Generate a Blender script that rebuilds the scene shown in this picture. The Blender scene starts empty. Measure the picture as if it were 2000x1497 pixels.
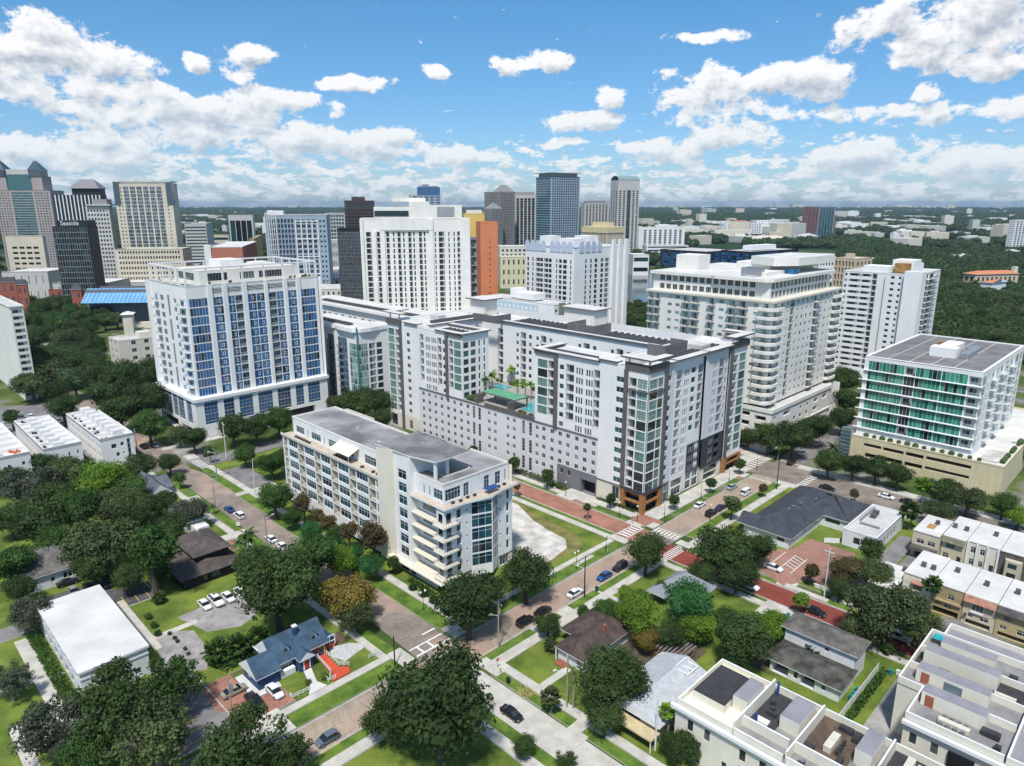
import bpy,math,random
from mathutils import Vector,Matrix
R = random.Random(7)
scene = bpy.context.scene
col = scene.collection
# ------------------------------------------------------------------ camera
F,CX,CY,HC = 1370.0,1000.0,748.5,88.0
PITCH = math.atan(349 / 1370.)
S2 = math.sqrt(.5)
cd = bpy.data.cameras.new('camera'); cam = bpy.data.objects.new('camera',cd); col.objects.link(cam)
cd.sensor_fit = 'HORIZONTAL'; cd.sensor_width = 36; cd.lens = 36 * F / 2000
cd.clip_start = 1; cd.clip_end = 90000
cam.location = (0,0,HC); cam.rotation_euler = (math.pi / 2 - PITCH,0,0)
scene.camera = cam
# ------------------------------------------------------------------ light
SUN_EL,SUN_AZ = math.radians(60),math.radians(191)      # azimuth clockwise from +Y
world = bpy.data.worlds.new('World'); scene.world = world; world.use_nodes = True
sd = bpy.data.lights.new('sun','SUN'); sd.energy = 4.9; sd.angle = math.radians(5); sd.color = (1,.96,.90)
sun = bpy.data.objects.new('sun',sd); col.objects.link(sun)
sv = Vector((math.sin(SUN_AZ) * math.cos(SUN_EL),math.cos(SUN_AZ) * math.cos(SUN_EL),math.sin(SUN_EL)))
sun.rotation_euler = sv.to_track_quat('Z','Y').to_euler(); sun.location = (0,0,400)
scene.view_settings.view_transform = 'Standard'; scene.view_settings.look = 'None'
scene.view_settings.exposure = 0.0; scene.view_settings.gamma = 1; scene.view_settings.use_curve_mapping = False
SKY_K = 0.088
HAZE = 5e-5

# pixel of the 2000 px photograph -> azimuth / elevation and -> place on a horizontal plane
def ray(px,py):
    x = px - CX; y = py - CY; cp,sp = math.cos(PITCH),math.sin(PITCH)
    return (x,F * cp - y * sp,-(F * sp + y * cp))
def at(px,py,z=0):
    d = ray(px,py); t = (z - HC) / d[2]; return (d[0] * t,d[1] * t)
def azel(px,py):
    d = ray(px,py); return (math.atan2(d[0],d[1]),math.atan2(d[2],math.hypot(d[0],d[1])))
def W(u,v): return ((u - v) * S2,(u + v) * S2)
def UV(x,y): return ((x + y) * S2,(y - x) * S2)
def atuv(px,py,z=0): return UV(*at(px,py,z))
def ppm(x,y,z):                                            # photo pixels per metre at a place
    return F / max(1.,y * math.cos(PITCH) - (z - HC) * math.sin(PITCH))

class NT:
    def __init__(s,nt): s.nt = nt; s.nt.nodes.clear()
    def n(s,t,**k):
        nd = s.nt.nodes.new(t)
        for a,b in k.items():
            if a == 'inp':
                for i,val in b.items():
                    if isinstance(val,bpy.types.NodeSocket): s.nt.links.new(val,nd.inputs[i])
                    else: nd.inputs[i].default_value = val
            else: setattr(nd,a,b)
        return nd
    def m(s,op,a,b=0.,c=None,clamp=False):
        i = {0: a,1: b}
        if c is not None: i[2] = c
        return s.n('ShaderNodeMath',operation=op,use_clamp=clamp,inp=i).outputs[0]
    def vm(s,op,a,b=(0,0,0),out=0):
        return s.n('ShaderNodeVectorMath',operation=op,inp={0: a,1: b}).outputs[out]
    def noise(s,vec,scale,detail=4,rough=.55,dist=0.,dim='3D'):
        return s.n('ShaderNodeTexNoise',noise_dimensions=dim,inp={'Vector': vec,'Scale': scale,'Detail': detail,'Roughness': rough,'Distortion': dist}).outputs['Fac']
    def ramp(s,fac,stops,interp='LINEAR'):
        r = s.n('ShaderNodeValToRGB'); e = r.color_ramp.elements; r.color_ramp.interpolation = interp
        while len(e) < len(stops): e.new(.5)
        for q,(p,c) in zip(e,stops):
            q.position = p; q.color = (c[0],c[1],c[2],1) if not isinstance(c,(int,float)) else (c,c,c,1)
        s.nt.links.new(fac,r.inputs[0]); return r.outputs[0]
    def mix(s,f,a,b,mode='MIX'):
        nd = s.n('ShaderNodeMix',data_type='RGBA',blend_type=mode)
        for i,val in ((0,f),(6,a),(7,b)):
            if isinstance(val,bpy.types.NodeSocket): s.nt.links.new(val,nd.inputs[i])
            elif i == 0: nd.inputs[0].default_value = val
            else: nd.inputs[i].default_value = (*val[:3],1)
        return nd.outputs[2]
    def link(s,a,b): s.nt.links.new(a,b)

# ------------------------------------------------------------------ sky with cumulus clouds
# clouds as in the photograph: (x, y, half width, half height, weight)
CL = [(70,105,100,42,1),(200,190,90,34,1),(315,215,105,38,1),(430,245,110,38,1.),(545,205,85,26,1),(545,278,70,32,1),
      (485,125,42,26,1),(380,127,18,13,.8),(690,163,52,14,.9),(265,272,66,15,.7),(715,285,95,30,.9),
      (900,308,66,15,.8),(1055,123,62,19,1),(845,143,20,9,.7),(1125,240,80,24,1),(1195,190,22,13,.7),(1080,280,55,9,.8),
      (1400,185,88,48,1),(1545,158,92,28,1),(1300,292,80,19,.95),(1455,265,70,21,.95),(1815,172,23,13,.8),
      (1900,40,130,58,1.15),(1975,130,50,18,1),(1880,215,140,14,.4),(1700,312,90,26,.95),(1930,315,110,26,1),
      (110,300,110,24,.9),(1380,76,50,9,.6)]
def build_world():
    N = NT(world.node_tree)
    def group(fine):
      gr = bpy.data.node_groups.new('cloud_density','ShaderNodeTree')
      gr.interface.new_socket('P',in_out='INPUT',socket_type='NodeSocketVector')
      gr.interface.new_socket('D',in_out='OUTPUT',socket_type='NodeSocketFloat')
      G = NT(gr); gi = G.n('NodeGroupInput'); go = G.n('NodeGroupOutput')
      p = gi.outputs[0]
      w = G.n('ShaderNodeTexNoise',noise_dimensions='2D',inp={'Vector': p,'Scale': 16.,'Detail': 2.,'Roughness': .5}).outputs['Color']
      pw = G.vm('ADD',p,G.vm('MULTIPLY',G.vm('SUBTRACT',w,(.5,.5,.5)),(.03,.024,0)))
      f = None
      for (x,y,rx,ry,wt) in CL:
          a,e = azel(x,y); ia = 1370 * math.cos(a) ** 2 / (rx * 1.15); ie = 1370 * 1.02 / (ry * 1.12)
          ia *= math.sqrt(wt); ie *= math.sqrt(wt)
          q = G.n('ShaderNodeVectorMath',operation='MULTIPLY_ADD',inp={0: pw,1: (ia,ie,0),2: (-a * ia,-e * ie,1 - wt if wt < 1 else 0)}).outputs[0]
          s = G.vm('DOT_PRODUCT',q,q,out=1)
          f = s if f is None else (G.n('ShaderNodeMath',operation='SMOOTH_MIN',inp={0: f,1: s,2: .35}).outputs[0] if fine else G.m('MINIMUM',f,s))
      f = G.m('MAXIMUM',G.m('SUBTRACT',1.,f),-2.6)
      sc = G.vm('MULTIPLY',p,(1,1.5,1))
      n1 = G.noise(sc,19.,8. if fine else 3.,.66,.15,'2D')
      nn = G.m('MULTIPLY',G.m('SUBTRACT',n1,.5),4.3)
      d1 = G.m('ADD',f,nn)
      # many small, flattened cumuli towards the horizon and scattered ones overhead
      sep = G.n('ShaderNodeSeparateXYZ',inp={0: p}); e = sep.outputs[1]
      hz = G.vm('MULTIPLY',p,(1,2.6,1))
      h1 = G.noise(hz,31.,7. if fine else 3.,.66,.15,'2D')
      band = G.n('ShaderNodeMapRange',interpolation_type='SMOOTHSTEP',inp={0: e,1: .125,2: .03,3: -.95,4: .34}).outputs[0]
      d2 = G.m('ADD',G.m('MULTIPLY',G.m('SUBTRACT',h1,.5),4.6),band)
      up = G.n('ShaderNodeMapRange',interpolation_type='SMOOTHSTEP',inp={0: e,1: .34,2: .55,3: -2.2,4: -.15}).outputs[0]
      d3 = G.m('ADD',G.m('MULTIPLY',G.m('SUBTRACT',G.noise(G.vm('MULTIPLY',p,(.6,1,1)),5.,4.,.6,0.,'2D'),.5),5.),up)
      G.link(G.m('MAXIMUM',G.m('MAXIMUM',d1,d2),d3),go.inputs[0])
      return gr
    gf = group(True); gc = group(False)

    tc = N.n('ShaderNodeTexCoord').outputs['Generated']
    sx = N.n('ShaderNodeSeparateXYZ',inp={0: tc})
    az = N.m('ARCTAN2',sx.outputs[0],sx.outputs[1]); el = N.m('ARCSINE',sx.outputs[2])
    P = N.n('ShaderNodeCombineXYZ',inp={0: az,1: el,2: 0.}).outputs[0]
    def dens(vec,gr):
        g = N.n('ShaderNodeGroup'); g.node_tree = gr; N.link(vec,g.inputs[0]); return g.outputs[0]
    d0 = dens(P,gf); da = dens(N.vm('ADD',P,(-.006,.013,0)),gc)
    cover = N.n('ShaderNodeMapRange',interpolation_type='SMOOTHSTEP',inp={0: d0,1: -.05,2: .5}).outputs[0]
    shade = N.n('ShaderNodeMapRange',inp={0: N.m('SUBTRACT',N.m('MINIMUM',da,2.2),N.m('MULTIPLY',N.m('MINIMUM',d0,2.2),.55)),1: -.2,2: 1.25}).outputs[0]
    low = N.n('ShaderNodeMapRange',inp={0: el,1: .0,2: .16}).outputs[0]
    lit = N.mix(low,(.80,.87,.92),(1.02,1.02,1.02)); drk = N.mix(low,(.52,.66,.78),(.47,.53,.62))
    ccol = N.mix(shade,lit,drk)
    sky = N.n('ShaderNodeTexSky',sky_type='NISHITA',sun_disc=False,sun_elevation=SUN_EL,sun_rotation=SUN_AZ,altitude=0,air_density=1.0,dust_density=.35,ozone_density=2.2)
    skyc = N.n('ShaderNodeVectorMath',operation='SCALE',inp={0: sky.outputs[0],3: SKY_K}).outputs[0]
    skyc = N.vm('MULTIPLY',skyc,N.mix(N.n('ShaderNodeMapRange',inp={0: el,1: 0.,2: .24}).outputs[0],(.82,1.04,1.45),(.66,1.22,1.52)))
    up = N.n('ShaderNodeMapRange',inp={0: el,1: -.02,2: .0}).outputs[0]
    cov = N.m('MULTIPLY',N.m('MULTIPLY',cover,.97),up)
    c = N.mix(cov,skyc,ccol)
    c = N.mix(N.n('ShaderNodeMapRange',inp={0: el,1: 0.,2: -.03}).outputs[0],c,(.20,.30,.36))
    bg = N.n('ShaderNodeBackground',inp={'Color': c,'Strength': 1.0})
    N.link(bg.outputs[0],N.n('ShaderNodeOutputWorld').inputs[0])
build_world()
world.cycles.sampling_method = 'MANUAL'; world.cycles.sample_map_resolution = 1024

# ------------------------------------------------------------------ materials
MATS = {}
def mat(name,c,rough=.8,var=.12,sc=.5,c2=None,fine=0.,metal=0.,streak=0.,spec=.3,bump=0.,bsc=8.):
    if name in MATS: return MATS[name]
    m = bpy.data.materials.new(name); m.use_nodes = True; N = NT(m.node_tree)
    pos = N.n('ShaderNodeNewGeometry').outputs['Position']
    n = N.noise(pos,sc,5.,.6)
    lo = tuple(x * (1 - var) for x in c); hi = tuple(min(1,x * (1 + var)) for x in c)
    if c2: hi = c2
    co = N.ramp(n,[(.36,lo),(.64,hi)])
    if fine:
        co = N.mix(fine,co,N.ramp(N.noise(pos,3.5,6.,.7),[(.3,.25),(.7,1.)]),'MULTIPLY')
    if streak:
        st = N.noise(N.vm('MULTIPLY',pos,(1.6,1.6,.12)),1.,4.,.6)
        co = N.mix(streak,co,N.ramp(st,[(.4,.55),(.62,1.)]),'MULTIPLY')
    b = N.n('ShaderNodeBsdfPrincipled',inp={'Base Color': co,'Roughness': rough,'Metallic': metal,'Specular IOR Level': spec})
    if bump:
        bp = N.n('ShaderNodeBump',inp={'Strength': bump,'Distance': .3,'Height': N.noise(pos,bsc,4.,.6)}); N.link(bp.outputs[0],b.inputs['Normal'])
    N.link(b.outputs[0],N.n('ShaderNodeOutputMaterial').inputs[0])
    MATS[name] = m; return m
def glass(name,stops,rough=.06,metal=.0,spec=.9,fr=None):
    """window glass: each pane's own tone (blinds open, half drawn, shut) by a random number per pane"""
    if name in MATS: return MATS[name]
    m = bpy.data.materials.new(name); m.use_nodes = True; N = NT(m.node_tree)
    g = N.n('ShaderNodeNewGeometry'); oi = N.n('ShaderNodeObjectInfo')
    r = N.m('FRACT',N.m('ADD',N.m('MULTIPLY',g.outputs['Random Per Island'],7.31),N.m('MULTIPLY',oi.outputs['Random'],13.7)))
    co = N.ramp(r,stops,'CONSTANT')
    pos = g.outputs['Position']
    co = N.mix(.55,co,N.ramp(N.noise(N.vm('MULTIPLY',pos,(1,1,.7)),.55,3.,.6),[(.35,.45),(.65,1.)]),'MULTIPLY')
    b = N.n('ShaderNodeBsdfPrincipled',inp={'Base Color': co,'Roughness': rough,'Metallic': metal,'Specular IOR Level': spec})
    bp = N.n('ShaderNodeBump',inp={'Strength': .05,'Distance': .3,'Height': N.noise(pos,.35,2.,.5)}); N.link(bp.outputs[0],b.inputs['Normal'])
    N.link(b.outputs[0],N.n('ShaderNodeOutputMaterial').inputs[0])
    MATS[name] = m; return m
def brickmat(name,c1,c2,mortar,scale=1.,rough=.85,rot=math.pi / 4,bw=.9,bh=.42,patch=None):
    if name in MATS: return MATS[name]
    m = bpy.data.materials.new(name); m.use_nodes = True; N = NT(m.node_tree)
    pos = N.n('ShaderNodeNewGeometry').outputs['Position']
    v = N.n('ShaderNodeVectorRotate',rotation_type='Z_AXIS',inp={'Vector': pos,'Angle': rot}).outputs[0]
    b = N.n('ShaderNodeTexBrick',inp={'Vector': v,'Color1': (*c1,1),'Color2': (*c2,1),'Mortar': (*mortar,1),'Scale': scale,'Mortar Size': .035,'Brick Width': bw,'Row Height': bh})
    co = b.outputs[0]
    co = N.mix(.75,co,N.ramp(N.noise(pos,.11,6.,.65),[(.32,.55),(.68,1.15)]),'MULTIPLY')
    co = N.mix(.5,co,N.ramp(N.noise(pos,1.7,5.,.7),[(.3,.5),(.7,1.15)]),'MULTIPLY')
    if patch: co = N.mix(N.ramp(N.noise(pos,.055,3.,.5),[(.5,0.),(.62,.8)]),co,patch)
    bs = N.n('ShaderNodeBsdfPrincipled',inp={'Base Color': co,'Roughness': rough,'Specular IOR Level': .2})
    N.link(bs.outputs[0],N.n('ShaderNodeOutputMaterial').inputs[0])
    MATS[name] = m; return m

# ------------------------------------------------------------------ mesh builder
class MB:
    def __init__(s): s.v = []; s.f = []; s.mi = []
    def quad(s,a,b,c,d,m=0):
        i = len(s.v); s.v += [a,b,c,d]; s.f.append((i,i + 1,i + 2,i + 3)); s.mi.append(m)
    def poly(s,pts,m=0):
        i = len(s.v); s.v += pts; s.f.append(tuple(range(i,i + len(pts)))); s.mi.append(m)
    def box(s,x0,x1,y0,y1,z0,z1,m=0,mt=None,bottom=True):
        i = len(s.v)
        s.v += [(x0,y0,z0),(x1,y0,z0),(x1,y1,z0),(x0,y1,z0),(x0,y0,z1),(x1,y0,z1),(x1,y1,z1),(x0,y1,z1)]
        fs = [(0,1,5,4),(1,2,6,5),(2,3,7,6),(3,0,4,7),(4,5,6,7)]
        if bottom: fs.append((3,2,1,0))
        for k,f in enumerate(fs):
            s.f.append(tuple(i + q for q in f)); s.mi.append(mt if (k == 4 and mt is not None) else m)
    def prism(s,pts,z0,z1,m=0,mt=None,bottom=False):
        """pts counter-clockwise from above"""
        n = len(pts); i = len(s.v)
        s.v += [(p[0],p[1],z0) for p in pts] + [(p[0],p[1],z1) for p in pts]
        for k in range(n):
            j = (k + 1) % n; s.f.append((i + k,i + j,i + n + j,i + n + k)); s.mi.append(m)
        s.f.append(tuple(i + n + k for k in range(n))); s.mi.append(m if mt is None else mt)
        if bottom: s.f.append(tuple(i + n - 1 - k for k in range(n))); s.mi.append(m)
    def tube(s,a,b,r0,r1=None,n=6,m=0,cap=True):
        r1 = r0 if r1 is None else r1; a = Vector(a); b = Vector(b); d = (b - a).normalized()
        x = d.orthogonal().normalized(); y = d.cross(x); i = len(s.v)
        for q,r in ((a,r0),(b,r1)):
            for k in range(n):
                t = 2 * math.pi * k / n; s.v.append(tuple(q + x * (r * math.cos(t)) + y * (r * math.sin(t))))
        for k in range(n):
            j = (k + 1) % n; s.f.append((i + k,i + j,i + n + j,i + n + k)); s.mi.append(m)
        if cap:
            s.f.append(tuple(i + n - 1 - k for k in range(n))); s.mi.append(m)
            s.f.append(tuple(i + n + k for k in range(n))); s.mi.append(m)
    def ball(s,c,r,seg=8,rings=5,m=0,sz=1.):
        i = len(s.v)
        for a in range(rings + 1):
            t = math.pi * a / rings
            for b in range(seg):
                p = 2 * math.pi * b / seg
                s.v.append((c[0] + r * math.sin(t) * math.cos(p),c[1] + r * math.sin(t) * math.sin(p),c[2] + sz * r * math.cos(t)))
        for a in range(rings):
            for b in range(seg):
                q = (b + 1) % seg; s.f.append((i + a * seg + b,i + (a + 1) * seg + b,i + (a + 1) * seg + q,i + a * seg + q)); s.mi.append(m)
    def mesh(s,name,mats):
        me = bpy.data.meshes.new(name); me.from_pydata(s.v,[],s.f)
        for q in mats: me.materials.append(q)
        if len(mats) > 1: me.polygons.foreach_set('material_index',s.mi)
        me.update(); return me
    def build(s,name,mats,parent=None,loc=None,rz=0):
        if not isinstance(mats,(list,tuple)): mats = [mats]
        o = bpy.data.objects.new(name,s.mesh(name,mats)); col.objects.link(o)
        if parent: o.parent = parent
        if loc: o.location = loc
        if rz: o.rotation_euler.z = rz
        return o
def tag(o,label=None,cat=None,group=None,kind=None):
    if label: o['label'] = label
    if cat: o['category'] = cat
    if group: o['group'] = group
    if kind: o['kind'] = kind
    return o
def thing(name,label,cat,u,v,z=0,rz=math.pi / 4,group=None,xy=None):
    o = bpy.data.objects.new(name,None); col.objects.link(o); o.empty_display_size = .5
    x,y = xy if xy else W(u,v)
    o.location = (x,y,z); o.rotation_euler.z = rz
    return tag(o,label,cat,group)
def copy_thing(root,loc,rz,label=None,group=None,cat=None,matmap=None,scale=None):
    r = root.copy(); col.objects.link(r); r.location = loc; r.rotation_euler.z = rz
    if scale: r.scale = (scale,scale,scale) if isinstance(scale,(int,float)) else scale
    if label: r['label'] = label
    if group: r['group'] = group
    if cat: r['category'] = cat
    for ch in root.children:
        c = ch.copy(); col.objects.link(c); c.parent = r
        for g in ch.children:
            q = g.copy(); col.objects.link(q); q.parent = c
    return r
Q = math.pi / 4
# ------------------------------------------------------------------ base colours of the ground
M_conc = mat('concrete_pavement',(.50,.48,.43),.85,.14,.35,fine=.25)
M_concd = mat('old_concrete',(.36,.35,.33),.85,.18,.3,fine=.4)
M_kerb = mat('kerb',(.56,.54,.49),.8,.12,.8)
M_asph = mat('asphalt',(.095,.093,.095),.9,.3,.25,fine=.3)
M_asphl = mat('worn_asphalt',(.22,.21,.21),.9,.2,.2,fine=.4)
M_grass = mat('lawn',(.10,.165,.022),.95,.3,.12,c2=(.19,.25,.038),fine=.4)
M_grassd = mat('lush_lawn',(.075,.16,.018),.95,.25,.3,c2=(.15,.23,.032),fine=.35)
M_dry = mat('dry_grass',(.16,.17,.045),.95,.3,.25,c2=(.26,.23,.08),fine=.4)
M_gravel = mat('gravel',(.56,.53,.49),.95,.2,.25,c2=(.72,.69,.64),fine=.45)
M_mulch = mat('mulch',(.13,.09,.065),.95,.3,1.2,fine=.5)
M_white = mat('road_paint',(.72,.72,.69),.7,.15,2.,fine=.3)
M_yellow = mat('yellow_paint',(.62,.42,.06),.7,.15,2.)
M_bt = brickmat('tan_brick_road',(.45,.36,.27),(.36,.285,.215),(.31,.275,.225),1.,patch=(.35,.235,.185))
M_bd = brickmat('grey_brick_road',(.33,.27,.225),(.26,.215,.185),(.24,.215,.19),1.,patch=(.38,.27,.21))
M_br = brickmat('red_brick_road',(.30,.065,.045),(.24,.055,.04),(.19,.08,.06),1.)
M_bp = brickmat('red_brick_paving',(.42,.19,.13),(.34,.155,.115),(.30,.19,.15),1.)
M_bm = brickmat('pink_brick_lot',(.40,.205,.15),(.33,.17,.13),(.30,.21,.175),1.)

SE = [0.]
def sheet(name,mats,rects,z,polys=(),kind='structure',parent=None):
    """flush flat sheets in street-grid coordinates (u along the cross street, v along the avenue)"""
    m = MB()
    for r in rects: SE[0] += .0013; q = z + SE[0] % .025; m.quad((r[0],r[2],q),(r[1],r[2],q),(r[1],r[3],q),(r[0],r[3],q))
    for p in polys:
        SE[0] += .0013; a = sum(x * y2 - x2 * y for (x,y),(x2,y2) in zip(p,p[1:] + p[:1]))
        m.poly([(a_,b_,z + SE[0] % .025) for a_,b_ in (p if a > 0 else p[::-1])])
    return tag(m.build(name,mats,rz=Q),kind=kind)
EPS = [0.]
def raised(name,mt,ms,rects,z0,z1,polys=()):
    m = MB()
    for r in rects: EPS[0] += .0012; m.box(r[0],r[1],r[2],r[3],z0,z1 + EPS[0] % .09,0,1,bottom=False)
    for p in polys:
        EPS[0] += .0012; a = sum(x * y2 - x2 * y for (x,y),(x2,y2) in zip(p,p[1:] + p[:1]))
        m.prism(p if a > 0 else p[::-1],z0,z1 + EPS[0] % .09,0,1)
    return tag(m.build(name,[ms,mt],rz=Q),kind='structure')

# big ground, finer near by so that sheets a few centimetres above it never flicker
def big_ground():
    m = MB(); s = 60
    for i in range(-12,14):
        for j in range(-3,20): m.quad((i * s,j * s,0),(i * s + s,j * s,0),(i * s + s,j * s + s,0),(i * s,j * s + s,0),0)
    for (x0,x1,y0,y1) in [(-720,840,1200,6000),(-9000,-720,-180,6000),(840,9000,-180,6000),(-9000,9000,-3000,-180)]:
        n = 8
        for i in range(n):
            for j in range(n):
                a,b = x0 + (x1 - x0) * i / n,x0 + (x1 - x0) * (i + 1) / n; c,d = y0 + (y1 - y0) * j / n,y0 + (y1 - y0) * (j + 1) / n
                m.quad((a,c,0),(b,c,0),(b,d,0),(a,d,0),0)
    # the far plain falls away with the curve of the earth
    ys = [6000,8000,10000,12500,15000,18000,22000,26000,30000]
    for a,b in zip(ys,ys[1:]):
        for k in range(-12,12):
            w = 2600
            z = lambda q: -max(0,(q - 6000)) ** 2 / 2 / 8.2e6 * .5
            m.quad((k * w,a,z(a)),(k * w + w,a,z(a)),(k * w + w,b,z(b)),(k * w,b,z(b)),0)
    g = bpy.data.materials.new('ground_cover'); g.use_nodes = True; N = NT(g.node_tree)
    pos = N.n('ShaderNodeNewGeometry').outputs['Position']
    near = N.ramp(N.noise(pos,.035,5.,.6),[(.40,(.05,.085,.022)),(.52,(.09,.12,.035)),(.60,(.19,.18,.165)),(.68,(.30,.29,.27))])
    far = N.ramp(N.noise(pos,.004,8.,.68),[(.38,(.016,.034,.016)),(.52,(.030,.055,.022)),(.60,(.09,.115,.05)),(.67,(.36,.35,.32))])
    y = N.n('ShaderNodeSeparateXYZ',inp={0: pos}).outputs[1]
    f = N.n('ShaderNodeMapRange',inp={0: y,1: 500,2: 1500}).outputs[0]
    co = N.mix(f,near,far)
    b = N.n('ShaderNodeBsdfPrincipled',inp={'Base Color': co,'Roughness': .95,'Specular IOR Level': .05})
    N.link(b.outputs[0],N.n('ShaderNodeOutputMaterial').inputs[0])
    tag(m.build('ground',g),kind='structure')
big_ground()

ZR = .03
sheet('brick_street',M_bt,[(-60,73,91,99),(82,143,91,99),(153.5,214.5,91,99)],ZR)
sheet('street_crossing',M_bd,[(73,82,91,99),(143,153.5,91,99)],ZR)
sheet('brick_avenue',M_bd,[],ZR,[[(73,99),(82,99),(82.6,130),(82.8,184),(83.6,230),(82,238),(83.5,253),(84.2,262),(84,420),(76,420),(75.5,255),(75.2,228),(74.6,181),(75.4,148)]])
sheet('concrete_street',M_conc,[(73,79.6,-60,91)],ZR)
sheet('red_brick_street',M_br,[(143,151,-40,91)],ZR)
sheet('side_street',M_bp,[(145.3,153.6,99,236)],ZR)
sheet('boulevard',mat('brown_road',(.23,.195,.165),.9,.25,.2,fine=.35),[(214.5,229,-200,236),(229,236,91,99),(214.5,229,246,500)],ZR)
sheet('cross_street',M_asphl,[(84,330,237,246)],ZR)
sheet('rear_street',M_asphl,[(-90,76,362,372),(84,420,362,372)],ZR)
sheet('far_street',M_asphl,[(236,480,91,100)],ZR)
# concrete gutters beside the kerbs
sheet('gutter',mat('gutter',(.36,.34,.31),.85,.15,.6),[(83,143,98.5,98.95),(83,143,91.05,91.5),(154,214,98.5,98.95),(154,214,91.05,91.5),(-60,72,98.5,98.95),(-60,72,91.05,91.5),
       (145.35,145.8,104,236),(153.1,153.55,104,236),(143.05,143.5,-40,86),(150.5,150.95,-40,86)],ZR + .03)
# crosswalks: stripes of paint
cw = MB()
def stripe(u0,u1,v0,v1): cw.quad((u0,v0,.085),(u1,v0,.085),(u1,v1,.085),(u0,v1,.085))
for k in range(6): stripe(146.0 + k * 1.35,146.7 + k * 1.35,101.7,104.4)
stripe(145.5,153.6,101.2,101.5); stripe(145.5,153.6,104.6,104.9)
for k in range(7): stripe(153.9,156.4,91.6 + k * 1.1,92.1 + k * 1.1)
stripe(153.3,153.6,91.2,99); stripe(156.7,157.0,91.2,99)
for k in range(10): stripe(143.3 + k * .86,143.7 + k * .86,86.2,89.2)
for k in range(8): stripe(84.5,87.6,234.9 + k * 1.35,235.5 + k * 1.35)
stripe(73.4,82,100.1,100.6); stripe(73.4,82,102.7,103.1); stripe(75.0,75.5,100.6,102.7); stripe(77.6,78.1,100.6,102.7)
stripe(78.6,82,105.2,105.7); stripe(74.2,74.7,85,91)
for k in range(6): stripe(215.2 + k * 1.9,216.0 + k * 1.9,82.2,84.8)
for k in range(7): stripe(216.0 + k * 2,216.8 + k * 2,101.4,104.4)
stripe(210.4,210.9,91.4,98.6); stripe(232.6,233.1,91.2,98.6)
tag(cw.build('crosswalk_markings',M_white,rz=Q),kind='structure')
pm = MB()
def st2(u0,u1,v0,v1): pm.quad((u0,v0,.09),(u1,v0,.09),(u1,v1,.09),(u0,v1,.09))
st2(71.9,72.05,-10,84); st2(-60,50,90.8,90.95)
tag(pm.build('yellow_kerb_line',M_yellow,rz=Q),kind='structure')

# kerbed blocks: grass verges, pavements, paths (each a real step above the road)
G = M_grass; K = M_kerb
raised('grass_verge',M_grassd,K,[(46.5,71.8,99.2,103.2),(69.3,71.6,105.3,150),(71.6,74.4,152,176),(72.0,74.5,180,210),(71.9,74.6,213,217.2),(71.9,74.6,218.2,230),
        (82.4,86.2,99.2,180),(83.4,86.4,206,224),(84.2,87.0,226,233.5),(83.2,86.2,182,203),(84,141,99.2,102.4),(143.6,145.2,106,140),(143.6,145.2,142,234),
        (153.8,155.0,108,120),(153.8,155.0,135.5,220),(82,96,88.9,90.8),(98.5,104.6,88.9,90.8),(108.6,118,88.9,90.8),(118.8,141.5,88.9,90.8),
        (80.0,82.2,66,85.6),(80.0,82.2,30,63.5),(158,212.4,88.2,90.8),(151.2,152.8,62,82),(151.2,153.3,30,50),(141.6,142.8,64,84),
        (70.6,72.8,-20,85),(-60,70,88.9,90.8),(213.3,214.3,40,72),(167,177,99.2,101.3),(184.5,192.8,99.2,101.3),(197.5,207,99.2,101.3)],0,.13)
raised('pavement',M_conc,K,[(44,69.2,103.3,105.0),(67.6,69.2,105.0,150),(69.8,71.5,150,236),(86.4,88.3,102.6,236),(82.6,141.5,102.6,104.1),(141.6,143.5,104.2,236),
        (157.0,160.8,107.5,134),(155.2,157.2,120,236),(160.9,218,101.5,106.8),(80.5,142,86.3,88.7),(82.4,84.3,-30,86.3),(153,213,85.4,87.8),(212.5,214.2,30,87.8),(153.4,154.8,-20,50),
        (151.3,152.9,50,60),(139.6,141.5,20,86.2),(68.2,70.4,-40,84),(-60,72,86.3,88.7),(229.3,235,101,236),(229.3,233,-60,91),(84.5,88.3,246.3,252),(82,96,263,266),(91,150,262.5,265.5),
        (218.5,235,104.5,110)],0,.245)
raised('street_corner_paving',M_conc,K,[(142.2,144.8,99.6,105.2),(155.2,158.6,99.3,101.6),(152.9,155,102.6,107.4),(152.0,154.6,86.0,90.2),(139.5,142.8,86.5,90.3),(80.3,83,84.5,90.3),(82.8,86,99.4,104),(69.4,72.6,99.6,105),(211.2,214.2,83.8,90.4),(208.2,212.5,99.5,102.2)],0,.15)
# driveways (flush ramps across verge and pavement)
raised('driveway',M_conc,K,[(39.2,46.4,99.2,106.2),(104.6,108.5,88.8,90.9),(96.2,98.4,88.8,90.9),(82.9,96,203.4,205.7),(71.5,74.4,210.2,213),(62,74.3,176.4,180),(76,80.4,62,66),(124,131,101,102),(80.0,84.4,63.6,66),
       (158,161.5,124,131),(153.8,158,128,134.5),(151.2,155,58,62),(136.5,143,51.5,60),(156,159,43.5,50.5),(118.1,118.7,86.5,91)],0,.145)
raised('brick_driveway',M_bp,K,[(153.9,157,120.6,128),(38.5,49.7,106.0,112.4),(38.5,44.4,112.4,121.5),(63.6,69.7,170,176)],0,.148)
raised('brick_plaza',M_bp,K,[(154.3,161,101.7,107.4),(161,164,101.7,107.4),(156.0,161,99.6,101.6),(206,209,99.6,101.4)],0,.155)
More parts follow.
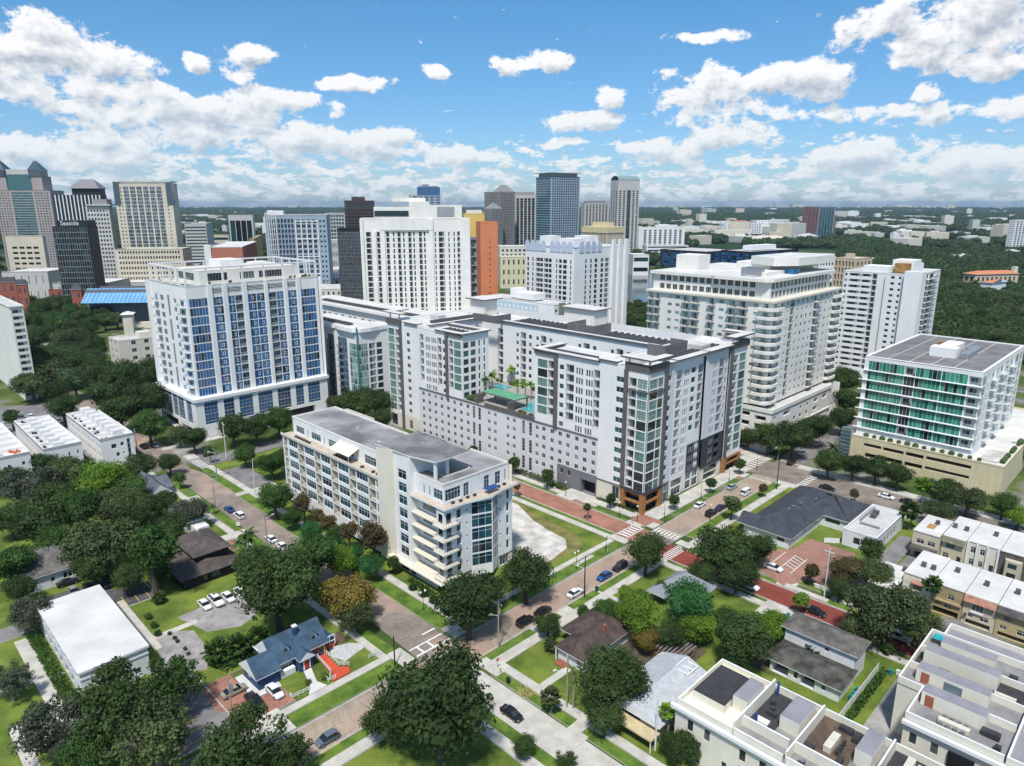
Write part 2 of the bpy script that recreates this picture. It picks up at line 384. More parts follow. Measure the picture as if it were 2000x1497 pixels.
# lawns and lots
raised('lawn',G,K,[(-60,38.4,105.1,362),(38.5,67.5,121.6,150),(49.8,67.5,105.1,121.5),(38.5,63.5,150,236),(63.6,69.7,180,236),(63.6,69.7,150,169.9),
        (88.4,141.5,104.2,236),(84.4,139.4,-40,86.2),(-60,68.1,-60,86.2),(154.9,212.4,30,85.3),(141.6,142.9,20,62)],0,.10)
raised('gravel_lot',M_gravel,K,[],0,.125,[[(114.5,108.5),(122,107.6),(129.5,109),(133,112.5),(133.6,119),(135.5,127),(140,137.5),(140.2,165),(134,198),(112.5,198),(112.5,116)]])
raised('gravel_car_park',mat('grey_gravel',(.33,.305,.30),.95,.2,.3,c2=(.43,.405,.40),fine=.5),K,[],0,.125,[
        [(44.6,148.3),(53.5,149.5),(60,147.5),(60,138),(53,135.5),(47,138.5),(46,143)],[(37.9,143.5),(41,144.5),(45.2,141.0),(44.8,133),(42,126),(36,130)]])
raised('dry_grass_patch',M_dry,K,[],0,.115,[[(116,106.2),(133,106.6),(137.5,113),(138.5,127),(141.3,139),(141.3,150),(139,150),(138,138),(134,128),(132.5,117),(131,112.5),(128,110.4),(116,110)]])
raised('car_park',M_asph,K,[(34.5,44.5,160.8,170.5),(23.2,38,164.8,178.2)],0,.12)
raised('rear_car_park',M_asphl,K,[(29,39.5,106.5,125.5),(33.9,39.5,125.5,133),(-8,22,164.5,170.5),(88.5,96,205,228),(44,76,300,362),(-60,44,312,362)],0,.12)
raised('garden_path',M_conc,K,[(36.9,38.4,139.5,164.5),(38.4,47.0,143.2,144.9),(17.2,19.6,126,163.0),(-20,17.4,145.4,147),(17.4,22,143.8,145.6),(11,13.0,95,134),(13.0,23,125.2,128.0),
        (84.3,92,75.6,77.2),(118.0,119.2,79,86.3),(69.8,71.5,236,250),(44.4,62.8,105.0,105.1),(-60,10,112,113.5),(88.4,141,201.5,203),(99,112,76.0,77.0)],0,.132)
raised('brick_car_park',M_bm,K,[],0,.12,[[(151.2,60),(156.7,57.7),(157,52),(170.2,52.2),(180,54),(180.2,65.7),(171,66.6),(167,70),(155.1,69)]])
lot = MB()
for k in range(5):
    lot.quad((160.5 + k * 1.5,61.6,.245),(160.8 + k * 1.5,61.6,.245),(161.9 + k * 1.5,64.4,.245),(161.6 + k * 1.5,64.4,.245))
for v in (61.4,64.4,67): lot.quad((158,v,.25),(168,v,.25),(168,v + .2,.25),(158,v + .2,.25))
tag(lot.build('car_park_markings',M_white,rz=Q),kind='structure')
pk = MB()
for k in range(6): pk.quad((30.8,108 + k * 2.8,.245),(35,108 + k * 2.8,.245),(35,108.14 + k * 2.8,.245),(30.8,108.14 + k * 2.8,.245))
for k in range(4): pk.quad((36 + k * 2.4,161.2,.245),(36.15 + k * 2.4,161.2,.245),(36.15 + k * 2.4,166,.245),(36 + k * 2.4,166,.245))
tag(pk.build('parking_bay_lines',M_yellow,rz=Q),kind='structure')
kb = MB()
kb.box(39.5,39.7,106.5,125.5,.0,.28); kb.box(29,39.5,106.3,106.5,.0,.28); kb.box(44.5,44.7,160.8,170.5,0,.28); kb.box(34.5,44.5,160.5,160.7,0,.28)
tag(kb.build('low_kerb_wall',M_conc,rz=Q),kind='structure')
sheet('paved_court',M_concd,[(101,144,-20,30)],.20)
sheet('bare_yard',mat('yard_soil',(.10,.085,.06),.95,.3,.4,fine=.5),[(98,116,60,74),(118,128,49,58)],.205)
sheet('side_alley',M_asphl,[(156,200,44.6,49.2),(176,190,38,44),(154.9,200,26,28)],.20)
# lake
wm = bpy.data.materials.new('water'); wm.use_nodes = True; N = NT(wm.node_tree)
b = N.n('ShaderNodeBsdfPrincipled',inp={'Base Color': (.03,.05,.05,1),'Roughness': .09,'Specular IOR Level': .6})
bp = N.n('ShaderNodeBump',inp={'Strength': .12,'Distance': .2,'Height': N.noise(N.n('ShaderNodeNewGeometry').outputs['Position'],.5,3.,.6)})
N.link(bp.outputs[0],b.inputs['Normal']); N.link(b.outputs[0],N.n('ShaderNodeOutputMaterial').inputs[0])
m = MB(); (x0,y0),(x1,y1) = at(1190,585),at(1190,532)
pts = [(x0 - 40,y0 - 10),(x0 + 60,y0 - 25),(x1 + 190,y0 + 30),(x1 + 230,y1),(x1 + 120,y1 + 30),(x1 - 30,y1 + 20),(x0 - 60,y0 + 60)]
m.poly([(a,b,.05) for a,b in pts]); tag(m.build('lake_water',wm),kind='structure')
# ------------------------------------------------------------------ buildings
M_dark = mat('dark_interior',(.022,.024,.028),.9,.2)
M_frame_w = mat('white_frame',(.62,.63,.64),.5,.05)
M_frame_d = mat('dark_frame',(.045,.048,.052),.5,.1)
M_frame_g = mat('grey_frame',(.28,.30,.31),.5,.1)
M_rail = mat('railing_metal',(.10,.11,.12),.5,.1)
M_railg = bpy.data.materials.new('railing_glass'); M_railg.use_nodes = True
_N = NT(M_railg.node_tree); _m = _N.n('ShaderNodeMixShader',inp={0: .38})
_N.link(_N.n('ShaderNodeBsdfTransparent').outputs[0],_m.inputs[1]); _N.link(_N.n('ShaderNodeBsdfPrincipled',inp={'Base Color': (.30,.42,.42,1),'Roughness': .08}).outputs[0],_m.inputs[2])
_N.link(_m.outputs[0],_N.n('ShaderNodeOutputMaterial').inputs[0])
G_dark = glass('window_glass_dark',[(0,(.012,.020,.026)),(.45,(.020,.036,.044)),(.7,(.035,.060,.070)),(.86,(.11,.13,.13)),(.95,(.24,.25,.24))])
G_teal = glass('window_glass_teal',[(0,(.012,.050,.060)),(.35,(.02,.08,.09)),(.6,(.035,.11,.12)),(.8,(.012,.035,.045)),(.93,(.10,.17,.17))])
G_blue = glass('window_glass_blue',[(0,(.022,.115,.27)),(.36,(.03,.14,.33)),(.62,(.016,.065,.15)),(.76,(.008,.014,.022)),(.9,(.05,.18,.36))],rough=.05)
G_green = glass('window_glass_green',[(0,(.03,.23,.15)),(.34,(.05,.30,.20)),(.52,(.02,.14,.10)),(.70,(.010,.022,.024)),(.82,(.09,.36,.26))])
G_mint = glass('window_glass_mint',[(0,(.16,.30,.26)),(.35,(.24,.40,.34)),(.55,(.06,.11,.10)),(.72,(.02,.035,.035)),(.84,(.32,.47,.40))])
G_sky = glass('window_glass_pale',[(0,(.05,.085,.11)),(.4,(.09,.14,.17)),(.7,(.03,.05,.065)),(.88,(.16,.21,.24))])
G_petrol = glass('window_glass_petrol',[(0,(.010,.050,.075)),(.3,(.016,.075,.10)),(.55,(.010,.022,.032)),(.75,(.03,.105,.13))])
G_tower = glass('window_glass_tower',[(0,(.02,.055,.07)),(.35,(.03,.08,.10)),(.6,(.012,.03,.04)),(.8,(.06,.12,.14))])
NAMES = {'w': 'window','t': 'window','b': 'balcony','p': 'balcony','o': 'garage_opening','l': 'louvre_panel','c': 'glass_panel','d': 'door','g': 'garage_screen','q': 'window'}
ECACHE = {}
def elem(kind,w,h,gl,fr,wl,nx=None,ny=0,rail='bar',proj=1.5,dep=None,sq=False):
    w = round(w,2); h = round(h,2)
    key = (kind,w,h,gl.name,fr.name,wl.name,nx,ny,rail,proj,dep,sq)
    if key in ECACHE: return ECACHE[key]
    m = MB(); mats = [fr,gl,wl,M_rail if rail == 'bar' else M_railg]
    if kind in 'wcd':
        r = dep if dep is not None else (.18 if kind != 'c' else .06); f = .07 if w > 1 else .05
        if nx is None: nx = max(1,round(w / 1.15))
        m.quad((0,r,0),(w,r,0),(w,r,h),(0,r,h),1) if kind != 'c' else [m.quad((w * i / nx,r,0),(w * (i + 1) / nx,r,0),(w * (i + 1) / nx,r,h),(w * i / nx,r,h),1) for i in range(nx)]
        a,b = r - .06,r - .005
        m.box(0,w,a,b,0,f); m.box(0,w,a,b,h - f,h); m.box(0,f,a + .01,b - .002,f,h - f); m.box(w - f,w,a + .01,b - .002,f,h - f)
        for i in range(1,nx): x = w * i / nx; m.box(x - .035,x + .035,a + .012,b - .003,f,h - f)
        for i in range(1,ny + 1): z = h * (i / (ny + 1)) if ny > 1 else h * .68; m.box(f,w - f,a + .015,b - .004,z - .03,z + .03)
        if sq: m.box(w * .45,w * .72,a - .05,a,h * .3,h * .36); m.box(w * .45,w * .72,a - .05,a,h * .66,h * .72); m.box(w * .45,w * .5,a - .05,a,h * .36,h * .66); m.box(w * .67,w * .72,a - .05,a,h * .36,h * .66)
    elif kind in 'bp':
        r = 1.5 if kind == 'b' else .2
        m.quad((0,r,0),(w,r,0),(w,r,h),(0,r,h),2)
        dw = w * .62; x0 = w * .06
        m.box(x0,x0 + dw,r - .05,r - .01,.05,min(h - .1,2.3),0); m.quad((x0 + .08,r - .06,.13),(x0 + dw / 2 - .03,r - .06,.13),(x0 + dw / 2 - .03,r - .06,min(h - .2,2.2)),(x0 + .08,r - .06,min(h - .2,2.2)),1)
        m.quad((x0 + dw / 2 + .03,r - .062,.13),(x0 + dw - .08,r - .062,.13),(x0 + dw - .08,r - .062,min(h - .2,2.2)),(x0 + dw / 2 + .03,r - .062,min(h - .2,2.2)),1)
        if kind == 'b':
            for (A,B_) in (((0,0),(0,r)),((w,r),(w,0))): m.quad((*A,0),(*B_,0),(*B_,h),(*A,h),2)
            m.quad((0,0,.0),(w,0,.0),(w,r,.0),(0,r,.0),2); m.quad((0,r,h),(w,r,h),(w,0,h),(0,0,h),2)
            y = .06; x1,x2 = .0,w; yy = None
        else:
            m.box(-.15,w + .15,-proj,.0,-.18,0.02,2); y = -proj + .06; x1,x2 = -.12,w + .12; yy = 1
        if rail == 'wall':
            m.box(x1,x2,y - .05,y + .07,0,1.0,2)
            if yy: m.box(x1,x1 + .12,y + .07,0,0,1.0,2); m.box(x2 - .12,x2,y + .07,0,0,1.0,2)
        elif rail == 'glass':
            m.quad((x1,y,.08),(x2,y,.08),(x2,y,1.0),(x1,y,1.0),3); m.box(x1,x2,y - .02,y + .03,1.0,1.06,0)
            if yy:
                m.quad((x1,y,.08),(x1,0,.08),(x1,0,1.),(x1,y,1.),3); m.quad((x2,y,.08),(x2,0,.08),(x2,0,1.),(x2,y,1.),3)
                m.box(x1,x1 + .05,y,0,1.0,1.06,0); m.box(x2 - .05,x2,y,0,1.0,1.06,0)
        else:
            m.box(x1,x2,y - .02,y + .03,1.0,1.07,3); m.box(x1,x2,y - .02,y + .03,.08,.13,3)
            n = max(3,int((x2 - x1) / .32))
            for i in range(n + 1): x = x1 + (x2 - x1 - .04) * i / n; m.box(x,x + .04,y - .015,y + .02,.13,1.0,3,bottom=False)
            if yy:
                for x in (x1,x2 - .04): m.box(x,x + .04,y + .03,0,1.0,1.07,3); m.box(x,x + .04,y + .03,0,.5,.55,3)
        # things people keep outdoors
        if (int(w * 100) + int(h * 10)) % 2: m.box(w * .75,w * .75 + .45,(r - .9) if kind == 'b' else -proj + .5,(r - .45) if kind == 'b' else -proj + .95,0.02,.55,3)
    elif kind == 'q':
        mats = [gl]; m.quad((0,.25,0),(w,.25,0),(w,.25,h),(0,.25,h),0)
    elif kind == 'o':
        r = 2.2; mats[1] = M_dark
        m.quad((0,r,0),(w,r,0),(w,r,h),(0,r,h),1)
        for (A,B_) in (((0,.0),(0,r)),((w,r),(w,.0))): m.quad((*A,0),(*B_,0),(*B_,h),(*A,h),2)
        m.quad((0,0,.0),(w,0,.0),(w,r,.0),(0,r,.0),2); m.quad((0,r,h),(w,r,h),(w,0,h),(0,0,h),2)
    elif kind == 'l':
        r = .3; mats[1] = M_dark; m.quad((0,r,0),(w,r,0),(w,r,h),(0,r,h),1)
        n = max(2,int(h / .55))
        for i in range(n): z = h * (i + .5) / n; m.box(0,w,.04,.22,z - .1,z + .1,2)
    elif kind == 'g':
        r = .35; m.quad((0,r,0),(w,r,0),(w,r,h),(0,r,h),1)
        n = max(1,round(h / 3.0)); q = max(2,round(w / 1.3))
        for i in range(n): z = h * (i + .5) / n; m.box(0,w,.22,.33,z - .55,z + .35 - .5,2); m.box(0,w,.1,.2,z + .9,z + .98,0)
        for i in range(q + 1): x = (w - .08) * i / q; m.box(x,x + .08,.08,.2,0,h,0)
    me = m.mesh(NAMES[kind],mats); ECACHE[key] = (me,m,mats); return ECACHE[key]

class Bd:
    def __init__(s,name,label,cat,u,v,wall,gl=None,fr=None,group=None,rz=Q,xy=None,cap=300,minpx=9.,z=0):
        s.root = thing(name,label,cat,u,v,z,rz,group,xy)
        s.abs = xy is None; s.o = (u,v) if s.abs else (0,0); s.cap = cap; s.minpx = minpx
        s.mats = []; s.wall = MB(); s.wm = wall; s.mi(wall); s.gl = gl or G_dark; s.fr = fr or M_frame_w; s.el = []; s.rz = rz; s.z = z
    def mi(s,m):
        if m not in s.mats: s.mats.append(m)
        return s.mats.index(m)
    def world(s,x,y):
        x -= s.o[0]; y -= s.o[1]; c,q = math.cos(s.rz),math.sin(s.rz)
        return (s.root.location.x + x * c - y * q,s.root.location.y + x * q + y * c)
    def face(s,x0,y0,dx,dy,L,z0,z1,holes,wall=None):
        """wall along (dx,dy) seen from outside left to right, with real openings; hole = (s0, s1, za, zb, kind, opts)"""
        wi = s.mi(wall or s.wm); m = s.wall; ix,iy = -dy,dx
        P = lambda a,y,z: (x0 + dx * a + ix * y,y0 + dy * a + iy * y,z)
        holes = [h for h in holes if h[0] > -.01 and h[1] < L + .01 and h[3] <= z1 + .01 and h[2] >= z0 - .01]
        zs = sorted({z0,z1} | {round(h[2],3) for h in holes} | {round(h[3],3) for h in holes})
        for a,b in zip(zs,zs[1:]):
            mid = (a + b) / 2; hs = sorted([h for h in holes if h[2] < mid < h[3]]); c = 0
            for h in hs:
                if h[0] > c + .001: m.quad(P(c,0,a),P(h[0],0,a),P(h[0],0,b),P(c,0,b),wi)
                c = max(c,h[1])
            if c < L - .001: m.quad(P(c,0,a),P(L,0,a),P(L,0,b),P(c,0,b),wi)
        rot = math.atan2(dy,dx)
        for h in holes:
            k = h[4]; o = dict(h[5]) if len(h) > 5 else {}
            gl = o.pop('gl',s.gl); fr = o.pop('fr',s.fr); wl = o.pop('wl',wall or s.wm)
            r = {'w': .18,'d': .18,'c': .06,'p': .2,'l': .3,'g': .35,'q': .25}.get(k,0)
            if r:
                a,b,c,d = h[0],h[1],h[2],h[3]
                m.quad(P(a,0,c),P(a,0,d),P(a,r,d),P(a,r,c),wi); m.quad(P(b,0,d),P(b,0,c),P(b,r,c),P(b,r,d),wi)
                m.quad(P(a,0,c),P(a,r,c),P(b,r,c),P(b,0,c),wi); m.quad(P(a,0,d),P(b,0,d),P(b,r,d),P(a,r,d),wi)
            s.el.append((k,elem(k,h[1] - h[0],h[3] - h[2],gl,fr,wl,**o),P(h[0],0,h[2]),rot,h[1] - h[0],h[3] - h[2],o.get('nm')))
    def fU(s,U,vL,vR,z0,z1,holes,wall=None):
        """face looking towards -u; holes given in v (left > right)"""
        s.face(U,vL,0,-1,vL - vR,z0,z1,[(vL - h[0],vL - h[1],*h[2:]) for h in holes],wall)
    def fV(s,V,uL,uR,z0,z1,holes,wall=None):
        s.face(uL,V,1,0,uR - uL,z0,z1,[(h[0] - uL,h[1] - uL,*h[2:]) for h in holes],wall)
    def plain(s,u0,u1,v0,v1,z0,z1,sides='RB',wall=None):
        """closed plain back walls; R = +u side, B = +v side, F = -v, L = -u"""
        wi = s.mi(wall or s.wm); m = s.wall
        if 'R' in sides: m.quad((u1,v0,z0),(u1,v1,z0),(u1,v1,z1),(u1,v0,z1),wi)
        if 'B' in sides: m.quad((u1,v1,z0),(u0,v1,z0),(u0,v1,z1),(u1,v1,z1),wi)
        if 'F' in sides: m.quad((u0,v0,z0),(u1,v0,z0),(u1,v0,z1),(u0,v0,z1),wi)
        if 'L' in sides: m.quad((u0,v1,z0),(u0,v0,z0),(u0,v0,z1),(u0,v1,z1),wi)
    def part(s,name,mats,fn,label=None,kind=None):
        m = MB(); fn(m); m.v = [(a - s.o[0],b - s.o[1],c) for a,b,c in m.v]
        o = m.build(name,mats,s.root)
        if label: o['label'] = label
        if kind: o['kind'] = kind
        return o
    def roof(s,u0,u1,v0,v1,z,m,par=.9,th=.3,name='roof',pm=None):
        def f(q):
            q.quad((u0 + th,v0 + th,z),(u1 - th,v0 + th,z),(u1 - th,v1 - th,z),(u0 + th,v1 - th,z),0)
            if par:
                for (a,b,c,d) in ((u0,u1,v0,v0 + th),(u0,u1,v1 - th,v1),(u0,u0 + th,v0 + th,v1 - th),(u1 - th,u1,v0 + th,v1 - th)): q.box(a,b,c,d,z,z + par,1,bottom=False)
        return s.part(name,[m,pm or s.wm],f)
    def boxes(s,name,mt,bl,label=None,kind=None):
        if kind or len(bl) > 40: return s.part(name,mt,lambda q: [q.box(*b) for b in bl],label,kind or 'stuff')
        for b in bl: o = s.part(name,mt,lambda q: q.box(*b),label)
        return o
    def finish(s,cap=None):
        s.wall.v = [(a - s.o[0],b - s.o[1],c) for a,b,c in s.wall.v]
        w = s.wall.build('wall',s.mats,s.root)
        by = {}
        for e in s.el:
            p = s.world(e[2][0],e[2][1]); k = ppm(p[0],p[1],e[2][2] + s.z); by.setdefault(NAMES[e[0]],[]).append((max(e[4] * .8,e[5]) * k,e))
        for nm,L in by.items():
            L.sort(key=lambda q: -q[0]); rest = []
            for i,(px,(k,(me,m,mats),p,rot,w_,h_,_)) in enumerate(L):
                loc = (p[0] - s.o[0],p[1] - s.o[1],p[2])
                if i < (cap or s.cap) and px >= s.minpx:
                    o = bpy.data.objects.new(nm,me); col.objects.link(o); o.parent = s.root; o.location = loc; o.rotation_euler.z = rot
                else: rest.append((m,mats,loc,rot))
            if rest:
                q = MB(); ms = []
                for m,mats,loc,rot in rest:
                    ids = []
                    for t in mats:
                        if t not in ms: ms.append(t)
                        ids.append(ms.index(t))
                    c,sn = math.cos(rot),math.sin(rot); i0 = len(q.v)
                    q.v += [(loc[0] + a * c - b * sn,loc[1] + a * sn + b * c,loc[2] + d) for a,b,d in m.v]
                    q.f += [tuple(i0 + t for t in f) for f in m.f]; q.mi += [ids[t] for t in m.mi]
                q.build(nm,ms,s.root)['kind'] = 'stuff'
        return s
def rows(cols,floors):
    """cols: (a, b, kind, sill, height, opts); floors: z of each floor"""
    return [(a,b,z + si,z + si + h,k,o) for z in floors for (a,b,k,si,h,o) in cols]
def units(m,pts,w=1.0,d=1.0,h=1.1,mt=0):
    for (u,v,z) in pts:
        m.box(u,u + w,v,v + d,z + .15,z + h,mt)
        m.box(u + .2,u + w - .2,v + .2,v + d - .2,z + h,z + h + .06,mt)
# ------------------------------------------------------------------ colours of the buildings
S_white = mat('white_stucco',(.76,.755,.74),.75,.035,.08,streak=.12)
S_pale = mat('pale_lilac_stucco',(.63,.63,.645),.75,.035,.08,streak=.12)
S_grey = mat('grey_stucco',(.17,.17,.185),.8,.08,.3)
S_char = mat('charcoal_panel',(.045,.045,.055),.7,.12,.3)
S_trim = mat('taupe_trim',(.115,.105,.10),.7,.1,.3)
S_cream = mat('cream_stucco',(.66,.62,.52),.75,.05,.12,streak=.14)
S_ivory = mat('ivory_stucco',(.73,.71,.65),.75,.05,.12,streak=.18)
S_wood = mat('orange_brown_cladding',(.33,.155,.055),.7,.15,1.2,streak=.2)
S_yel = mat('yellow_stucco',(.60,.52,.34),.8,.06,.2,streak=.22)
R_white = mat('white_membrane_roof',(.62,.61,.58),.8,.10,.15,fine=.22)
R_grey = mat('stained_grey_roof',(.46,.455,.45),.85,.15,.075,c2=(.15,.145,.155),fine=.4)
R_light = mat('light_roof',(.55,.54,.52),.85,.14,.12,fine=.35)
R_brown = mat('weathered_brown_roof',(.215,.205,.205),.9,.25,.12,fine=.5)
M_unit = mat('condenser_unit',(.085,.09,.095),.6,.3,2.)
M_metal = mat('galvanised_metal',(.33,.35,.37),.4,.15,1.,metal=.5)

FL = [19.05 + 3.07 * k for k in range(7)]                     # flats above the deck
FG = [.4 + 3.05 * k for k in range(6)]                       # garage storeys
B = Bd('apartment_block','long white and grey apartment block wrapped round a raised pool deck, at the crosswalk corner','apartment building',161,107,S_white,G_dark,M_frame_w)
# left-hand face, seen from the lawn
gcol = [(v + .75,v - .75,'w',.75,1.5,{'nx': 2}) for v in (209.5,205.8,202.1,198.4,194.7,191.0,187.3,183.6,146.4,142.8,139.4,136.1,132.5,129.2,125.8)]
garage = rows(gcol,FG[1:])
garage += rows([(v + .75,v - .75,'w',.75,1.5,{'nx': 2}) for v in (209.5,205.8,202.1,198.4,194.7,191.0,187.3,146.4,142.8,139.4,136.1)],FG[:1])
for v in (180.4,177.4,155.6,152.4):
    for z in (.9,7.1,13.2): garage.append((v + .7,v - .7,z + .2,z + 4.8,'w',{'nx': 1,'ny': 3}))
for v in (172.4,169.3,163.0,160.0,149.4):
    for z in FG[1:]: garage.append((v + .7,v - .7,z + .7,z + 2.1,'w',{'nx': 2,'ny': 1}))
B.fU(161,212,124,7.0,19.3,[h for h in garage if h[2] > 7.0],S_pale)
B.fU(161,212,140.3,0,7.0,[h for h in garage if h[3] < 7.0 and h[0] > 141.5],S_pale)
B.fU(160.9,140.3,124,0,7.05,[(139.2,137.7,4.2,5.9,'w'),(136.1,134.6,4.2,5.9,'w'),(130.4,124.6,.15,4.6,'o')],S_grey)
def arm_cols(L,mirror=False):
    return L
# left end: glass corner, balconies, taupe strip, windows, blank pier
gz = dict(gl=G_mint,fr=M_frame_d,ny=2)
B.fU(161,231.6,212,5.8,42.6,rows([(231.2,227.0,'w',.1,2.75,dict(nx=3,**gz)),(226.4,223.6,'b',.1,2.75,{'fr': M_frame_d}),(219.0,217.0,'w',.75,1.6,{'gl': G_teal,'nx': 2})],[6.7 + 3.08 * k for k in range(4)] + FL),S_white)
B.fU(161,231.6,212,0,5.8,[(231,227,.3,5,'w',dict(nx=3,**gz)),(219,217,.8,4.4,'w',{'gl': G_teal})],S_cream)
# left arm
la = [(210.9,208.5,'b',.1,2.8,{}),(207.2,206.5,'w',.3,2.0,{'nx': 1}),(206.2,205.5,'w',.3,2.0,{'nx': 1}),(205.2,204.5,'w',.3,2.0,{'nx': 1}),(203.7,203.0,'w',.3,2.0,{'nx': 1,'gl': G_teal}),(202.7,202.0,'w',.3,2.0,{'nx': 1}),(201.7,201.0,'w',.3,2.0,{'nx': 1}),
      (200.3,197.9,'b',.1,2.8,{}),(197.2,195.8,'w',.75,1.6,{'gl': G_teal,'nx': 1}),(193.8,191.4,'b',.1,2.75,{'fr': M_frame_d}),(190.9,186.9,'w',.1,2.65,dict(nx=3,**gz))]
B.fU(161.05,212,186.3,19.3,42.6,rows(la,FL),S_white)
ra = [(184.2 + 0,0,'',0,0,{})]
B.fV(186.3,161.05,174,19.3,42.6,rows([(161.7,164.2,'w',.5,2.1,{'gl': G_teal,'nx': 1,'fr': M_frame_d}),(165.2,167.6,'w',.5,2.1,{'gl': G_teal,'nx': 1,'fr': M_frame_d}),(169.0,169.9,'w',.4,2.2,{'nx': 1}),(171.5,172.4,'w',.4,2.2,{'nx': 1,'gl': G_teal})],FL),S_white)
# right arm with blank pier, then the corner block
rb = [(149.4,145.2,'w',.1,2.65,dict(nx=3,**gz)),(144.9,142.4,'b',.1,2.75,{'fr': M_frame_d}),(140.1,138.3,'w',.75,1.6,{'gl': G_teal,'nx': 1}),(137.4,134.2,'b',.1,2.8,{}),(133.4,132.7,'w',.3,2.1,{'nx': 1}),(132.4,131.7,'w',.3,2.1,{'nx': 1,'gl': G_teal}),(131.4,130.7,'w',.3,2.1,{'nx': 1}),
      (129.5,128.8,'w',.3,2.1,{'nx': 1}),(128.5,127.8,'w',.3,2.1,{'nx': 1}),(127.5,126.9,'w',.3,2.1,{'nx': 1,'gl': G_teal}),(126.5,124.2,'b',.1,2.8,{})]
B.fU(161.05,150.5,124,19.3,42.6,rows(rb,FL),S_white)
FA = [6.65 + 3.07 * k for k in range(4)] + FL
B.fU(160.8,124,107,6.7,43.6,rows([(118.0,115.3,'w',.8,1.65,{'gl': G_teal,'nx': 2}),(113.6,111.0,'b',.1,2.75,{'fr': M_frame_d}),(110.6,107.35,'w',.1,2.75,dict(nx=3,**gz))],FA),S_white)
B.fU(160.8,124,115.2,0,6.7,[(118.2,115.6,2.2,6.0,'w',{'gl': G_teal,'nx': 2})],S_cream)
B.boxes('corner_pier',S_wood,[(160.3,161.6,106.5,108.0,0,6.4),(160.3,161.6,113.4,114.9,0,6.4),(168.4,169.9,106.5,107.6,0,6.4),(160.5,161.3,108.0,113.4,2.9,3.5),(161.6,168.4,106.7,107.4,2.9,3.5),(160.5,161.4,108.0,113.4,5.7,6.4),(161.6,168.4,106.7,107.5,5.7,6.4)],'orange-brown piers and beams of the street corner')
B.boxes('corner_ledge',S_char,[(160.2,170.1,106.3,107.2,6.4,6.9),(160.2,161.2,107.2,115.1,6.4,6.9)])
B.face(162.2,115,0,-1,6.5,0,6.4,[(.4,6.1,3.5,5.8,'w',{'fr': M_frame_d,'nx': 6}),(.4,6.1,.2,3,'w',{'fr': M_frame_d,'nx': 3})],S_char)
B.face(162.2,108.5,1,0,7.6,0,6.4,[(.4,7.2,3.5,5.8,'w',{'fr': M_frame_d,'nx': 5}),(.4,7.2,.2,3,'w',{'fr': M_frame_d,'nx': 3})],S_char)
# right-hand face, along the street
B.fV(106.8,160.8,169.8,6.7,43.6,rows([(161.2,165.2,'w',.1,2.75,dict(nx=3,**gz)),(165.4,168.0,'w',.1,2.75,dict(nx=2,**gz))],FA),S_white)
B.fV(107.4,169.8,174.9,6.4,43.4,rows([(170.9,173.1,'w',.8,1.65,{'gl': G_petrol,'nx': 1})],FA),S_pale)
B.fV(107.4,169.8,174.9,0,6.4,[(170.2,174.3,3.4,6.0,'w',{'gl': G_teal,'nx': 2}),(170.2,174.3,.2,3,'w',{'nx': 2})],S_grey)
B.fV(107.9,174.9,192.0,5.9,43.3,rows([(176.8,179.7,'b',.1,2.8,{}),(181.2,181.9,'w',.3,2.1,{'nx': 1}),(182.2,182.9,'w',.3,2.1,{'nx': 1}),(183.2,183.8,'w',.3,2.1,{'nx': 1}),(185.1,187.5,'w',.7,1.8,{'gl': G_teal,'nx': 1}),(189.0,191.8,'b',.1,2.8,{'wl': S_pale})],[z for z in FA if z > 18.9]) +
     rows([(176.8,179.7,'b',.1,2.8,{}),(181.2,181.9,'w',.3,2.1,{'nx': 1}),(182.2,182.9,'w',.3,2.1,{'nx': 1}),(183.2,183.8,'w',.3,2.1,{'nx': 1})],[z for z in FA if z < 18.9]),S_white)
B.fV(107.6,184.6,192.4,6.0,15.4,rows([(185.3,186.0,'w',.3,2.1,{'nx': 1}),(186.4,187.1,'w',.3,2.1,{'nx': 1}),(187.5,188.2,'w',.3,2.1,{'nx': 1}),(188.8,191.6,'b',.1,2.7,{'wl': S_char})],[6.3,9.35,12.4]),S_char)
B.fV(107.9,174.9,193.4,0,5.9,[(177,183,3.2,5.5,'w',{'nx': 6}),(177.2,182.6,.2,2.8,'w',{'nx': 3}),(185.3,188.3,3.3,5.6,'w',{'gl': G_teal,'nx': 2}),(189.2,192.4,3.3,5.6,'w',{'gl': G_teal,'nx': 2}),(185.3,188.3,.3,3,'w',{'nx': 2}),(189.2,192.4,.3,3,'w',{'nx': 2})],S_ivory)
B.fV(107.2,192.0,206.3,15.4,43.3,rows([(196.8,197.5,'w',.3,2.1,{'nx': 1}),(197.8,198.5,'w',.3,2.1,{'nx': 1}),(198.8,199.4,'w',.3,2.1,{'nx': 1}),(200.5,203.7,'b',.1,2.8,{'wl': S_pale}),(204.6,205.5,'w',.6,1.8,{'nx': 1})],[z for z in FA if z > 15.5]),S_pale)
B.fV(107.1,192.6,206.3,5.3,15.4,rows([(196.8,197.5,'w',.3,2.1,{'nx': 1}),(197.8,198.5,'w',.3,2.1,{'nx': 1}),(198.8,199.4,'w',.3,2.1,{'nx': 1}),(200.5,203.7,'b',.1,2.7,{'wl': S_char})],[6.2,9.3,12.3]),S_char)
B.fV(107.4,192.6,206.3,0,5.3,[(195.5,204,2.9,4.9,'w',{'nx': 7,'fr': M_frame_d}),(195.5,204,.2,2.5,'o')],S_cream)
B.fV(106.8,208.3,218,5.2,43.6,rows([(208.9,212.2,'b',.1,2.75,{'fr': M_frame_d}),(212.9,217.3,'w',.1,2.75,dict(nx=3,**gz))],FA),S_white)
B.fV(106.8,206.3,208.3,5.2,43.6,[],S_white)
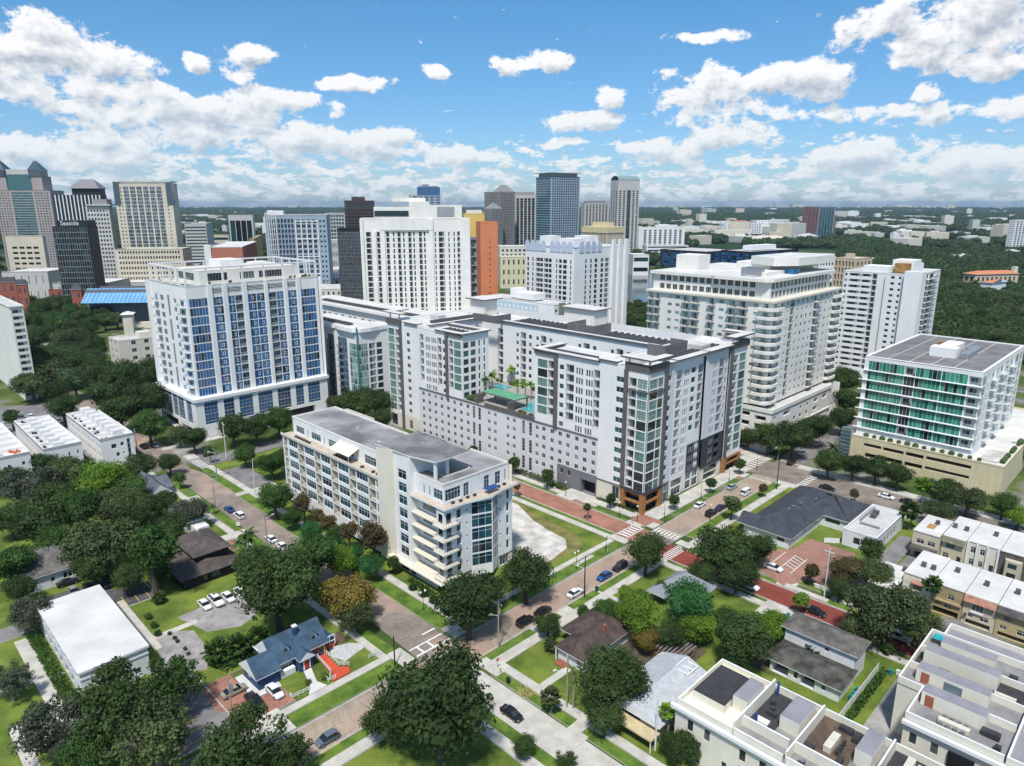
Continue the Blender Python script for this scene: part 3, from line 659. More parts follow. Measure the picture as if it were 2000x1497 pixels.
B.fV(108.0,206.3,218,0,5.2,[(208.5,216.5,.2,4.8,'w',{'nx': 5,'fr': M_frame_d})],S_char)
B.boxes('end_pier',S_wood,[(206.6,208.1,106.3,107.9,0,5.3),(216.8,218.2,106.3,107.9,0,5.3),(208.1,216.8,106.5,107.6,4.6,5.3),(208.1,216.8,106.6,107.5,2.6,3.1)])
# courtyard walls
bk = []
for v0 in (188.6,178.1,157.5,143.0,131.0):
    bk += [(v0,v0 - 1.3,'w',.8,1.5,{'nx': 1,'gl': G_petrol}),(v0 - 2.3,v0 - 5.2,'b',.1,2.8,{}),(v0 - 6.6,v0 - 8.2,'w',.8,1.6,{'nx': 1})]
bk = [c for c in bk if c[1] > 124.3]
B.fU(191,208,124,19.0,43.2,rows([(199,196,'b',.1,2.8,{})] + bk,FL),S_white)
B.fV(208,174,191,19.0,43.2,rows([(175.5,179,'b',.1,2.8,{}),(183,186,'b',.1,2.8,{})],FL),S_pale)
B.plain(161,218,107,231.6,0,43.4,'R'); B.plain(161.05,206,231.6,231.6,0,43.4,'B'); B.plain(174,191,124,124,19,43.2,'B')
B.wall.quad((206,124,0),(206,231.6,0),(206,231.6,43.2),(206,124,43.2),0)
B.wall.quad((218,124,0),(206,124,0),(206,124,43.2),(218,124,43.2),0); B.wall.quad((174,150.5,19),(161.05,150.5,19),(161.05,150.5,42.6),(174,150.5,42.6),0)
B.wall.quad((174,124,19),(174,150.5,19),(174,150.5,42.6),(174,124,42.6),0); B.wall.quad((174,186.3,19),(174,208,19),(174,208,42.6),(174,186.3,42.6),0)
# roofs
B.roof(161.0,218,107.2,124,42.9,R_white,.7); B.roof(161.0,174,124.02,150.5,42.4,R_white,.5); B.roof(191,206,124.02,208,42.6,R_white,.7)
B.roof(161.0,206,208.02,231.6,42.6,R_white,.7); B.roof(161.0,174,186.3,207.98,42.35,R_white,.5)
tr = [(160.4,163.0,124.5,150.6,43.0,43.45),(160.4,174.4,148.6,151.3,43.05,43.5),(160.4,163,186,201,43.0,43.45),(160.4,174.8,185.4,188.0,43.05,43.5),(172.4,174.8,188,207.8,43.0,43.45),(190.3,192.2,124,207.8,43.4,43.85),
      (174.8,192,106.3,109.0,43.7,44.2),(192,207.0,105.8,108.8,43.9,44.4),(160.3,163,117.6,124.6,43.8,44.25),(169.8,174.6,106.6,109,43.5,43.95),(160.3,163.5,211.8,220,43.6,44.0),(163.5,190,207.3,209.2,43.4,43.8)]
B.boxes('roof_edge',[S_trim,R_white],[(*b,0,1) for b in tr])
fas = [(160.55,161.0,106.7,115.0,42.4,44.7),(161.0,170.0,106.35,106.8,42.4,44.7),(160.45,160.85,113.8,115.2,6.9,42.4),(168.4,169.9,106.3,106.75,6.9,42.4),(160.6,161.0,141.9,150.6,41.9,43.0),(160.55,161.0,140.7,142.2,18.4,42.9),
       (160.6,161.0,186.2,194.4,41.8,43.0),(160.55,161.0,194.0,195.4,18.4,42.9),(160.5,160.95,221.9,223.3,.3,42.7),(160.5,161.0,221.9,231.8,42.2,44.3),(206.6,208.1,106.3,106.75,5.3,42.6),(206.4,218.3,106.25,106.7,42.6,44.8),(218.0,218.4,106.7,112,42.6,44.8),
       (160.7,161.0,124.2,140.7,18.95,19.25),(160.7,161.0,142.2,194.0,18.95,19.25),(160.7,161.0,195.4,212,18.95,19.25),(160.3,160.8,107,113.8,36.7,36.95),(160.85,168.4,106.3,106.75,36.7,36.95),(160.6,160.99,115.2,124,6.5,6.75)]
B.boxes('taupe_strip',S_trim,fas)
can = [(159.6,162.3,105.4,116,46.0,46.5),(162.3,170.4,105.4,108.2,46.0,46.5),(159.6,163,220.8,233,46.6,47.0),(163,170,229,233,46.6,47.0),(205.8,219.4,105.2,108.6,46.4,46.9),(216,219.4,108.6,115.6,46.4,46.9),(196,206.5,212,224,49.3,49.8),(207,217,163,180,49.0,49.4)]
B.boxes('roof_canopy',[S_trim,R_white],[(*b,0,1) for b in can])
st = [(160.6,161.1,106.6,107.1,44.7,46.0),(160.6,161.0,113.5,113.9,44.7,46.0),(168.5,168.9,106.6,107,44.7,46),(160.8,161.2,223,223.4,44.2,46.6),(160.8,161.2,229,229.4,44.2,46.6),(197.5,204.5,213.5,222.5,42.6,49.2),(208,208.4,107,107.4,44.8,46.4),(216.8,217.3,107.3,107.8,44.8,46.4),(208,216,164,179,42.6,48.9),(205.9,206.3,164,179,43,46)]
B.boxes('roof_stair_head',S_ivory,st)
scr = [(186,186.3,195.6,208,43.2,46.0),(186.3,195,195.6,195.9,43.2,46),(193.8,194.2,153,165,42.7,46.2),(194.2,204,164.7,165,42.7,46.2),(194.2,204,153,153.3,42.7,46.2),(180.5,193,114.6,114.95,43,46.4),(180.2,180.5,114.6,121,43,46.4),(192.9,193.2,114.95,121,43,46.4)]
B.boxes('plant_screen',mat('screen_grey',(.13,.13,.135),.7,.1,.5),scr)
rr = random.Random(3); up = []
for i in range(26):
    for j in range(3): up.append((174.5 + i * 1.22,108.9 + j * 1.75 + rr.uniform(-.1,.1),42.9))
for i in range(13): up.append((162.9,127 + i * 1.5,42.4)); up.append((164.3,128 + i * 1.4,42.4))
for k in range(60): up.append((193 + (k % 6) * 1.9 + rr.uniform(-.2,.2),126 + (k // 6) * 2.6,42.6))
for k in range(66): up.append((193 + (k % 6) * 1.9 + rr.uniform(-.2,.2),168 + (k // 6) * 2.4,42.6))
for k in range(46): up.append((171 + (k // 3) * 1.7,212 + (k % 3) * 1.9,42.6))
for k in range(15): up.append((163.2 + (k % 3) * 1.6,189.5 + (k // 3) * 2.4,42.35))
B.part('condenser_unit',[M_unit],lambda m: units(m,up),kind='stuff')
B.boxes('roof_box',R_light,[(194,199,110,115,42.9,45.2),(166,170,114,119,42.9,44.3),(177,181,219,224,42.6,44.5),(182,192,115.2,120.5,42.9,44.6)])
# deck with pool
B.part('pool_deck',[mat('deck_paving',(.33,.31,.29),.8,.15,.5,fine=.3),S_white],lambda m: m.quad((161,124,19.2),(191,124,19.2),(191,208,19.2),(161,208,19.2),0))
B.boxes('deck_parapet',S_trim,[(160.75,161.2,150.6,174.5,19.3,20.4)],'taupe parapet of the pool deck')
pool = mat('pool_water',(.03,.30,.34),.08,.15,1.,spec=.7)
B.part('pool',[pool,M_conc],lambda m: (m.box(167,170.5,151,163,19.21,19.3,0),m.box(170.5,180,160,166,19.21,19.31,0),m.box(181,186,186,196,19.22,19.32,0)))
B.part('green_pavilion_roof',[mat('green_membrane',(.10,.30,.17),.7,.12,.4),S_trim],lambda m: (m.box(164.2,171.0,162.8,179.6,22.6,23.0,1,0),m.box(161.3,164.2,178.6,179.6,19.2,22.6,1),m.box(161.3,164.4,162.8,163.6,19.2,22.6,1),m.box(170.4,170.8,163,163.4,19.2,22.6,1),m.box(170.4,170.8,179,179.4,19.2,22.6,1)),'green flat roof of the poolside pavilion')
B.finish()
# sun loungers on the deck: countable, a few pixels each
def lounger_mesh():
    m = MB(); m.box(-.33,.33,-1.0,.35,.25,.34,0); m.quad((-.33,.35,.34),(.33,.35,.34),(.33,.95,.8),(-.33,.95,.8),0)
    for a in (-.28,.24):
        for b in (-.9,.25): m.box(a,a + .05,b,b + .05,0,.25,1)
    return m.mesh('sun_lounger',[mat('lounger_cream',(.66,.62,.55),.7,.1),M_frame_d])
lm = lounger_mesh()
for i,(u,v) in enumerate([(174 + (k % 2) * 3.1,172 + k * .95) for k in range(14)]):
    o = bpy.data.objects.new('sun_lounger',lm); col.objects.link(o); o.location = (*W(u,v),19.2); o.rotation_euler.z = Q + 1.2 + (k % 3) * .1
    tag(o,'cream sun lounger in the row beside the rooftop pool of the long white block','sun lounger','sun loungers on the pool deck')
# ================================================================== cream and white condominium with the pointed roof slab
B = Bd('condominium_building','seven-storey cream and white condominium with stained grey roofs and long rows of balconies','condominium',92,114,S_ivory,G_petrol,M_frame_w)
gp = dict(gl=G_petrol,fr=M_frame_w,ny=1)
wf = [5.0,8.35,11.7,15.05,18.4]
wc = []
for (a,b,k) in [(187.9,185.9,'b'),(185.1,179.8,'w'),(179.4,176.2,'b'),(175.9,170.6,'w'),(170.2,167.2,'b'),(166.9,162.0,'w'),(161.6,158.4,'b'),(158.1,152.9,'w'),(152.5,149.5,'b'),(149.2,143.9,'w'),(143.5,140.6,'b'),(140.2,138.95,'w')]:
    wc.append((a,b,'w',.75,2.3,dict(nx=max(1,int((a - b) / 1.3)),**gp)) if k == 'w' else (a,b,'b',.1,2.95,{'rail': 'bar','wl': S_cream}))
B.fU(92,188.6,138.8,1.5,22.3,rows(wc,wf),S_white)
B.fU(93.5,188.6,138.8,0,1.5,[],S_cream)
B.part('terrace_floor',[mat('terrace_tile',(.50,.43,.35),.8,.15,.8,fine=.2),S_cream],lambda m: (m.box(91.7,95.3,138.8,188.9,21.5,21.8,1,0),m.box(91.6,91.75,138.8,188.9,21.8,22.5,1)))
B.fU(95.3,187.8,138.8,21.8,26.4,[(186.2,181.4,22.3,24.4,'w',dict(nx=3,**gp)),(179.8,179.2,22.0,24.3,'w',{'nx': 1}),(177.4,172.1,22.3,24.4,'w',dict(nx=4,**gp)),(170.6,170.0,22.0,24.3,'w',{'nx': 1}),(168,163.2,22.3,24.5,'w',dict(nx=3,**gp)),(160,155.2,22.3,24.5,'w',dict(nx=3,**gp)),(150,144.7,22.2,24.6,'w',dict(nx=4,**gp))],S_white)
B.roof(95.3,110,138.8,188.2,26.3,R_grey,.5,pm=S_ivory); B.roof(105,113.8,172.5,187.5,24.9,R_grey,.5,pm=S_cream)
B.plain(95.3,110,138.8,188.2,0,26.4,'RB',S_cream); B.plain(92,95.3,138.8,188.6,0,22,'B',S_cream); B.plain(105,113.8,172.5,187.5,0,25,'FRB',S_cream)
# tall block
bf = [24.6,21.3,18.0,14.65,11.25,8.0,4.7]
B.part('stair_wall',[mat('warm_cream_wall',(.72,.67,.55),.8,.05,.1)],lambda m: m.box(91.6,93.5,132.05,138.85,1.2,31.0))
B.fU(92,132.05,125.8,3.4,31,[(130.7,127.4,z,z + 2.35,'w',dict(nx=2,ny=1,gl=G_petrol,fr=M_frame_w)) for z in bf],S_white)
B.fU(92.4,138,117,0,3.4,[(131.5,128,.3,3.2,'w',{'fr': M_frame_d}),(127.4,125.4,.3,3.2,'w',{'fr': M_frame_d}),(122.5,117.2,1.2,3.0,'w',{'gl': G_petrol})],S_white)
B.plain(92,104,125.8,138.8,21.5,31,'FRB',S_white)
B.part('roof_slab',[S_ivory,R_grey],lambda m: m.prism([(91.4,138.9),(91.9,126.2),(93.7,118.3),(104.2,118.3),(104.4,138.9)][::1],30.95,31.3,0,1,True),'white-edged roof slab pointing out over the terrace')
B.boxes('roof_post',S_white,[(93.9,94.5,118.7,119.3,21.6,30.95),(98.3,98.9,119.8,120.4,26.3,30.95)])
# lower right part with penthouse
V = 114.0
B.fV(V + 1.2,93.3,113.8,21.8,26.5,[(93.8,98.4,22.4,25.2,'w',dict(nx=5,**gp)),(99.3,101.0,22.0,25.3,'w',dict(nx=2,**gp)),(105.8,107.5,22.0,25.3,'w',dict(nx=2,**gp)),(109.4,111.2,22.0,25.3,'w',dict(nx=2,**gp)),(112.6,113.1,22.3,25.2,'w',{'nx': 1})],S_white)
B.fU(93.3,125.8,V + 1.2,21.8,26.5,[(122.6,122.1,22.6,25,'w',{'nx': 1}),(120.5,120.0,22.6,25,'w',{'nx': 1}),(118.9,115.6,22.6,25.0,'w',dict(nx=3,**gp))],S_white)
B.part('roof',[R_grey,S_ivory,S_cream],lambda m: (m.quad((93.6,115.5,26.3),(113.6,115.5,26.3),(113.6,119.4,26.3),(93.6,119.4,26.3),0),m.quad((104.8,119.4,26.3),(113.6,119.4,26.3),(113.6,129,26.3),(104.8,129,26.3),0),m.quad((93.6,119.4,26.3),(97.2,119.4,26.3),(97.2,126,26.3),(93.6,126,26.3),0),
        m.quad((97.2,119.4,22.6),(104.8,119.4,22.6),(104.8,127.4,22.6),(97.2,127.4,22.6),0),m.box(104.7,104.95,119.2,127.4,22.6,26.8,2),m.box(97.1,97.3,119.4,126,22.6,26.5,2),m.box(97.3,104.7,119.2,119.4,22.6,26.6,2),m.box(93.3,113.9,115.2,115.4,26.2,26.9,1),m.box(113.7,113.9,115.4,129,26.2,26.9,1),m.box(93.3,93.5,115.4,126,26.2,26.9,1)))
B.part('terrace_floor',[mat('terrace_tile',(1,1,1)),S_white],lambda m: m.prism([(91.8,126),(91.8,113.2),(98,113.0),(105,111.4),(109.4,112.4),(115.2,112.8),(115.2,116),(93.3,116),(93.3,126)],21.3,21.75,1,0,True))
B.boxes('terrace_awning',mat('blue_canvas',(.02,.06,.22),.7,.1),[(104.4,108.2,112.3,114.2,22.9,23.0)],'blue canvas laid over the roof terrace')
lf = [17.4,14.1,10.8,7.4,4.1]
B.fU(94.2,125.8,116.6,3.4,21.4,[(124.2,117.2,z + .55,z + 2.6,'w',dict(nx=6,gl=G_petrol,fr=M_frame_w)) for z in lf],S_white)
B.plain(92,94.2,125.8,126,3.4,21.4,'F',S_white)
B.boxes('balcony_slab',S_cream,[(91.9,94.2,116.0,125.8,z + 3.0,z + 3.25) for z in lf[1:]] + [(90.2,94.2,113.0,134,3.3,3.6),(90.8,94.2,113.6,127,.0,.1)])
B.face(92.2,116.6,0,-1,2.6,3.4,21.4,[(.4,2.2,z + .2,z + 2.6,'w',dict(nx=1,gl=G_petrol,fr=M_frame_w)) for z in lf],S_white)
B.fV(V,92.2,100.4,3.4,21.4,[q for z in lf for q in ((92.9,94.5,z + .1,z + 2.7,'w',{'nx': 1}),(96.0,97.4,z + .5,z + 2.7,'w',{'nx': 1,'gl': G_petrol}),(98.9,99.4,z + 1.4,z + 2.1,'w',{'nx': 1}))],S_white)
def bay(p,q,nx):
    d = math.hypot(q[0] - p[0],q[1] - p[1]); B.face(p[0],p[1],(q[0] - p[0]) / d,(q[1] - p[1]) / d,d,1.5,21.3,[(.15,d - .15,z + .1,z + 3.15,'c',dict(nx=nx,ny=1,gl=G_petrol,fr=M_frame_w)) for z in lf + [1.3] if z > 1.4],S_white)
bay((100.4,V),(105.4,111.9),3); bay((105.4,111.9),(109.2,V),3)
B.fV(V,109.2,114,3.4,21.4,[q for z in lf for q in ((109.7,110.2,z + 1.4,z + 2.1,'w',{'nx': 1}),(112.0,112.9,z + .5,z + 2.8,'w',{'nx': 1,'gl': G_petrol}))],S_white)
B.fV(V + .3,92.4,114,0,3.4,[(94,99,.4,3,'w',{'gl': G_petrol}),(110,113,.4,3,'w',{})],S_cream)
for z in lf[:-1] + [lf[-1]]:
    B.part('corner_balcony',[S_cream,M_rail],lambda m: (m.box(90.9,95.6,112.6,116.6,z - .12,z + .1,0),m.box(90.95,95.5,112.65,112.7,z + .95,z + 1.02,1),m.box(90.95,91.0,112.7,116.6,z + .95,z + 1.02,1),[m.box(91 + i * .45,91.04 + i * .45,112.65,112.7,z + .1,z + .95,1) for i in range(10)]))
B.plain(93,114,114,138.8,0,26.3,'R',S_cream)
aw = mat('cream_awning',(.72,.66,.50),.8,.05)
B.part('awning',[aw,M_frame_w],lambda m: (m.quad((91.8,161.8,24.1),(91.8,152.2,24.1),(95.2,152.2,25.6),(95.2,161.8,25.6),0),m.box(91.8,91.9,152.3,152.4,21.7,24.1,1),m.box(91.8,91.9,161.6,161.7,21.7,24.1,1)),'cream awning over the roof terrace')
def terrace_things(m):
    for v in (182.5,181,179.5,178,176.5,175,160.5,159,157.5,156,154.5,148,143,141): m.box(93,93.8,v,v + .7,21.8,22.3)
    for (u,v) in ((99.5,114.2),(101.5,114),(95,114.2),(109,113.7),(111,113.8),(97,113.8)): m.box(u,u + .8,v,v + .5,21.8,22.3)
B.part('terrace_furniture',[M_frame_d],terrace_things,kind='stuff')
B.boxes('roof_vent',R_light,[(100,100.8,150,150.8,26.3,26.8),(103,103.6,165,165.6,26.3,26.7),(98,98.6,176,176.6,26.3,26.8),(99,99.5,130,130.5,31.3,31.7)])
B.finish()

# ================================================================== white tower with blue glass
B = Bd('glass_tower','white tower with deep blue glass, balconies and an open white frame over its pool roof','apartment tower',98,268,S_white,G_blue,M_frame_w,cap=300,minpx=7)
tf = [54.0 - 3.42 * (k + 1) for k in range(11)]
cols = [(98.6,105.5),(107.7,111.4),(113.5,119.1),(121.3,128.2),(129.9,136.3),(138.3,142.1),(144.1,150.7)]
hs = []; rr = random.Random(5)
for z in tf:
    hs.append((98.7,105.5,z + .15,z + 3.3,'c',{'nx': 6}))
    hs.append((107.7,111.4,z + .1,z + 3.3,'c',{'nx': 3,'sq': True}))
    hs += [(113.5,116.1,z + .1,z + 3.3,'c',{'nx': 2,'sq': True}),(116.3,119.1,z + .1,z + 3.2,'b',{'rail': 'glass','wl': M_frame_g,'gl': G_blue})]
    hs += [(121.3,124.7,z + .1,z + 3.3,'c',{'nx': 2,'sq': True}),(124.85,128.2,z + .1,z + 3.3,'c',{'nx': 2,'sq': True})]
    hs += [(129.9,133.1,z + .1,z + 3.2,'b',{'rail': 'glass','wl': M_frame_g}),(133.3,136.3,z + .1,z + 3.3,'c',{'nx': 2,'sq': True})]
    hs.append((138.3,142.1,z + .1,z + 3.3,'c',{'nx': 3,'sq': True})); hs.append((144.1,150.7,z + .15,z + 3.3,'c',{'nx': 5}))
for (a,b) in cols[1:6]: hs.append((a,b,55.1,57.3,'l',{}))
B.fV(268,98,152,16.2,58.7,hs)
B.boxes('pilaster',S_white,[(a,b,267.55,268,16,58.9) for a,b in ((105.7,107.5),(111.6,113.3),(119.3,121.1),(128.4,129.7),(136.5,138.1),(142.3,143.9))])
hl = []
for z in tf:
    hl += [(301.9,297.8,z + .1,z + 2.9,'p',{'rail': 'glass','proj': 1.2}),(295.6,292.2,z + .6,z + 2.8,'w',{'gl': G_sky}),(281.5,278.9,z + .8,z + 2.6,'w',{'gl': G_sky}),(275.3,269.8,z + .1,z + 2.9,'p',{'rail': 'glass','proj': 1.4})]
for k in range(4): hl.append((288,285.8,54 - 3.42 * 2.8 * (k + 1) + 1.2,54 - 3.42 * 2.8 * k,'w',{'gl': G_sky}))
B.fU(98,305,268,16.2,58.7,[h for h in hl if h[2] > 16.3])
gb = [(99.2,104.4),(106.8,110.9),(113,118.6),(120.9,127),(129.3,135),(137.4,141),(143.1,148.7)]
B.fV(266,96,152.4,0,15,[(a,b,5.5,14.2,'g',{'fr': M_frame_g,'wl': M_frame_g}) for a,b in gb] + [(110,122,.2,3.8,'o'),(126,146,.2,4.2,'o')])
B.fU(96,305,266,0,15,[(a,b,5.5,14.6,'g',{'fr': M_frame_g,'wl': M_frame_g}) for a,b in ((304,298.4),(296.4,290.6),(289.4,284.5),(283.8,277.8),(275.1,270.2))] + [(304,286,.2,4.2,'o'),(283,272,.2,3.6,'o')])
B.boxes('podium_ledge',S_white,[(95.4,98,265.4,305.6,15,16.2),(98,153,265.4,268,15,16.2)])
B.plain(96,152.4,266,305,0,58.7,'RB')
B.roof(98,152,268,305,58.0,mat('roof_deck_tan',(.50,.46,.40),.8,.12,.3),.8)
fr_ = []
for v in (268.0,304.4): fr_ += [(98,152,v,v + .6,64.6,65.2)]
for u in (98.0,151.4): fr_ += [(u,u + .6,268.6,304.4,64.6,65.2)]
for u in (98.0,105.9,112.0,119.7,128.6,136.8,142.6,151.4): fr_ += [(u,u + .6,268.0,268.6,58.8,64.6),(u,u + .6,304.4,305,58.8,64.6)]
for v in (275.5,282.5,290,297): fr_ += [(98,98.6,v,v + .6,58.8,64.6),(151.4,152,v,v + .6,58.8,64.6)]
B.boxes('rooftop_frame',S_white,fr_)
B.fV(275,106,146,58,63.2,[(109,117,59.2,62.2,'w',{'gl': G_dark,'fr': M_frame_g}),(122,128,59.2,62,'w',{'gl': G_dark}),(130,140,59.2,62,'w',{'gl': G_dark})],S_ivory)
B.fU(106,300,275,58,63.2,[(296,280,59.2,62.2,'w',{'gl': G_dark})],S_ivory); B.plain(106,146,275,300,58,63.2,'RB',S_ivory)
B.roof(106,146,275,300,63.1,mat('cream_roof',(.60,.57,.50),.8,.1,.3),.3,pm=S_ivory)
B.boxes('plant_room',S_white,[(118,127,283,294,63.2,66.4),(133,140,286,292,63.2,64.6)])
B.boxes('pool',pool,[(99.6,104.6,270,282,58.05,58.3)],'small turquoise rooftop pool behind the open frame')
def planters(m):
    for (u,v) in ((141,270),(143.5,270.5),(149.5,270),(147,271),(150,274),(108,271),(116,270.5)): m.ball((u,v,58.8),.8,6,4)
B.part('planter_shrub',mat('roof_shrub',(.05,.09,.025),.9,.3),planters,kind='stuff')
B.finish()

# ================================================================== white and teal block with the curved balconies, behind the tower
B = Bd('curved_apartment_block','white mid-rise with blue-grey walls and a green glass corner, right of the blue glass tower','apartment building',160,252,S_white,G_dark,M_frame_w)
S_bg = mat('blue_grey_panel',(.085,.135,.20),.7,.08,.3)
f7 = [3.6 + 3.0 * k for k in range(9)]
B.fU(160,300,252,3.5,36,rows([(281,279.4,'w',.8,1.6,{}),(277.6,276.4,'w',.8,1.6,{}),(265.2,263.6,'w',.8,1.6,{}),(297,295,'w',.8,1.5,{}),(291,289,'w',.8,1.5,{}),(285.5,283.8,'w',.8,1.5,{})],f7))
B.fU(159.8,275.6,270.9,0,32.4,rows([(275.4,271.3,'p',.1,2.6,{'wl': S_bg,'proj': 1.0})],f7),S_bg)
B.fU(159.8,267.5,260.6,0,32.2,rows([(267.2,264,'p',.1,2.6,{'wl': S_bg,'proj': 1.0}),(262.6,261.2,'w',.8,1.6,{'wl': S_bg})],f7),S_bg)
B.fU(159.7,258.9,252,0,32.3,rows([(258.6,252.2,'c',.05,2.9,{'gl': G_mint,'fr': M_frame_w,'nx': 4,'ny': 1})],f7))
B.fU(160,300,252,0,3.5,[],S_grey)
B.fV(252,160,177,0,36,rows([(160.2,164.6,'c',.05,2.9,{'gl': G_mint,'fr': M_frame_w,'nx': 4,'ny': 1}),(165.4,168.5,'b',.1,2.6,{}),(169.2,172.0,'w',.3,2.3,{'gl': G_petrol,'fr': M_frame_d})],f7))
B.part('curved_parapet',[S_white,R_white],lambda m: m.prism([(158.6,300),(158.6,290),(159.6,287),(158.4,282),(158.4,272),(159.6,269),(158.4,265),(158.4,254),(161,251),(166,250.6),(171,251.6),(178,251.6),(178,262),(175,266),(175,300)],35.6,37.2,0,1))
B.boxes('glass_fin',mat('teal_fin',(.02,.22,.20),.3,.05),[(159.2,159.6,251.4,251.9,1,38)])
B.part('condenser_unit',[M_unit],lambda m: units(m,[(162 + (k % 2) * 1.4,262 + (k // 2) * 1.9,37.1) for k in range(38)]),kind='stuff')
f8 = [5 + 3.0 * k for k in range(10)]
B.fU(186,345,236,0,38.2,rows([(v,v - 2.6,k,.6,2.1,{'gl': G_sky} if k == 'w' else {'rail': 'glass'}) for v,k in ((324,'w'),(319,'w'),(313,'b'),(307,'w'),(300,'b'),(296,'b'),(289,'w'),(283,'b'),(279,'b'),(272,'w'),(266,'w'),(258,'b'),(252,'w'))],f8))
B.plain(186,204,236,345,0,38.2,'FRB'); B.plain(160,177,252,300,0,36,'RB')
B.part('roof',[R_white,S_white],lambda m: (m.box(184.6,205,235,346,38.2,39.3,1,0)))
B.part('condenser_unit',[M_unit],lambda m: units(m,[(188.5 + (k % 2) * 1.5,242 + (k // 2) * 1.75,39.2) for k in range(100)]),kind='stuff')
B.finish()

# ================================================================== long parking deck behind the white block
B = Bd('parking_deck','low pale parking deck with a flat roof behind the long white apartment block','parking garage',212,240,S_cream)
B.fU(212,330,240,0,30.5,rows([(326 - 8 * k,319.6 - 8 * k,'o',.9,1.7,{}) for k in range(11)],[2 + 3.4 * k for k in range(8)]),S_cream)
B.plain(212,262,240,330,0,30.5,'FRB',S_cream); B.roof(212,262,240,330,30.2,R_light,.7)
B.finish()

# ================================================================== cream tower with curved balconies
B = Bd('balcony_tower','broad cream condominium tower with stacked curved balconies and terraces below its roof','condominium tower',237,108,S_ivory,G_mint,M_frame_w,cap=300,minpx=7)
cf = [53.9 - 3.07 * (k + 1) + .9 for k in range(12)]
W3 = lambda a,b: (a,b,'w',.9,1.25,{'nx': 3})
left = [(159.6,154,'p',.1,2.7,{'proj': 1.3}),W3(150.7,148.9),W3(147.3,145.4),(144,136.6,'p',.1,2.7,{'proj': 1.2}),(133.0,130.2,'p',.1,2.7,{'proj': 1.3}),W3(128.7,126.7),(125,117.2,'p',.1,2.7,{'proj': 1.3}),W3(115.2,113.5),(111.6,108.9,'p',.1,2.7,{'proj': 1.5})]
left2 = []
for c in left:
    if c[2] == 'p' and c[0] - c[1] > 5: h = (c[0] + c[1]) / 2; left2 += [(c[0],h + .1,*c[2:]),(h - .1,c[1],*c[2:])]
    else: left2.append(c)
B.fU(237,160,108,17,54.6,rows(left2,cf))
right = [(237.6,241.6,'p',.1,2.7,{'proj': 1.5}),W3(243.6,245.1),W3(248.4,249.9),(251.4,254.6,'b',.1,2.7,{}),(257,258.4,'w',.9,1.4,{'nx': 1}),(261,262.6,'w',.9,1.4,{'nx': 1}),(265,266.6,'w',.9,1.4,{'nx': 1}),(269,270.6,'w',.9,1.4,{'nx': 1}),(272,276.2,'p',.1,2.7,{'proj': 1.4}),(278.6,280,'w',.9,1.4,{'nx': 1}),(283,284.6,'w',.9,1.4,{'nx': 1}),(287.5,289,'w',.9,1.4,{'nx': 1}),(290.4,294.6,'p',.1,2.7,{'proj': 1.6})]
B.fV(108,237,296,17,54.6,rows(right,cf))
B.plain(237,296,108,160,0,54.6,'RB')
B.part('corner_balcony',[S_ivory],lambda m: [m.prism([(235.2,113),(235.2,109),(235.9,107.2),(238,106.2),(243,106.2),(243,107.9),(237,107.9),(237,113)],z - .1,z + .95,0,0,True) for z in cf],'rounded solid balconies wrapped round the near corner','stuff')
B.part('corner_balcony',[S_ivory],lambda m: [m.prism([(289.5,107.9),(289.5,106.4),(294,105.6),(297,106.0),(298.6,107.8),(298.4,112),(296,112),(296,107.9)],z - .1,z + .95,0,0,True) for z in cf],None,'stuff')
# setbacks
B.part('terrace_floor',[S_cream],lambda m: (m.box(236.0,297,107.0,160.5,54.6,55.3)))
B.fU(239,159,110.5,55.3,62,rows([(156 - 2.9 * k,153.9 - 2.9 * k,'w',.5,2.1,{'gl': G_dark,'nx': 3}) for k in range(14)],[55.3,58.6]))
B.fV(110.5,239,292,55.3,61.5,rows([(240 + 3.1 * k,242.4 + 3.1 * k,'w',.4,2.3,{'nx': 3,'gl': G_sky}) for k in range(16)],[55.3,58.5]))
B.plain(239,292,110.5,159,55.3,61.7,'RB'); B.part('roof',[S_ivory,R_white],lambda m: (m.prism([(237.6,160),(237.6,133),(236.4,131),(236.4,112),(238.5,109.2),(292,108.6),(294,112),(294,160)],61.5,62.6,0,1,True)))
B.boxes('plant_room',S_ivory,[(250,259,146,156,62.6,68.5),(247,262,116,122,62.6,64.0),(262,286,122,136,62.6,66.2)])
B.part('helipad_crown',[S_ivory,R_white],lambda m: m.prism([(256,118),(264,112),(292,109.5),(296,112),(292,128),(262,130)],65.6,68.6,0,1,True))
B.boxes('plant_frame',M_metal,[(243,249,118,118.3,63,65.6),(243,243.3,118.3,124,63,65.6),(249,249.3,118,124,63,65.6),(243,249.3,123.8,124.1,63,65.6)])
B.boxes('gantry',mat('blue_gantry',(.02,.14,.32),.5,.1),[(262,266,112,112.6,63.5,64.3),(262,262.5,112,116,62.6,64.3)],'blue window-cleaning gantry on the roof')
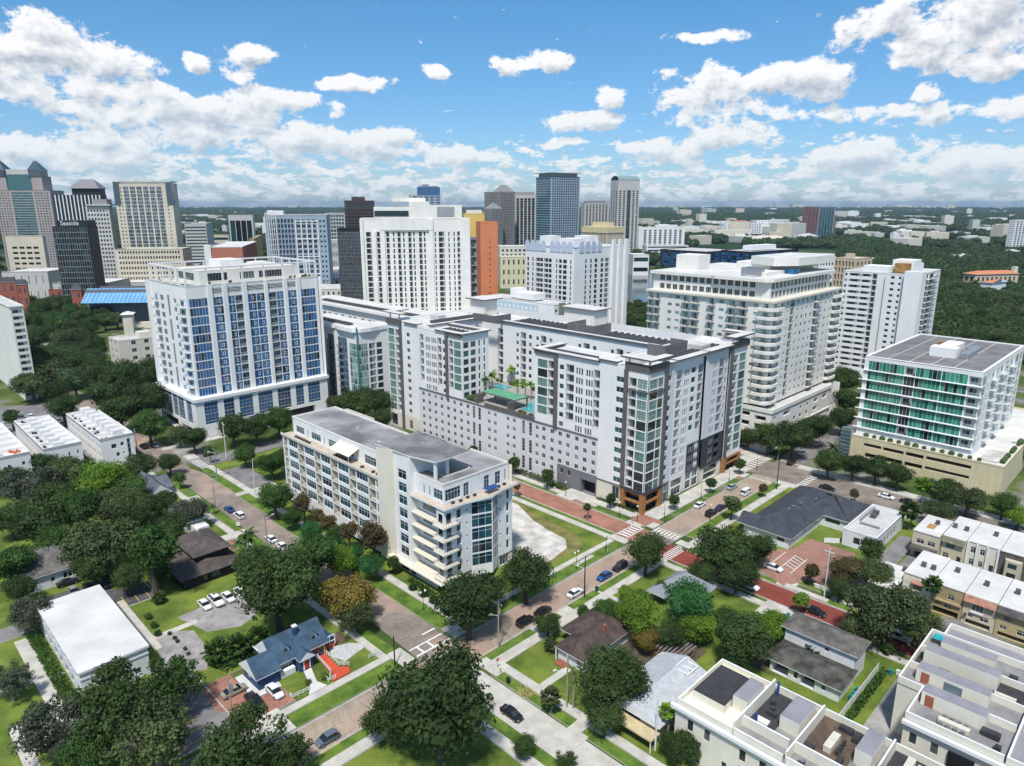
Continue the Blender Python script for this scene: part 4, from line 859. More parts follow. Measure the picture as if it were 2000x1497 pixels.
# podium
P = Bd('podium_garage','rounded cream podium with garage openings under the broad balcony tower','parking garage',235,104,S_ivory)
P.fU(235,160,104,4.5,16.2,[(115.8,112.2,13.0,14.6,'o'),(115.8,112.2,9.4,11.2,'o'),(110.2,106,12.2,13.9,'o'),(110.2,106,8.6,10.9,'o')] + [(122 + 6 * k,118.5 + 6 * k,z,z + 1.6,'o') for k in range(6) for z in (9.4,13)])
P.fV(104,235,287,4.5,16.2,[(236.8,238.8,12.8,13.9,'w',{}),(241,243,8.6,10.2,'o'),(244.6,250.6,8.6,10.2,'o'),(244.8,250.8,12.4,14.2,'o'),(254,256,9,10.6,'w',{}),(259,261,9,10.6,'w',{}),(265,267,9,10.6,'w',{}),(259,261,12.4,13.6,'w',{}),(265,267,12.4,13.6,'w',{}),(272,276,12.2,14,'o'),(272,276,8.8,10.6,'o'),(280,284.5,12.2,14.2,'o')])
P.fU(236,160,105,0,4.5,[(158 - 6 * k,154 - 6 * k,.2,3.9,'w',{'gl': G_dark}) for k in range(8)]); P.fV(105,236,290,0,4.5,[(238 + 6 * k,242.6 + 6 * k,.2,3.9,'w',{'gl': G_dark}) for k in range(8)])
P.part('rounded_end',[S_ivory,R_light],lambda m: m.prism([(287,104),(291,104.6),(294.5,106.6),(297,110),(298,115),(298,160),(287,160)],4.5,16.2,0,1))
P.part('deck_roof',[S_ivory,R_light],lambda m: m.box(235.3,287,104.3,160,16.1,16.2,0,1))
P.boxes('ledge',S_ivory,[(234.6,235,103.6,160,15.6,17.0),(235,289,103.6,104,15.6,17.0),(234.6,235,103.6,160,7.1,7.6),(235,289,103.6,104,7.1,7.6)])
P.plain(235,298,104,160,0,16,'RB'); P.finish()
B.finish()

# ================================================================== white slab tower
B = Bd('slab_tower','tall white slab tower with a blank middle wall and stacked balconies either side','apartment tower',383,112,S_white,G_dark,M_frame_w,minpx=6)
sf = [4 + 2.95 * k for k in range(17)]
B.fU(383,138,117,0,54.4,rows([(137.6,136.4,'w',.9,1.4,{'nx': 1}),(135.4,129.8,'b',.1,2.3,{'rail': 'wall'}),(129.4,124.6,'b',.1,2.3,{'rail': 'wall'}),(124.2,121.8,'b',.1,2.6,{})],sf))
B.fU(381.6,117.5,108.5,0,54.0,rows([(115,113.2,'w',.9,1.3,{'nx': 1}),(111.4,110.2,'w',.9,1.3,{'nx': 1})],sf))
B.boxes('blank_wall',S_white,[(379.4,384,100.5,108.4,0,56.4)])
B.fV(104,384,424,0,54.4,rows([(392,395.6,'b',.1,2.5,{'wl': mat('brown_recess',(.16,.12,.12),.8,.1)}),(400,404,'p',.1,2.5,{}),(405.5,415.5,'p',.1,2.5,{}),(418.5,420.5,'w',.8,1.4,{})],sf))
B.plain(383,424,104,138,0,54.4,'RB'); B.plain(381.6,383,108.5,117.5,0,54,'B')
B.roof(383,424,104,138,54.0,R_light,.8)
B.boxes('plant_room',S_white,[(386,396,118,130,54.4,57.6),(398,410,110,120,54.4,60.4),(410,415,110,118,54.4,58.4)])
B.boxes('tank_room',mat('rust_brown_wall',(.30,.17,.06),.8,.2),[(392,398,111,117,54.4,59)],'rust brown tank room on the roof')
B.finish()

# ================================================================== green glass block on its yellow garage
B = Bd('green_glass_block','eight-storey white block with emerald green glass bands standing on a yellow garage','condominium',253,46,S_white,G_green,M_frame_w,minpx=7)
gf = [36.2 - 3.43 * (k + 1) for k in range(7)]
hs = []
for i,z in enumerate(gf):
    hs += [(79.6,68.3,z + .08,z + 3.3,'c',{'nx': 10}),(68.2,65.0,z + .1,z + 3.3,'c',{'gl': G_dark,'nx': 3}) if i % 3 else (68.2,65.0,z + .1,z + 3.2,'b',{'gl': G_dark}),(64.9,57.4,z + .08,z + 3.3,'c',{'nx': 6}),(57.3,50.0,z + .08,z + 3.3,'c',{'nx': 6}),(49.7,46.3,z + .1,z + 3.0,'b',{'rail': 'glass','gl': G_sky})]
B.fU(253,81,46,9.6,37.4,hs)
B.boxes('floor_edge',S_white,[(252.3,253,45.6,82.2,z - .1,z + .06) for z in gf])
hv = []
for z in gf:
    hv += [(253.4,257.6,z + .1,z + 3,'c',{'nx': 4,'gl': G_tower}),(261,262.8,z + .4,z + 2.8,'w',{'gl': G_sky}),(266,270.5,z + .1,z + 3,'p',{'proj': 1.6,'rail': 'glass'}),(273,275.6,z + .4,z + 2.8,'w',{'gl': G_tower}),(278,283,z + .1,z + 3,'p',{'proj': 1.8,'rail': 'glass'}),(286,290,z + .1,z + 3,'b',{}),(293.5,298,z + .1,z + 3,'p',{'proj': 1.6,'rail': 'glass'}),(301,306,z + .1,z + 3,'c',{'nx': 4,'gl': G_tower}),(308,312,z + .1,z + 3,'c',{'nx': 4,'gl': G_sky})]
B.fV(46,253,314,9.6,37.4,hv)
B.plain(253,314,46,81,9.6,37.4,'RB')
B.roof(253,314,46,81,37.2,R_brown,.35,th=.8)
B.boxes('roof_rib',mat('roof_strip',(.42,.41,.41),.8,.1),[(253.8 + 0,313.2,v,v + .35,37.2,37.32) for v in (54.6,61,67.6,74.2)])
B.boxes('plant_room',S_white,[(270,275,58,66,37.3,40.6),(275,292,60.5,65.5,37.3,39.8)]); B.boxes('roof_duct',M_metal,[(272,284,54.6,57.2,37.3,39.0),(285,293,55,58.5,37.3,38.8)])
B.boxes('tank',mat('rust_brown_wall',(1,1,1)),[(288,290.4,66.4,68.2,37.3,39.4)])
B.finish()
B = Bd('yellow_garage','yellow stucco parking garage with long dark slots below the green glass block','parking garage',249,36,S_yel)
B.fU(249,81,36,0,9.7,[(76.7,71,6.8,8.0,'o'),(70.5,64,6.7,8.0,'o'),(63.4,58,6.7,8.1,'o'),(57.3,44.5,6.9,8.2,'o'),(76,71,3.0,4.6,'o'),(70.3,64,3.0,4.7,'o'),(63.4,58,3.2,4.7,'o'),(57.3,44.6,3.6,4.7,'o')])
B.plain(249,330,36,82,0,9.7,'FRB'); B.roof(249,330,36,82,9.5,R_white,.7,pm=S_yel)
B.boxes('garage_wall',S_yel,[(290,330,28,35.95,0,12.5)])
B.part('roof_garden_bed',[R_light,mat('gravel',(1,1,1))],lambda m: (m.box(253,266,38.5,43.5,9.55,9.9,0,1)))
def gpl(m):
    rg = random.Random(4)
    for k in range(26): m.ball((250.4 + rg.random() * .6 if k < 14 else 253 + rg.random() * 30,43 + k * 2.6 if k < 14 else 37.4,10.3),.7 + rg.random() * .4,6,4)
B.part('planter_shrub',mat('roof_shrub',(1,1,1)),gpl,kind='stuff')
B.boxes('stair_glazing',G_tower,[(248.2,251,81.0,84.4,0,12)]); 
for k in range(9): B.boxes('glazing_bar',M_frame_g,[(248.05,248.2,81,84.4,.6 + k * 1.35,.7 + k * 1.35)])
B.finish()

# ================================================================== tower at the left edge, cream block behind the trees
B = Bd('edge_tower','white tower with a blank side wall and a strip of balconies at the left edge','apartment tower',62,380,S_ivory,G_sky,M_frame_w)
B.fU(62,440,380,0,43.3,[]); B.fV(380,62,67,0,43.3,rows([(62.6,66.4,'b',.1,2.6,{'rail': 'wall'})],[1 + 2.95 * k for k in range(14)]))
B.plain(62,67,380,440,0,43.3,'RB'); B.roof(61.6,67.3,379.6,440,43.3,R_light,.5); B.finish()
B = Bd('cream_hotel','four-storey cream stucco building half hidden by trees, left of the blue glass tower','hotel',106,388,S_cream,G_dark,M_frame_w)
B.fU(106,404,388,0,20.6,rows([(401,399,'w',1.2,1.9,{}),(394,392,'w',1.2,1.9,{})],[1 + 4.0 * k for k in range(5)]))
B.fV(388,106,160,0,20.6,rows([(112 + 6.2 * k,114.2 + 6.2 * k,'w',1.2,2.0,{}) for k in range(7)],[1 + 4.0 * k for k in range(5)]))
B.plain(106,160,388,404,0,20.6,'RB'); B.roof(106,160,388,404,20.2,R_light,.9); B.boxes('plant_room',S_cream,[(118,124,394,400,20.2,23)]); B.finish()

# ================================================================== three rows of white townhouses
def town_row(label,u0,u1,v0,v1,h,n,seed,pop):
    B = Bd('townhouse_row',label,'townhouses',u0,v0,S_white,G_dark,M_frame_w); rg = random.Random(seed)
    step = (v1 - v0) / n; hs = []
    for k in range(n):
        a = v1 - k * step
        for z in (1,4.2,7.4): hs += [(a - .8,a - 2.0,z + .6,z + 2.2,'w',{'nx': 1}),(a - 3.4,a - 4.6,z + .6,z + 2.4,'w',{'nx': 1})] if z > 1 else [(a - .8,a - 3.8,.2,2.6,'o')]
    B.fU(u0,v1,v0,0,h,hs)
    L = u1 - u0
    B.fV(v0,u0,u1,0,h,[(u0 + L * .3,u0 + L * .46,7.6,9.2,'w',{'gl': G_teal}),(u0 + L * .58,u0 + L * .68,8.0,9.3,'w',{'nx': 1}),(u0 + L * .78,u0 + L * .88,3.2,10.2,'w',{'gl': G_teal,'ny': 3,'nx': 1}),(u0 + L * .42,u0 + L * .52,4.6,6,'w',{'nx': 1}),(u0 + L * .62,u0 + L * .68,5.2,5.8,'w',{'nx': 1})] if pop else [(u0 + L * .25,u0 + L * .30,6.2,7.4,'w',{'nx': 1}),(u0 + L * .62,u0 + L * .67,7.8,9.0,'w',{'nx': 1}),(u0 + L * .85,u0 + L * .90,8,9.2,'w',{'nx': 1})])
    B.plain(u0,u1,v0,v1,0,h,'RB')
    B.part('roof',[R_white,S_white],lambda m: m.quad((u0,v0,h - 1.1),(u1,v0,h - 1.1),(u1,v1,h - 1.1),(u0,v1,h - 1.1),0))
    par = [(u0,u0 + .25,v0,v1,h - 1.1,h + .1),(u1 - .25,u1,v0,v1,h - 1.1,h + .1),(u0 + .25,u1 - .25,v0,v0 + .25,h - 1.1,h + .1),(u0 + .25,u1 - .25,v1 - .25,v1,h - 1.1,h + .1)]
    for k in range(1,n): par.append((u0 + .25,u1 - .25,v0 + k * step,v0 + k * step + .22,h - 1.1,h + .0))
    B.boxes('parapet',S_white,par)
    for k in range(n):
        a = v0 + k * step + .8
        if pop: B.boxes('stair_head',[S_white,R_white],[(u0 + L * .42,u0 + L * .72,a,a + step * .62,h - 1.1,h + 1.7,0,1)])
        else: B.boxes('stair_head',[S_white,R_white],[(u0 + L * .30,u0 + L * .58,a,a + step * .45,h - 1.1,h + .9,0,1)])
        B.boxes('roof_terrace',mat('terrace_grey',(.22,.21,.20),.9,.2),[(u0 + .6,u0 + L * .28,a,a + step * .5,h - 1.1,h - 1.0)])
    B.part('terrace_furniture',[M_frame_d],lambda m: [m.box(x,x + .7,y,y + .7,h - 1.0,h - .4) for k in range(n * 2) for x,y in [(u0 + .8 + rg.random() * 1.6,v0 + 1 + rg.random() * (v1 - v0 - 2))]],kind='stuff')
    B.finish()
town_row('row of white townhouses with roof terraces nearest the brick avenue',60.0,70.3,255,297,11.8,7,1,True)
town_row('middle row of white townhouses with flat roof terraces',44.2,55.0,257,300,11.8,7,2,False)
town_row('row of white townhouses cut by the left edge, orange seats on its terrace',24.0,40.5,257,300,12,6,3,False)
for k,(u,v) in enumerate([(37.2,261),(38.4,262.4),(36.6,263.6),(38.0,265)]):
    m = MB(); m.box(-.45,.45,-.45,.45,0,.4); m.box(-.45,.45,.3,.45,.4,.85)
    o = m.build('lounge_chair',mat('orange_fabric',(.62,.12,.03),.8,.1)); o.location = (*W(u,v),11.0); o.rotation_euler.z = Q + k
    tag(o,'orange lounge chair on the roof terrace of the leftmost white townhouse row','chair','orange chairs on the townhouse terrace')
# ================================================================== houses and other low buildings
def hip(m,u0,u1,v0,v1,z,h,axis='u',inset=None,t=.16,mr=0,mf=1,gable=''):
    """hipped roof with a fascia; gable = sides ('a' first end, 'b' far end) that stay upright"""
    w = (v1 - v0) / 2 if axis == 'u' else (u1 - u0) / 2; ins = w if inset is None else inset
    A = [(u0,v0,z),(u1,v0,z),(u1,v1,z),(u0,v1,z)]
    if axis == 'u':
        c = (v0 + v1) / 2; r0 = (u0 + (0 if 'a' in gable else ins),c,z + h); r1 = (u1 - (0 if 'b' in gable else ins),c,z + h)
        m.quad(A[0],A[1],r1,r0,mr); m.quad(A[2],A[3],r0,r1,mr); m.poly([A[3],A[0],r0],mf if 'a' in gable else mr); m.poly([A[1],A[2],r1],mf if 'b' in gable else mr)
    else:
        c = (u0 + u1) / 2; r0 = (c,v0 + (0 if 'a' in gable else ins),z + h); r1 = (c,v1 - (0 if 'b' in gable else ins),z + h)
        m.quad(A[1],A[2],r1,r0,mr); m.quad(A[3],A[0],r0,r1,mr); m.poly([A[0],A[1],r0],mf if 'a' in gable else mr); m.poly([A[2],A[3],r1],mf if 'b' in gable else mr)
    for p,q in zip(A,A[1:] + A[:1]): m.quad((p[0],p[1],z - t),(q[0],q[1],z - t),q,p,mf)
    m.quad((u0,v1,z - t),(u1,v1,z - t),(u1,v0,z - t),(u0,v0,z - t),mf)
def shingle(name,c,v=.3):
    return mat(name,c,.9,v,.5,fine=.5)
W_ = lambda a,b,z0=1.0,z1=2.4,**k: (a,b,z0,z1,'w',k)
S_wsid = mat('white_siding',(.66,.67,.68),.7,.05,.5,streak=.15)
M_trimw = mat('white_trim',(.70,.71,.71),.6,.05)
# ---- blue house
S_blue = mat('navy_blue_siding',(.024,.065,.15),.7,.12,.6); R_blue = shingle('blue_grey_shingle',(.055,.10,.155),.25)
H = Bd('blue_house','navy blue cottage with dormers, red door and red wooden ramp at the street corner','house',46,112.6,S_blue,G_dark,M_frame_w)
H.fU(50.4,121.6,113.9,.1,3.1,[]); H.fV(113.9,50.4,61,.1,3.1,[(50.8,53.6,.9,2.6,'w',{'nx': 4,'ny': 1}),(58.4,60.3,.9,2.4,'w',{'nx': 2})]); H.plain(50.4,61,113.9,121.6,.1,3.1,'RB')
H.fU(46.2,119,112.8,.1,3.0,[(117.6,116.2,1,2.3,'w',{})]); H.fV(112.8,46.2,50.4,.1,3.0,[]); H.plain(46.2,50.4,112.8,119,.1,3.0,'RB')
H.part('roof',[R_blue,M_trimw],lambda m: (hip(m,49.8,61.5,113.3,122.2,3.1,3.6,'u',gable='ab')),'blue-grey shingle roof over the main part')
H.part('roof',[R_blue,M_trimw],lambda m: (hip(m,45.6,50.6,112.2,119.6,2.95,2.6,'u',gable='ab')))
H.part('porch_roof',[R_blue,M_trimw],lambda m: (hip(m,54.0,57.4,111.6,114.6,2.9,1.3,'v',gable='ab')),'small gabled roof over the red door')
H.boxes('porch',S_blue,[(54.3,57.1,112.2,113.8,.1,2.8)])
H.boxes('door',mat('red_door',(.42,.03,.02),.6,.1),[(55.2,56.2,112.02,112.1,.5,2.55)],'red front door'); H.boxes('door_frame',M_trimw,[(54.95,55.17,112.0,112.19,.4,2.8),(56.23,56.45,112.0,112.19,.4,2.8),(55.17,56.23,112.0,112.19,2.58,2.8)])
for u in (52.9,58.9):
    H.part('dormer',[S_wsid,R_blue,G_dark],lambda m: (m.box(u - .7,u + .7,114.8,117,3.9,5.0,0),m.quad((u - 1,114.5,4.95),(u,114.5,5.75),(u,117.5,5.75),(u - 1,117.5,4.95),1),m.quad((u,114.5,5.75),(u + 1,114.5,4.95),(u + 1,117.5,4.95),(u,117.5,5.75),1),m.poly([(u - .9,114.78,4.98),(u + .9,114.78,4.98),(u,114.78,5.7)],0),m.box(u - .4,u + .4,114.75,114.79,4.1,4.8,2)),'white gabled dormer')
H.boxes('chimney',[S_blue],[(55.6,56.3,116.3,117.0,4.9,7.4)]); H.boxes('chimney_cap',S_wsid,[(55.5,56.4,116.2,117.1,7.4,7.7)])
H.boxes('side_porch',S_blue,[(61,63.4,115.2,118.4,.1,2.5)]); H.boxes('porch_skirt',mat('red_paint',(.50,.075,.035),.7,.1),[(61.2,63.6,114.9,115.18,.1,.9),(63.42,63.6,115.2,118.4,.1,.9)])
H.boxes('porch_frame',M_trimw,[(61.1,61.25,114.8,114.95,.9,2.9),(62.3,62.42,114.8,114.95,.9,2.9),(63.5,63.65,114.8,114.95,.9,2.9),(61.1,63.65,114.8,114.95,2.9,3.05),(61.1,63.65,114.8,114.95,1.7,1.8)])
H.boxes('yellow_door_frame',mat('yellow_trim',(.72,.42,.05),.6,.1),[(59.2,60.6,113.6,113.85,2.5,2.75),(60.45,60.6,113.6,113.85,.2,2.5)])
H.boxes('bay_window_box',M_trimw,[(50.7,53.7,112.9,113.85,.2,1.5)]); H.boxes('gable_trim',M_trimw,[(49.7,49.8,120.2,122.4,3.1,3.3),(50.35,50.42,119.7,121.4,1.2,3.0)])
H.finish()
rp = mat('red_paint',(1,1,1))
m = MB(); m.prism([(58.9,113.8),(58.3,107.3),(57.3,105.3),(61.0,105.3),(61.8,107.0),(60.3,108.2),(60.6,113.8)],.1,.45,0)
tag(m.build('ramp',rp,rz=Q),'bright red painted ramp leading from the blue house to the pavement','ramp')
def fence(name,label,pts,h=1.0,rails=2,cat='fence',mt=None,gap=1.1,z0=.15,group=None,slab=False):
    mt = mt or M_trimw; x0,y0 = pts[0]; t = thing(name,label,cat,x0,y0,0,Q,group)
    for (a,b),(c,d) in zip(pts,pts[1:]):
        L = math.hypot(c - a,d - b); n = max(1,round(L / gap)); r = math.atan2(d - b,c - a)
        for i in range(n + 1):
            if i == n and (c,d) != pts[-1]: continue
            m = MB(); m.box(-.05,.05,-.05,.05,z0,z0 + h); o = m.build('post',mt,t,(a + (c - a) * i / n - x0,b + (d - b) * i / n - y0,0),r)
        for k in range(1 if slab else rails):
            m = MB(); z = z0 + h * (k + 1) / rails - .12
            m.box(0,L,-.03,.03,*((z0 + .08,z0 + h - .05) if slab else (z,z + .1))); m.build('panel' if slab else 'rail',mt,t,(a - x0,b - y0,0),r)
    return t
fence('ramp_rail','white handrail along the left side of the red ramp',[(58.8,113.6),(58.2,107.4),(57.2,106.2)],.9,2,'railing',z0=.45)
fence('ramp_rail','white handrail along the right side of the red ramp beside the pebble bed',[(60.7,113.4),(60.5,108.4),(61.9,107.0)],.9,2,'railing',z0=.45)
fence('picket_fence','short white rail fence in front of the lawn beside the parked white car',[(49.6,107.4),(49.6,106.4),(52.9,106.3)],.9,2)
fence('picket_fence','short white rail fence at the corner of the blue house garden by the pavement',[(66.0,106.4),(67.4,106.4),(67.5,107.2)],.9,2)
fence('picket_fence','short white rail fence beside the foot of the red ramp',[(56.7,107.3),(56.7,105.9),(58.2,105.8)],.9,2)
m = MB(); m.prism([(61.2,112.4),(62.4,115.2),(66.3,113.6),(68.0,111.4),(67.4,110.2),(64.8,109.7),(62.3,109.0)],.1,.235)
tag(m.build('pebble_bed',mat('white_pebbles',(.50,.50,.50),.9,.3,6.,c2=(.75,.75,.73),fine=.5),rz=Q),kind='structure')
m = MB(); m.prism([(44.6,119.6),(44.5,112.8),(46.2,112.8),(46.1,119.6)],.1,.243); m.prism([(44.5,112.75),(44.6,111.2),(49.9,111.2),(50.0,112.7)],.1,.246); m.prism([(54.9,112.0),(56.5,112.0),(55.2,107.6),(56.0,105.2),(52.2,105.2),(53.6,107.3)],.1,.249)
tag(m.build('stone_path',mat('white_stone_path',(.62,.62,.60),.8,.15,3.,fine=.3),rz=Q),kind='structure')
m = MB(); m.prism([(61.5,118),(66.8,119),(66.8,114.6),(62.6,115.6)],.1,.238); tag(m.build('mulch_bed',M_mulch,rz=Q),kind='structure')
# ---- white flat-roofed office
H = Bd('flat_roof_office','long white office with a plain white flat roof beside the rear car park','office',22.3,132.5,S_wsid,G_dark,M_frame_d)
H.fU(22.3,163.2,132.5,0,5.9,rows([(160 - 4 * k,158.4 - 4 * k,'w',.9,1.5,{}) for k in range(7)],[.1,3.0])); H.fV(132.5,22.3,33.8,0,5.9,[W_(31.2,32.2,1.2,2.4)]); H.plain(22.3,33.8,132.5,163.2,0,5.9,'RB')
H.part('roof',[R_white,S_wsid],lambda m: (m.box(22.0,34.1,132.2,163.5,5.9,6.35,1,0)),'plain white membrane roof'); H.boxes('eave_band',mat('white_band',(.5,.52,.53),.7,.05),[(22.2,33.9,132.35,132.5,4.5,4.8)])
H.boxes('air_conditioner',M_unit,[(34.2,35.6,158.6,161.4,.1,1.8)]); H.finish()
# ---- grey cottage
H = Bd('grey_roof_cottage','long white cottage with a grey shingle roof behind the small car park, among dark trees','house',21.6,182,S_wsid,G_dark,M_frame_w)
H.fV(182.3,21.8,34.4,0,4.0,[W_(24.2,25.6,1.4,2.8),W_(28.4,29.2,1.5,2.6),W_(31.0,31.8,1.4,2.9),W_(32.0,32.8,1.4,2.9),W_(33.0,33.8,1.4,2.9)]); H.fU(21.8,198,182.3,0,4.0,[]); H.plain(21.8,34.4,182.3,198,0,4,'RB')
H.part('roof',[shingle('warm_grey_shingle',(.155,.145,.135)),M_trimw],lambda m: hip(m,21.2,35.2,181.7,198.9,4.0,3.6,'u',gable='b')); H.finish()
# ---- white gabled house by the avenue
H = Bd('white_gable_house','white house with a grey gabled roof beside the brick avenue, left of the pavement','house',61.4,214,S_wsid,G_dark,M_frame_w)
H.fV(214,61.6,66.6,0,3.6,[]); H.fU(61.6,229,214,0,3.6,[]); H.plain(61.6,66.6,214,229,0,3.6,'RB'); H.plain(66.6,69,220,228,0,3.2,'FRB')
gs = shingle('blue_grey_light_shingle',(.125,.140,.175),.2)
H.part('roof',[gs,S_wsid],lambda m: (hip(m,61.0,67.4,213.2,229.6,3.6,2.9,'v',gable='ab'))); H.part('roof',[gs,S_wsid],lambda m: hip(m,64.4,69.6,219,229,3.2,2.4,'u',gable='b')); H.finish()
H = Bd('pale_roof_house','low house with a pale blue-grey roof seen between trees beside the avenue pavement','house',61.9,188,S_wsid,G_dark,M_frame_w)
H.plain(62.2,66.4,188,202,0,3.7,'FLRB'); H.part('roof',[mat('pale_blue_roof',(.30,.33,.37),.8,.1,.4,fine=.2),M_trimw],lambda m: hip(m,61.4,67.2,187.2,202.8,3.7,1.0,'v')); H.boxes('porch',S_wsid,[(62.6,66.2,183.4,187.1,.1,2.9)]); H.finish()
H = Bd('dark_brown_house','dark brown two-storey house with a pyramid roof and wide lower porch roof, by the avenue','house',54,161,mat('dark_brown_siding',(.030,.023,.022),.8,.2,.6),G_dark,M_frame_w)
H.plain(54.6,62.2,162,174.4,0,6.1,'FLRB'); H.fV(158.6,50,63.4,0,2.9,[(54.6,55.4,1,2.3,'w',{'gl': G_sky}),(56.6,57.4,1,2.4,'w',{'gl': G_sky}),(57.6,58.4,1,2.4,'w',{'gl': G_sky})]); H.fU(50,177,158.6,0,2.9,[]); H.plain(50,63.4,158.6,177,0,2.9,'RB')
bs = shingle('brown_grey_shingle',(.105,.088,.080),.3)
H.part('roof',[bs,M_frame_d],lambda m: hip(m,53.6,63.0,161.2,175.2,6.1,2.6,'v')); H.part('porch_roof',[bs,M_frame_d],lambda m: hip(m,49.2,64.2,157.8,177.6,2.95,1.9,'v',inset=2)); H.boxes('roof_vent',R_light,[(57.0,57.6,176,176.6,4.2,4.9),(58.0,58.6,169.6,170.2,8.5,9.0)]); H.finish()
# ---- dark slate-roofed office (L-shaped) and flat-roofed annex
H = Bd('slate_roof_office','single-storey white office with a big dark slate-grey hipped roof at the far crossing','office',169.6,67,S_wsid,G_dark,M_frame_d)
H.fV(67.4,170,190.8,0,3.5,[W_(171.4,172.6,1.8,2.4),W_(179,181,1.9,2.4),W_(185.5,187.8,1.9,2.4)]); H.fU(170,80,67.4,0,3.5,[W_(70.6,68.6,1.7,2.7)]); H.fU(190.8,67.4,60.4,0,3.5,[W_(66.2,62.2,1.6,2.8)]); H.plain(170,206.2,67.4,80,0,3.5,'RB'); H.plain(190.8,206.2,60.4,67.4,0,3.5,'FR')
sl = shingle('slate_shingle',(.060,.067,.082),.22)
H.part('roof',[sl,M_trimw],lambda m: (hip(m,169.2,207,66.6,80.4,3.5,3.3,'u')),'dark slate-grey hipped roof'); H.part('roof',[sl,M_trimw],lambda m: hip(m,190.2,206.8,59.6,75,3.52,3.2,'v',gable='')); H.part('roof',[sl,M_trimw],lambda m: hip(m,169.4,176.5,73,82,3.45,2.2,'v',gable='b'))
H.boxes('roof_vent',M_metal,[(180,180.5,72,72.5,6.5,7.0),(182.5,183,72,72.5,6.5,7.0),(186,186.5,71.4,71.9,6.5,7.0),(193,193.4,70,70.4,6,6.7),(197.6,198,67,67.4,5.8,6.4),(202,202.4,64,64.4,4.9,5.5)]); H.finish()
H = Bd('flat_annex','white flat-roofed annex with dark windows joined to the slate-roofed office','office',182.7,50.2,S_wsid,G_dark,M_frame_d)
H.fU(182.9,58.6,50.2,0,4.8,[W_(55.8,54.2,1.4,3.2),W_(53.6,52.0,1.4,3.2)]); H.fV(50.2,182.9,205,0,4.8,[W_(184 + 2.5 * k,185.4 + 2.5 * k,1.2,3.4,nx=1) for k in range(6)]); H.plain(182.9,205,50.2,58.6,0,4.8,'RB'); H.roof(182.9,205,50.2,58.6,4.2,R_light,.6,th=.35)
H.boxes('air_conditioner',M_unit,[(196,197.6,55,56.4,4.3,5.3),(198.6,200,55.2,56.6,4.3,5.4)]); H.boxes('roof_duct',M_metal,[(192,203,57.2,57.7,4.4,4.8),(190,190.5,52,57,4.4,4.7)]); H.finish()
fence('garden_wall','low white wall beside the small lawn of the flat-roofed annex',[(180.4,62.2),(182.8,59.2)],1.5,1,'wall',slab=True)
# ---- tan town houses on the right
S_tan = mat('tan_stucco',(.53,.47,.35),.8,.06,.3,streak=.15); S_must = mat('mustard_stucco',(.37,.29,.16),.8,.08,.3,streak=.15); S_must2 = mat('gold_stucco',(.43,.355,.20),.8,.08,.3,streak=.15); S_brnsh = shingle('brown_mansard_shingle',(.12,.11,.105)); T_terra = mat('terracotta_tiles',(.42,.21,.15),.8,.2,1.2,fine=.3)
wd = dict(fr=M_frame_w)
def townhouse(name,label,u0,u1,vL,vR,h,wall,holes,roof=R_white,band=None,units_=((0,0),),group='town houses behind the car park'):
    B = Bd(name,label,'town house',u0,vR,wall,G_dark,M_frame_w)
    B.fU(u0,vL,vR,0,h,holes); B.plain(u0,u1,vR,vL,0,h,'FRB')
    B.part('roof',[roof,S_ivory],lambda m: m.box(u0 - .15,u1 + .15,vR + .02,vL - .02,h,h + .22,1,0))
    if band: B.part('mansard_band',[band],lambda m: m.quad((u0 - .9,vL - .05,h - 1.3),(u0 - .9,vR + .05,h - 1.3),(u0 - .12,vR + .05,h + .1),(u0 - .12,vL - .05,h + .1)))
    for a,b in units_: B.boxes('air_conditioner',M_unit,[(u0 + a,u0 + a + .9,vR + b,vR + b + .9,h + .3,h + 1.3)])
    return B
V_ = lambda a,b,z0,z1,nx=2,**k: (a,b,z0,z1,'w',dict(nx=nx,ny=1,**k))
B = townhouse('town_house','tan town house with a rust stain on its white roof, top row',189.6,202,43.9,37.9,7,S_tan,[V_(42.9,41.2,3.9,5.2),V_(40.4,38.7,3.9,5.2),(43,39,.2,2.2,'o')],band=None,units_=((7,2),))
B.part('porch_roof',[S_brnsh],lambda m: m.box(187.4,189.55,38,43.8,2.6,3.4)); B.boxes('rust_stain',mat('rust_stain',(.36,.20,.07),.9,.3,2.),[(193,196.4,40.2,42,7.225,7.235)]); B.finish()
B = townhouse('town_house','tan town house with a greened upper band, second from the left in the top row',191.8,206.8,37.7,32.6,7,S_tan,[V_(36.8,34.9,4.0,5.3),V_(37.2,35.9,.9,2.6),(34.2,33.2,.2,2.4,'d',{})],band=mat('mossy_band',(.17,.165,.12),.9,.3,.8),units_=((6,1),(6,3.6))); B.finish()
B = townhouse('town_house','cream town house with tall white pilasters in the middle of the top row',192.6,206.8,32.5,25.6,7,S_cream,[V_(31.6,30.6,4.2,5.8),V_(29.6,28.6,4.2,5.8),V_(31.6,30.7,1.0,2.6),V_(29.6,28.7,1.0,2.6),(27.4,26.4,.2,2.4,'d',{})],units_=((7,2),))
B.boxes('pilaster',M_trimw,[(192.2,192.58,v,v + .35,0,6.9) for v in (32.1,30.1,27.9,25.7)]); B.finish()
B = townhouse('town_house','taupe shingled town house with a cream box bay, top row, right edge',192.4,206.8,25.5,12,7,S_brnsh,[V_(23.2,21.9,3.8,5.0)],units_=((8,8),))
B.part('box_bay',[S_tan,G_dark],lambda m: (m.prism([(191.0,24.0),(191.0,21.2),(192.38,20.8),(192.38,24.4)],1.0,5.6,0),m.quad((190.98,23.5,3.8),(190.98,21.7,3.8),(190.98,21.7,5.0),(190.98,23.5,5.0),1),m.quad((190.98,23.5,1.4),(190.98,21.7,1.4),(190.98,21.7,2.6),(190.98,23.5,2.6),1))); B.finish()
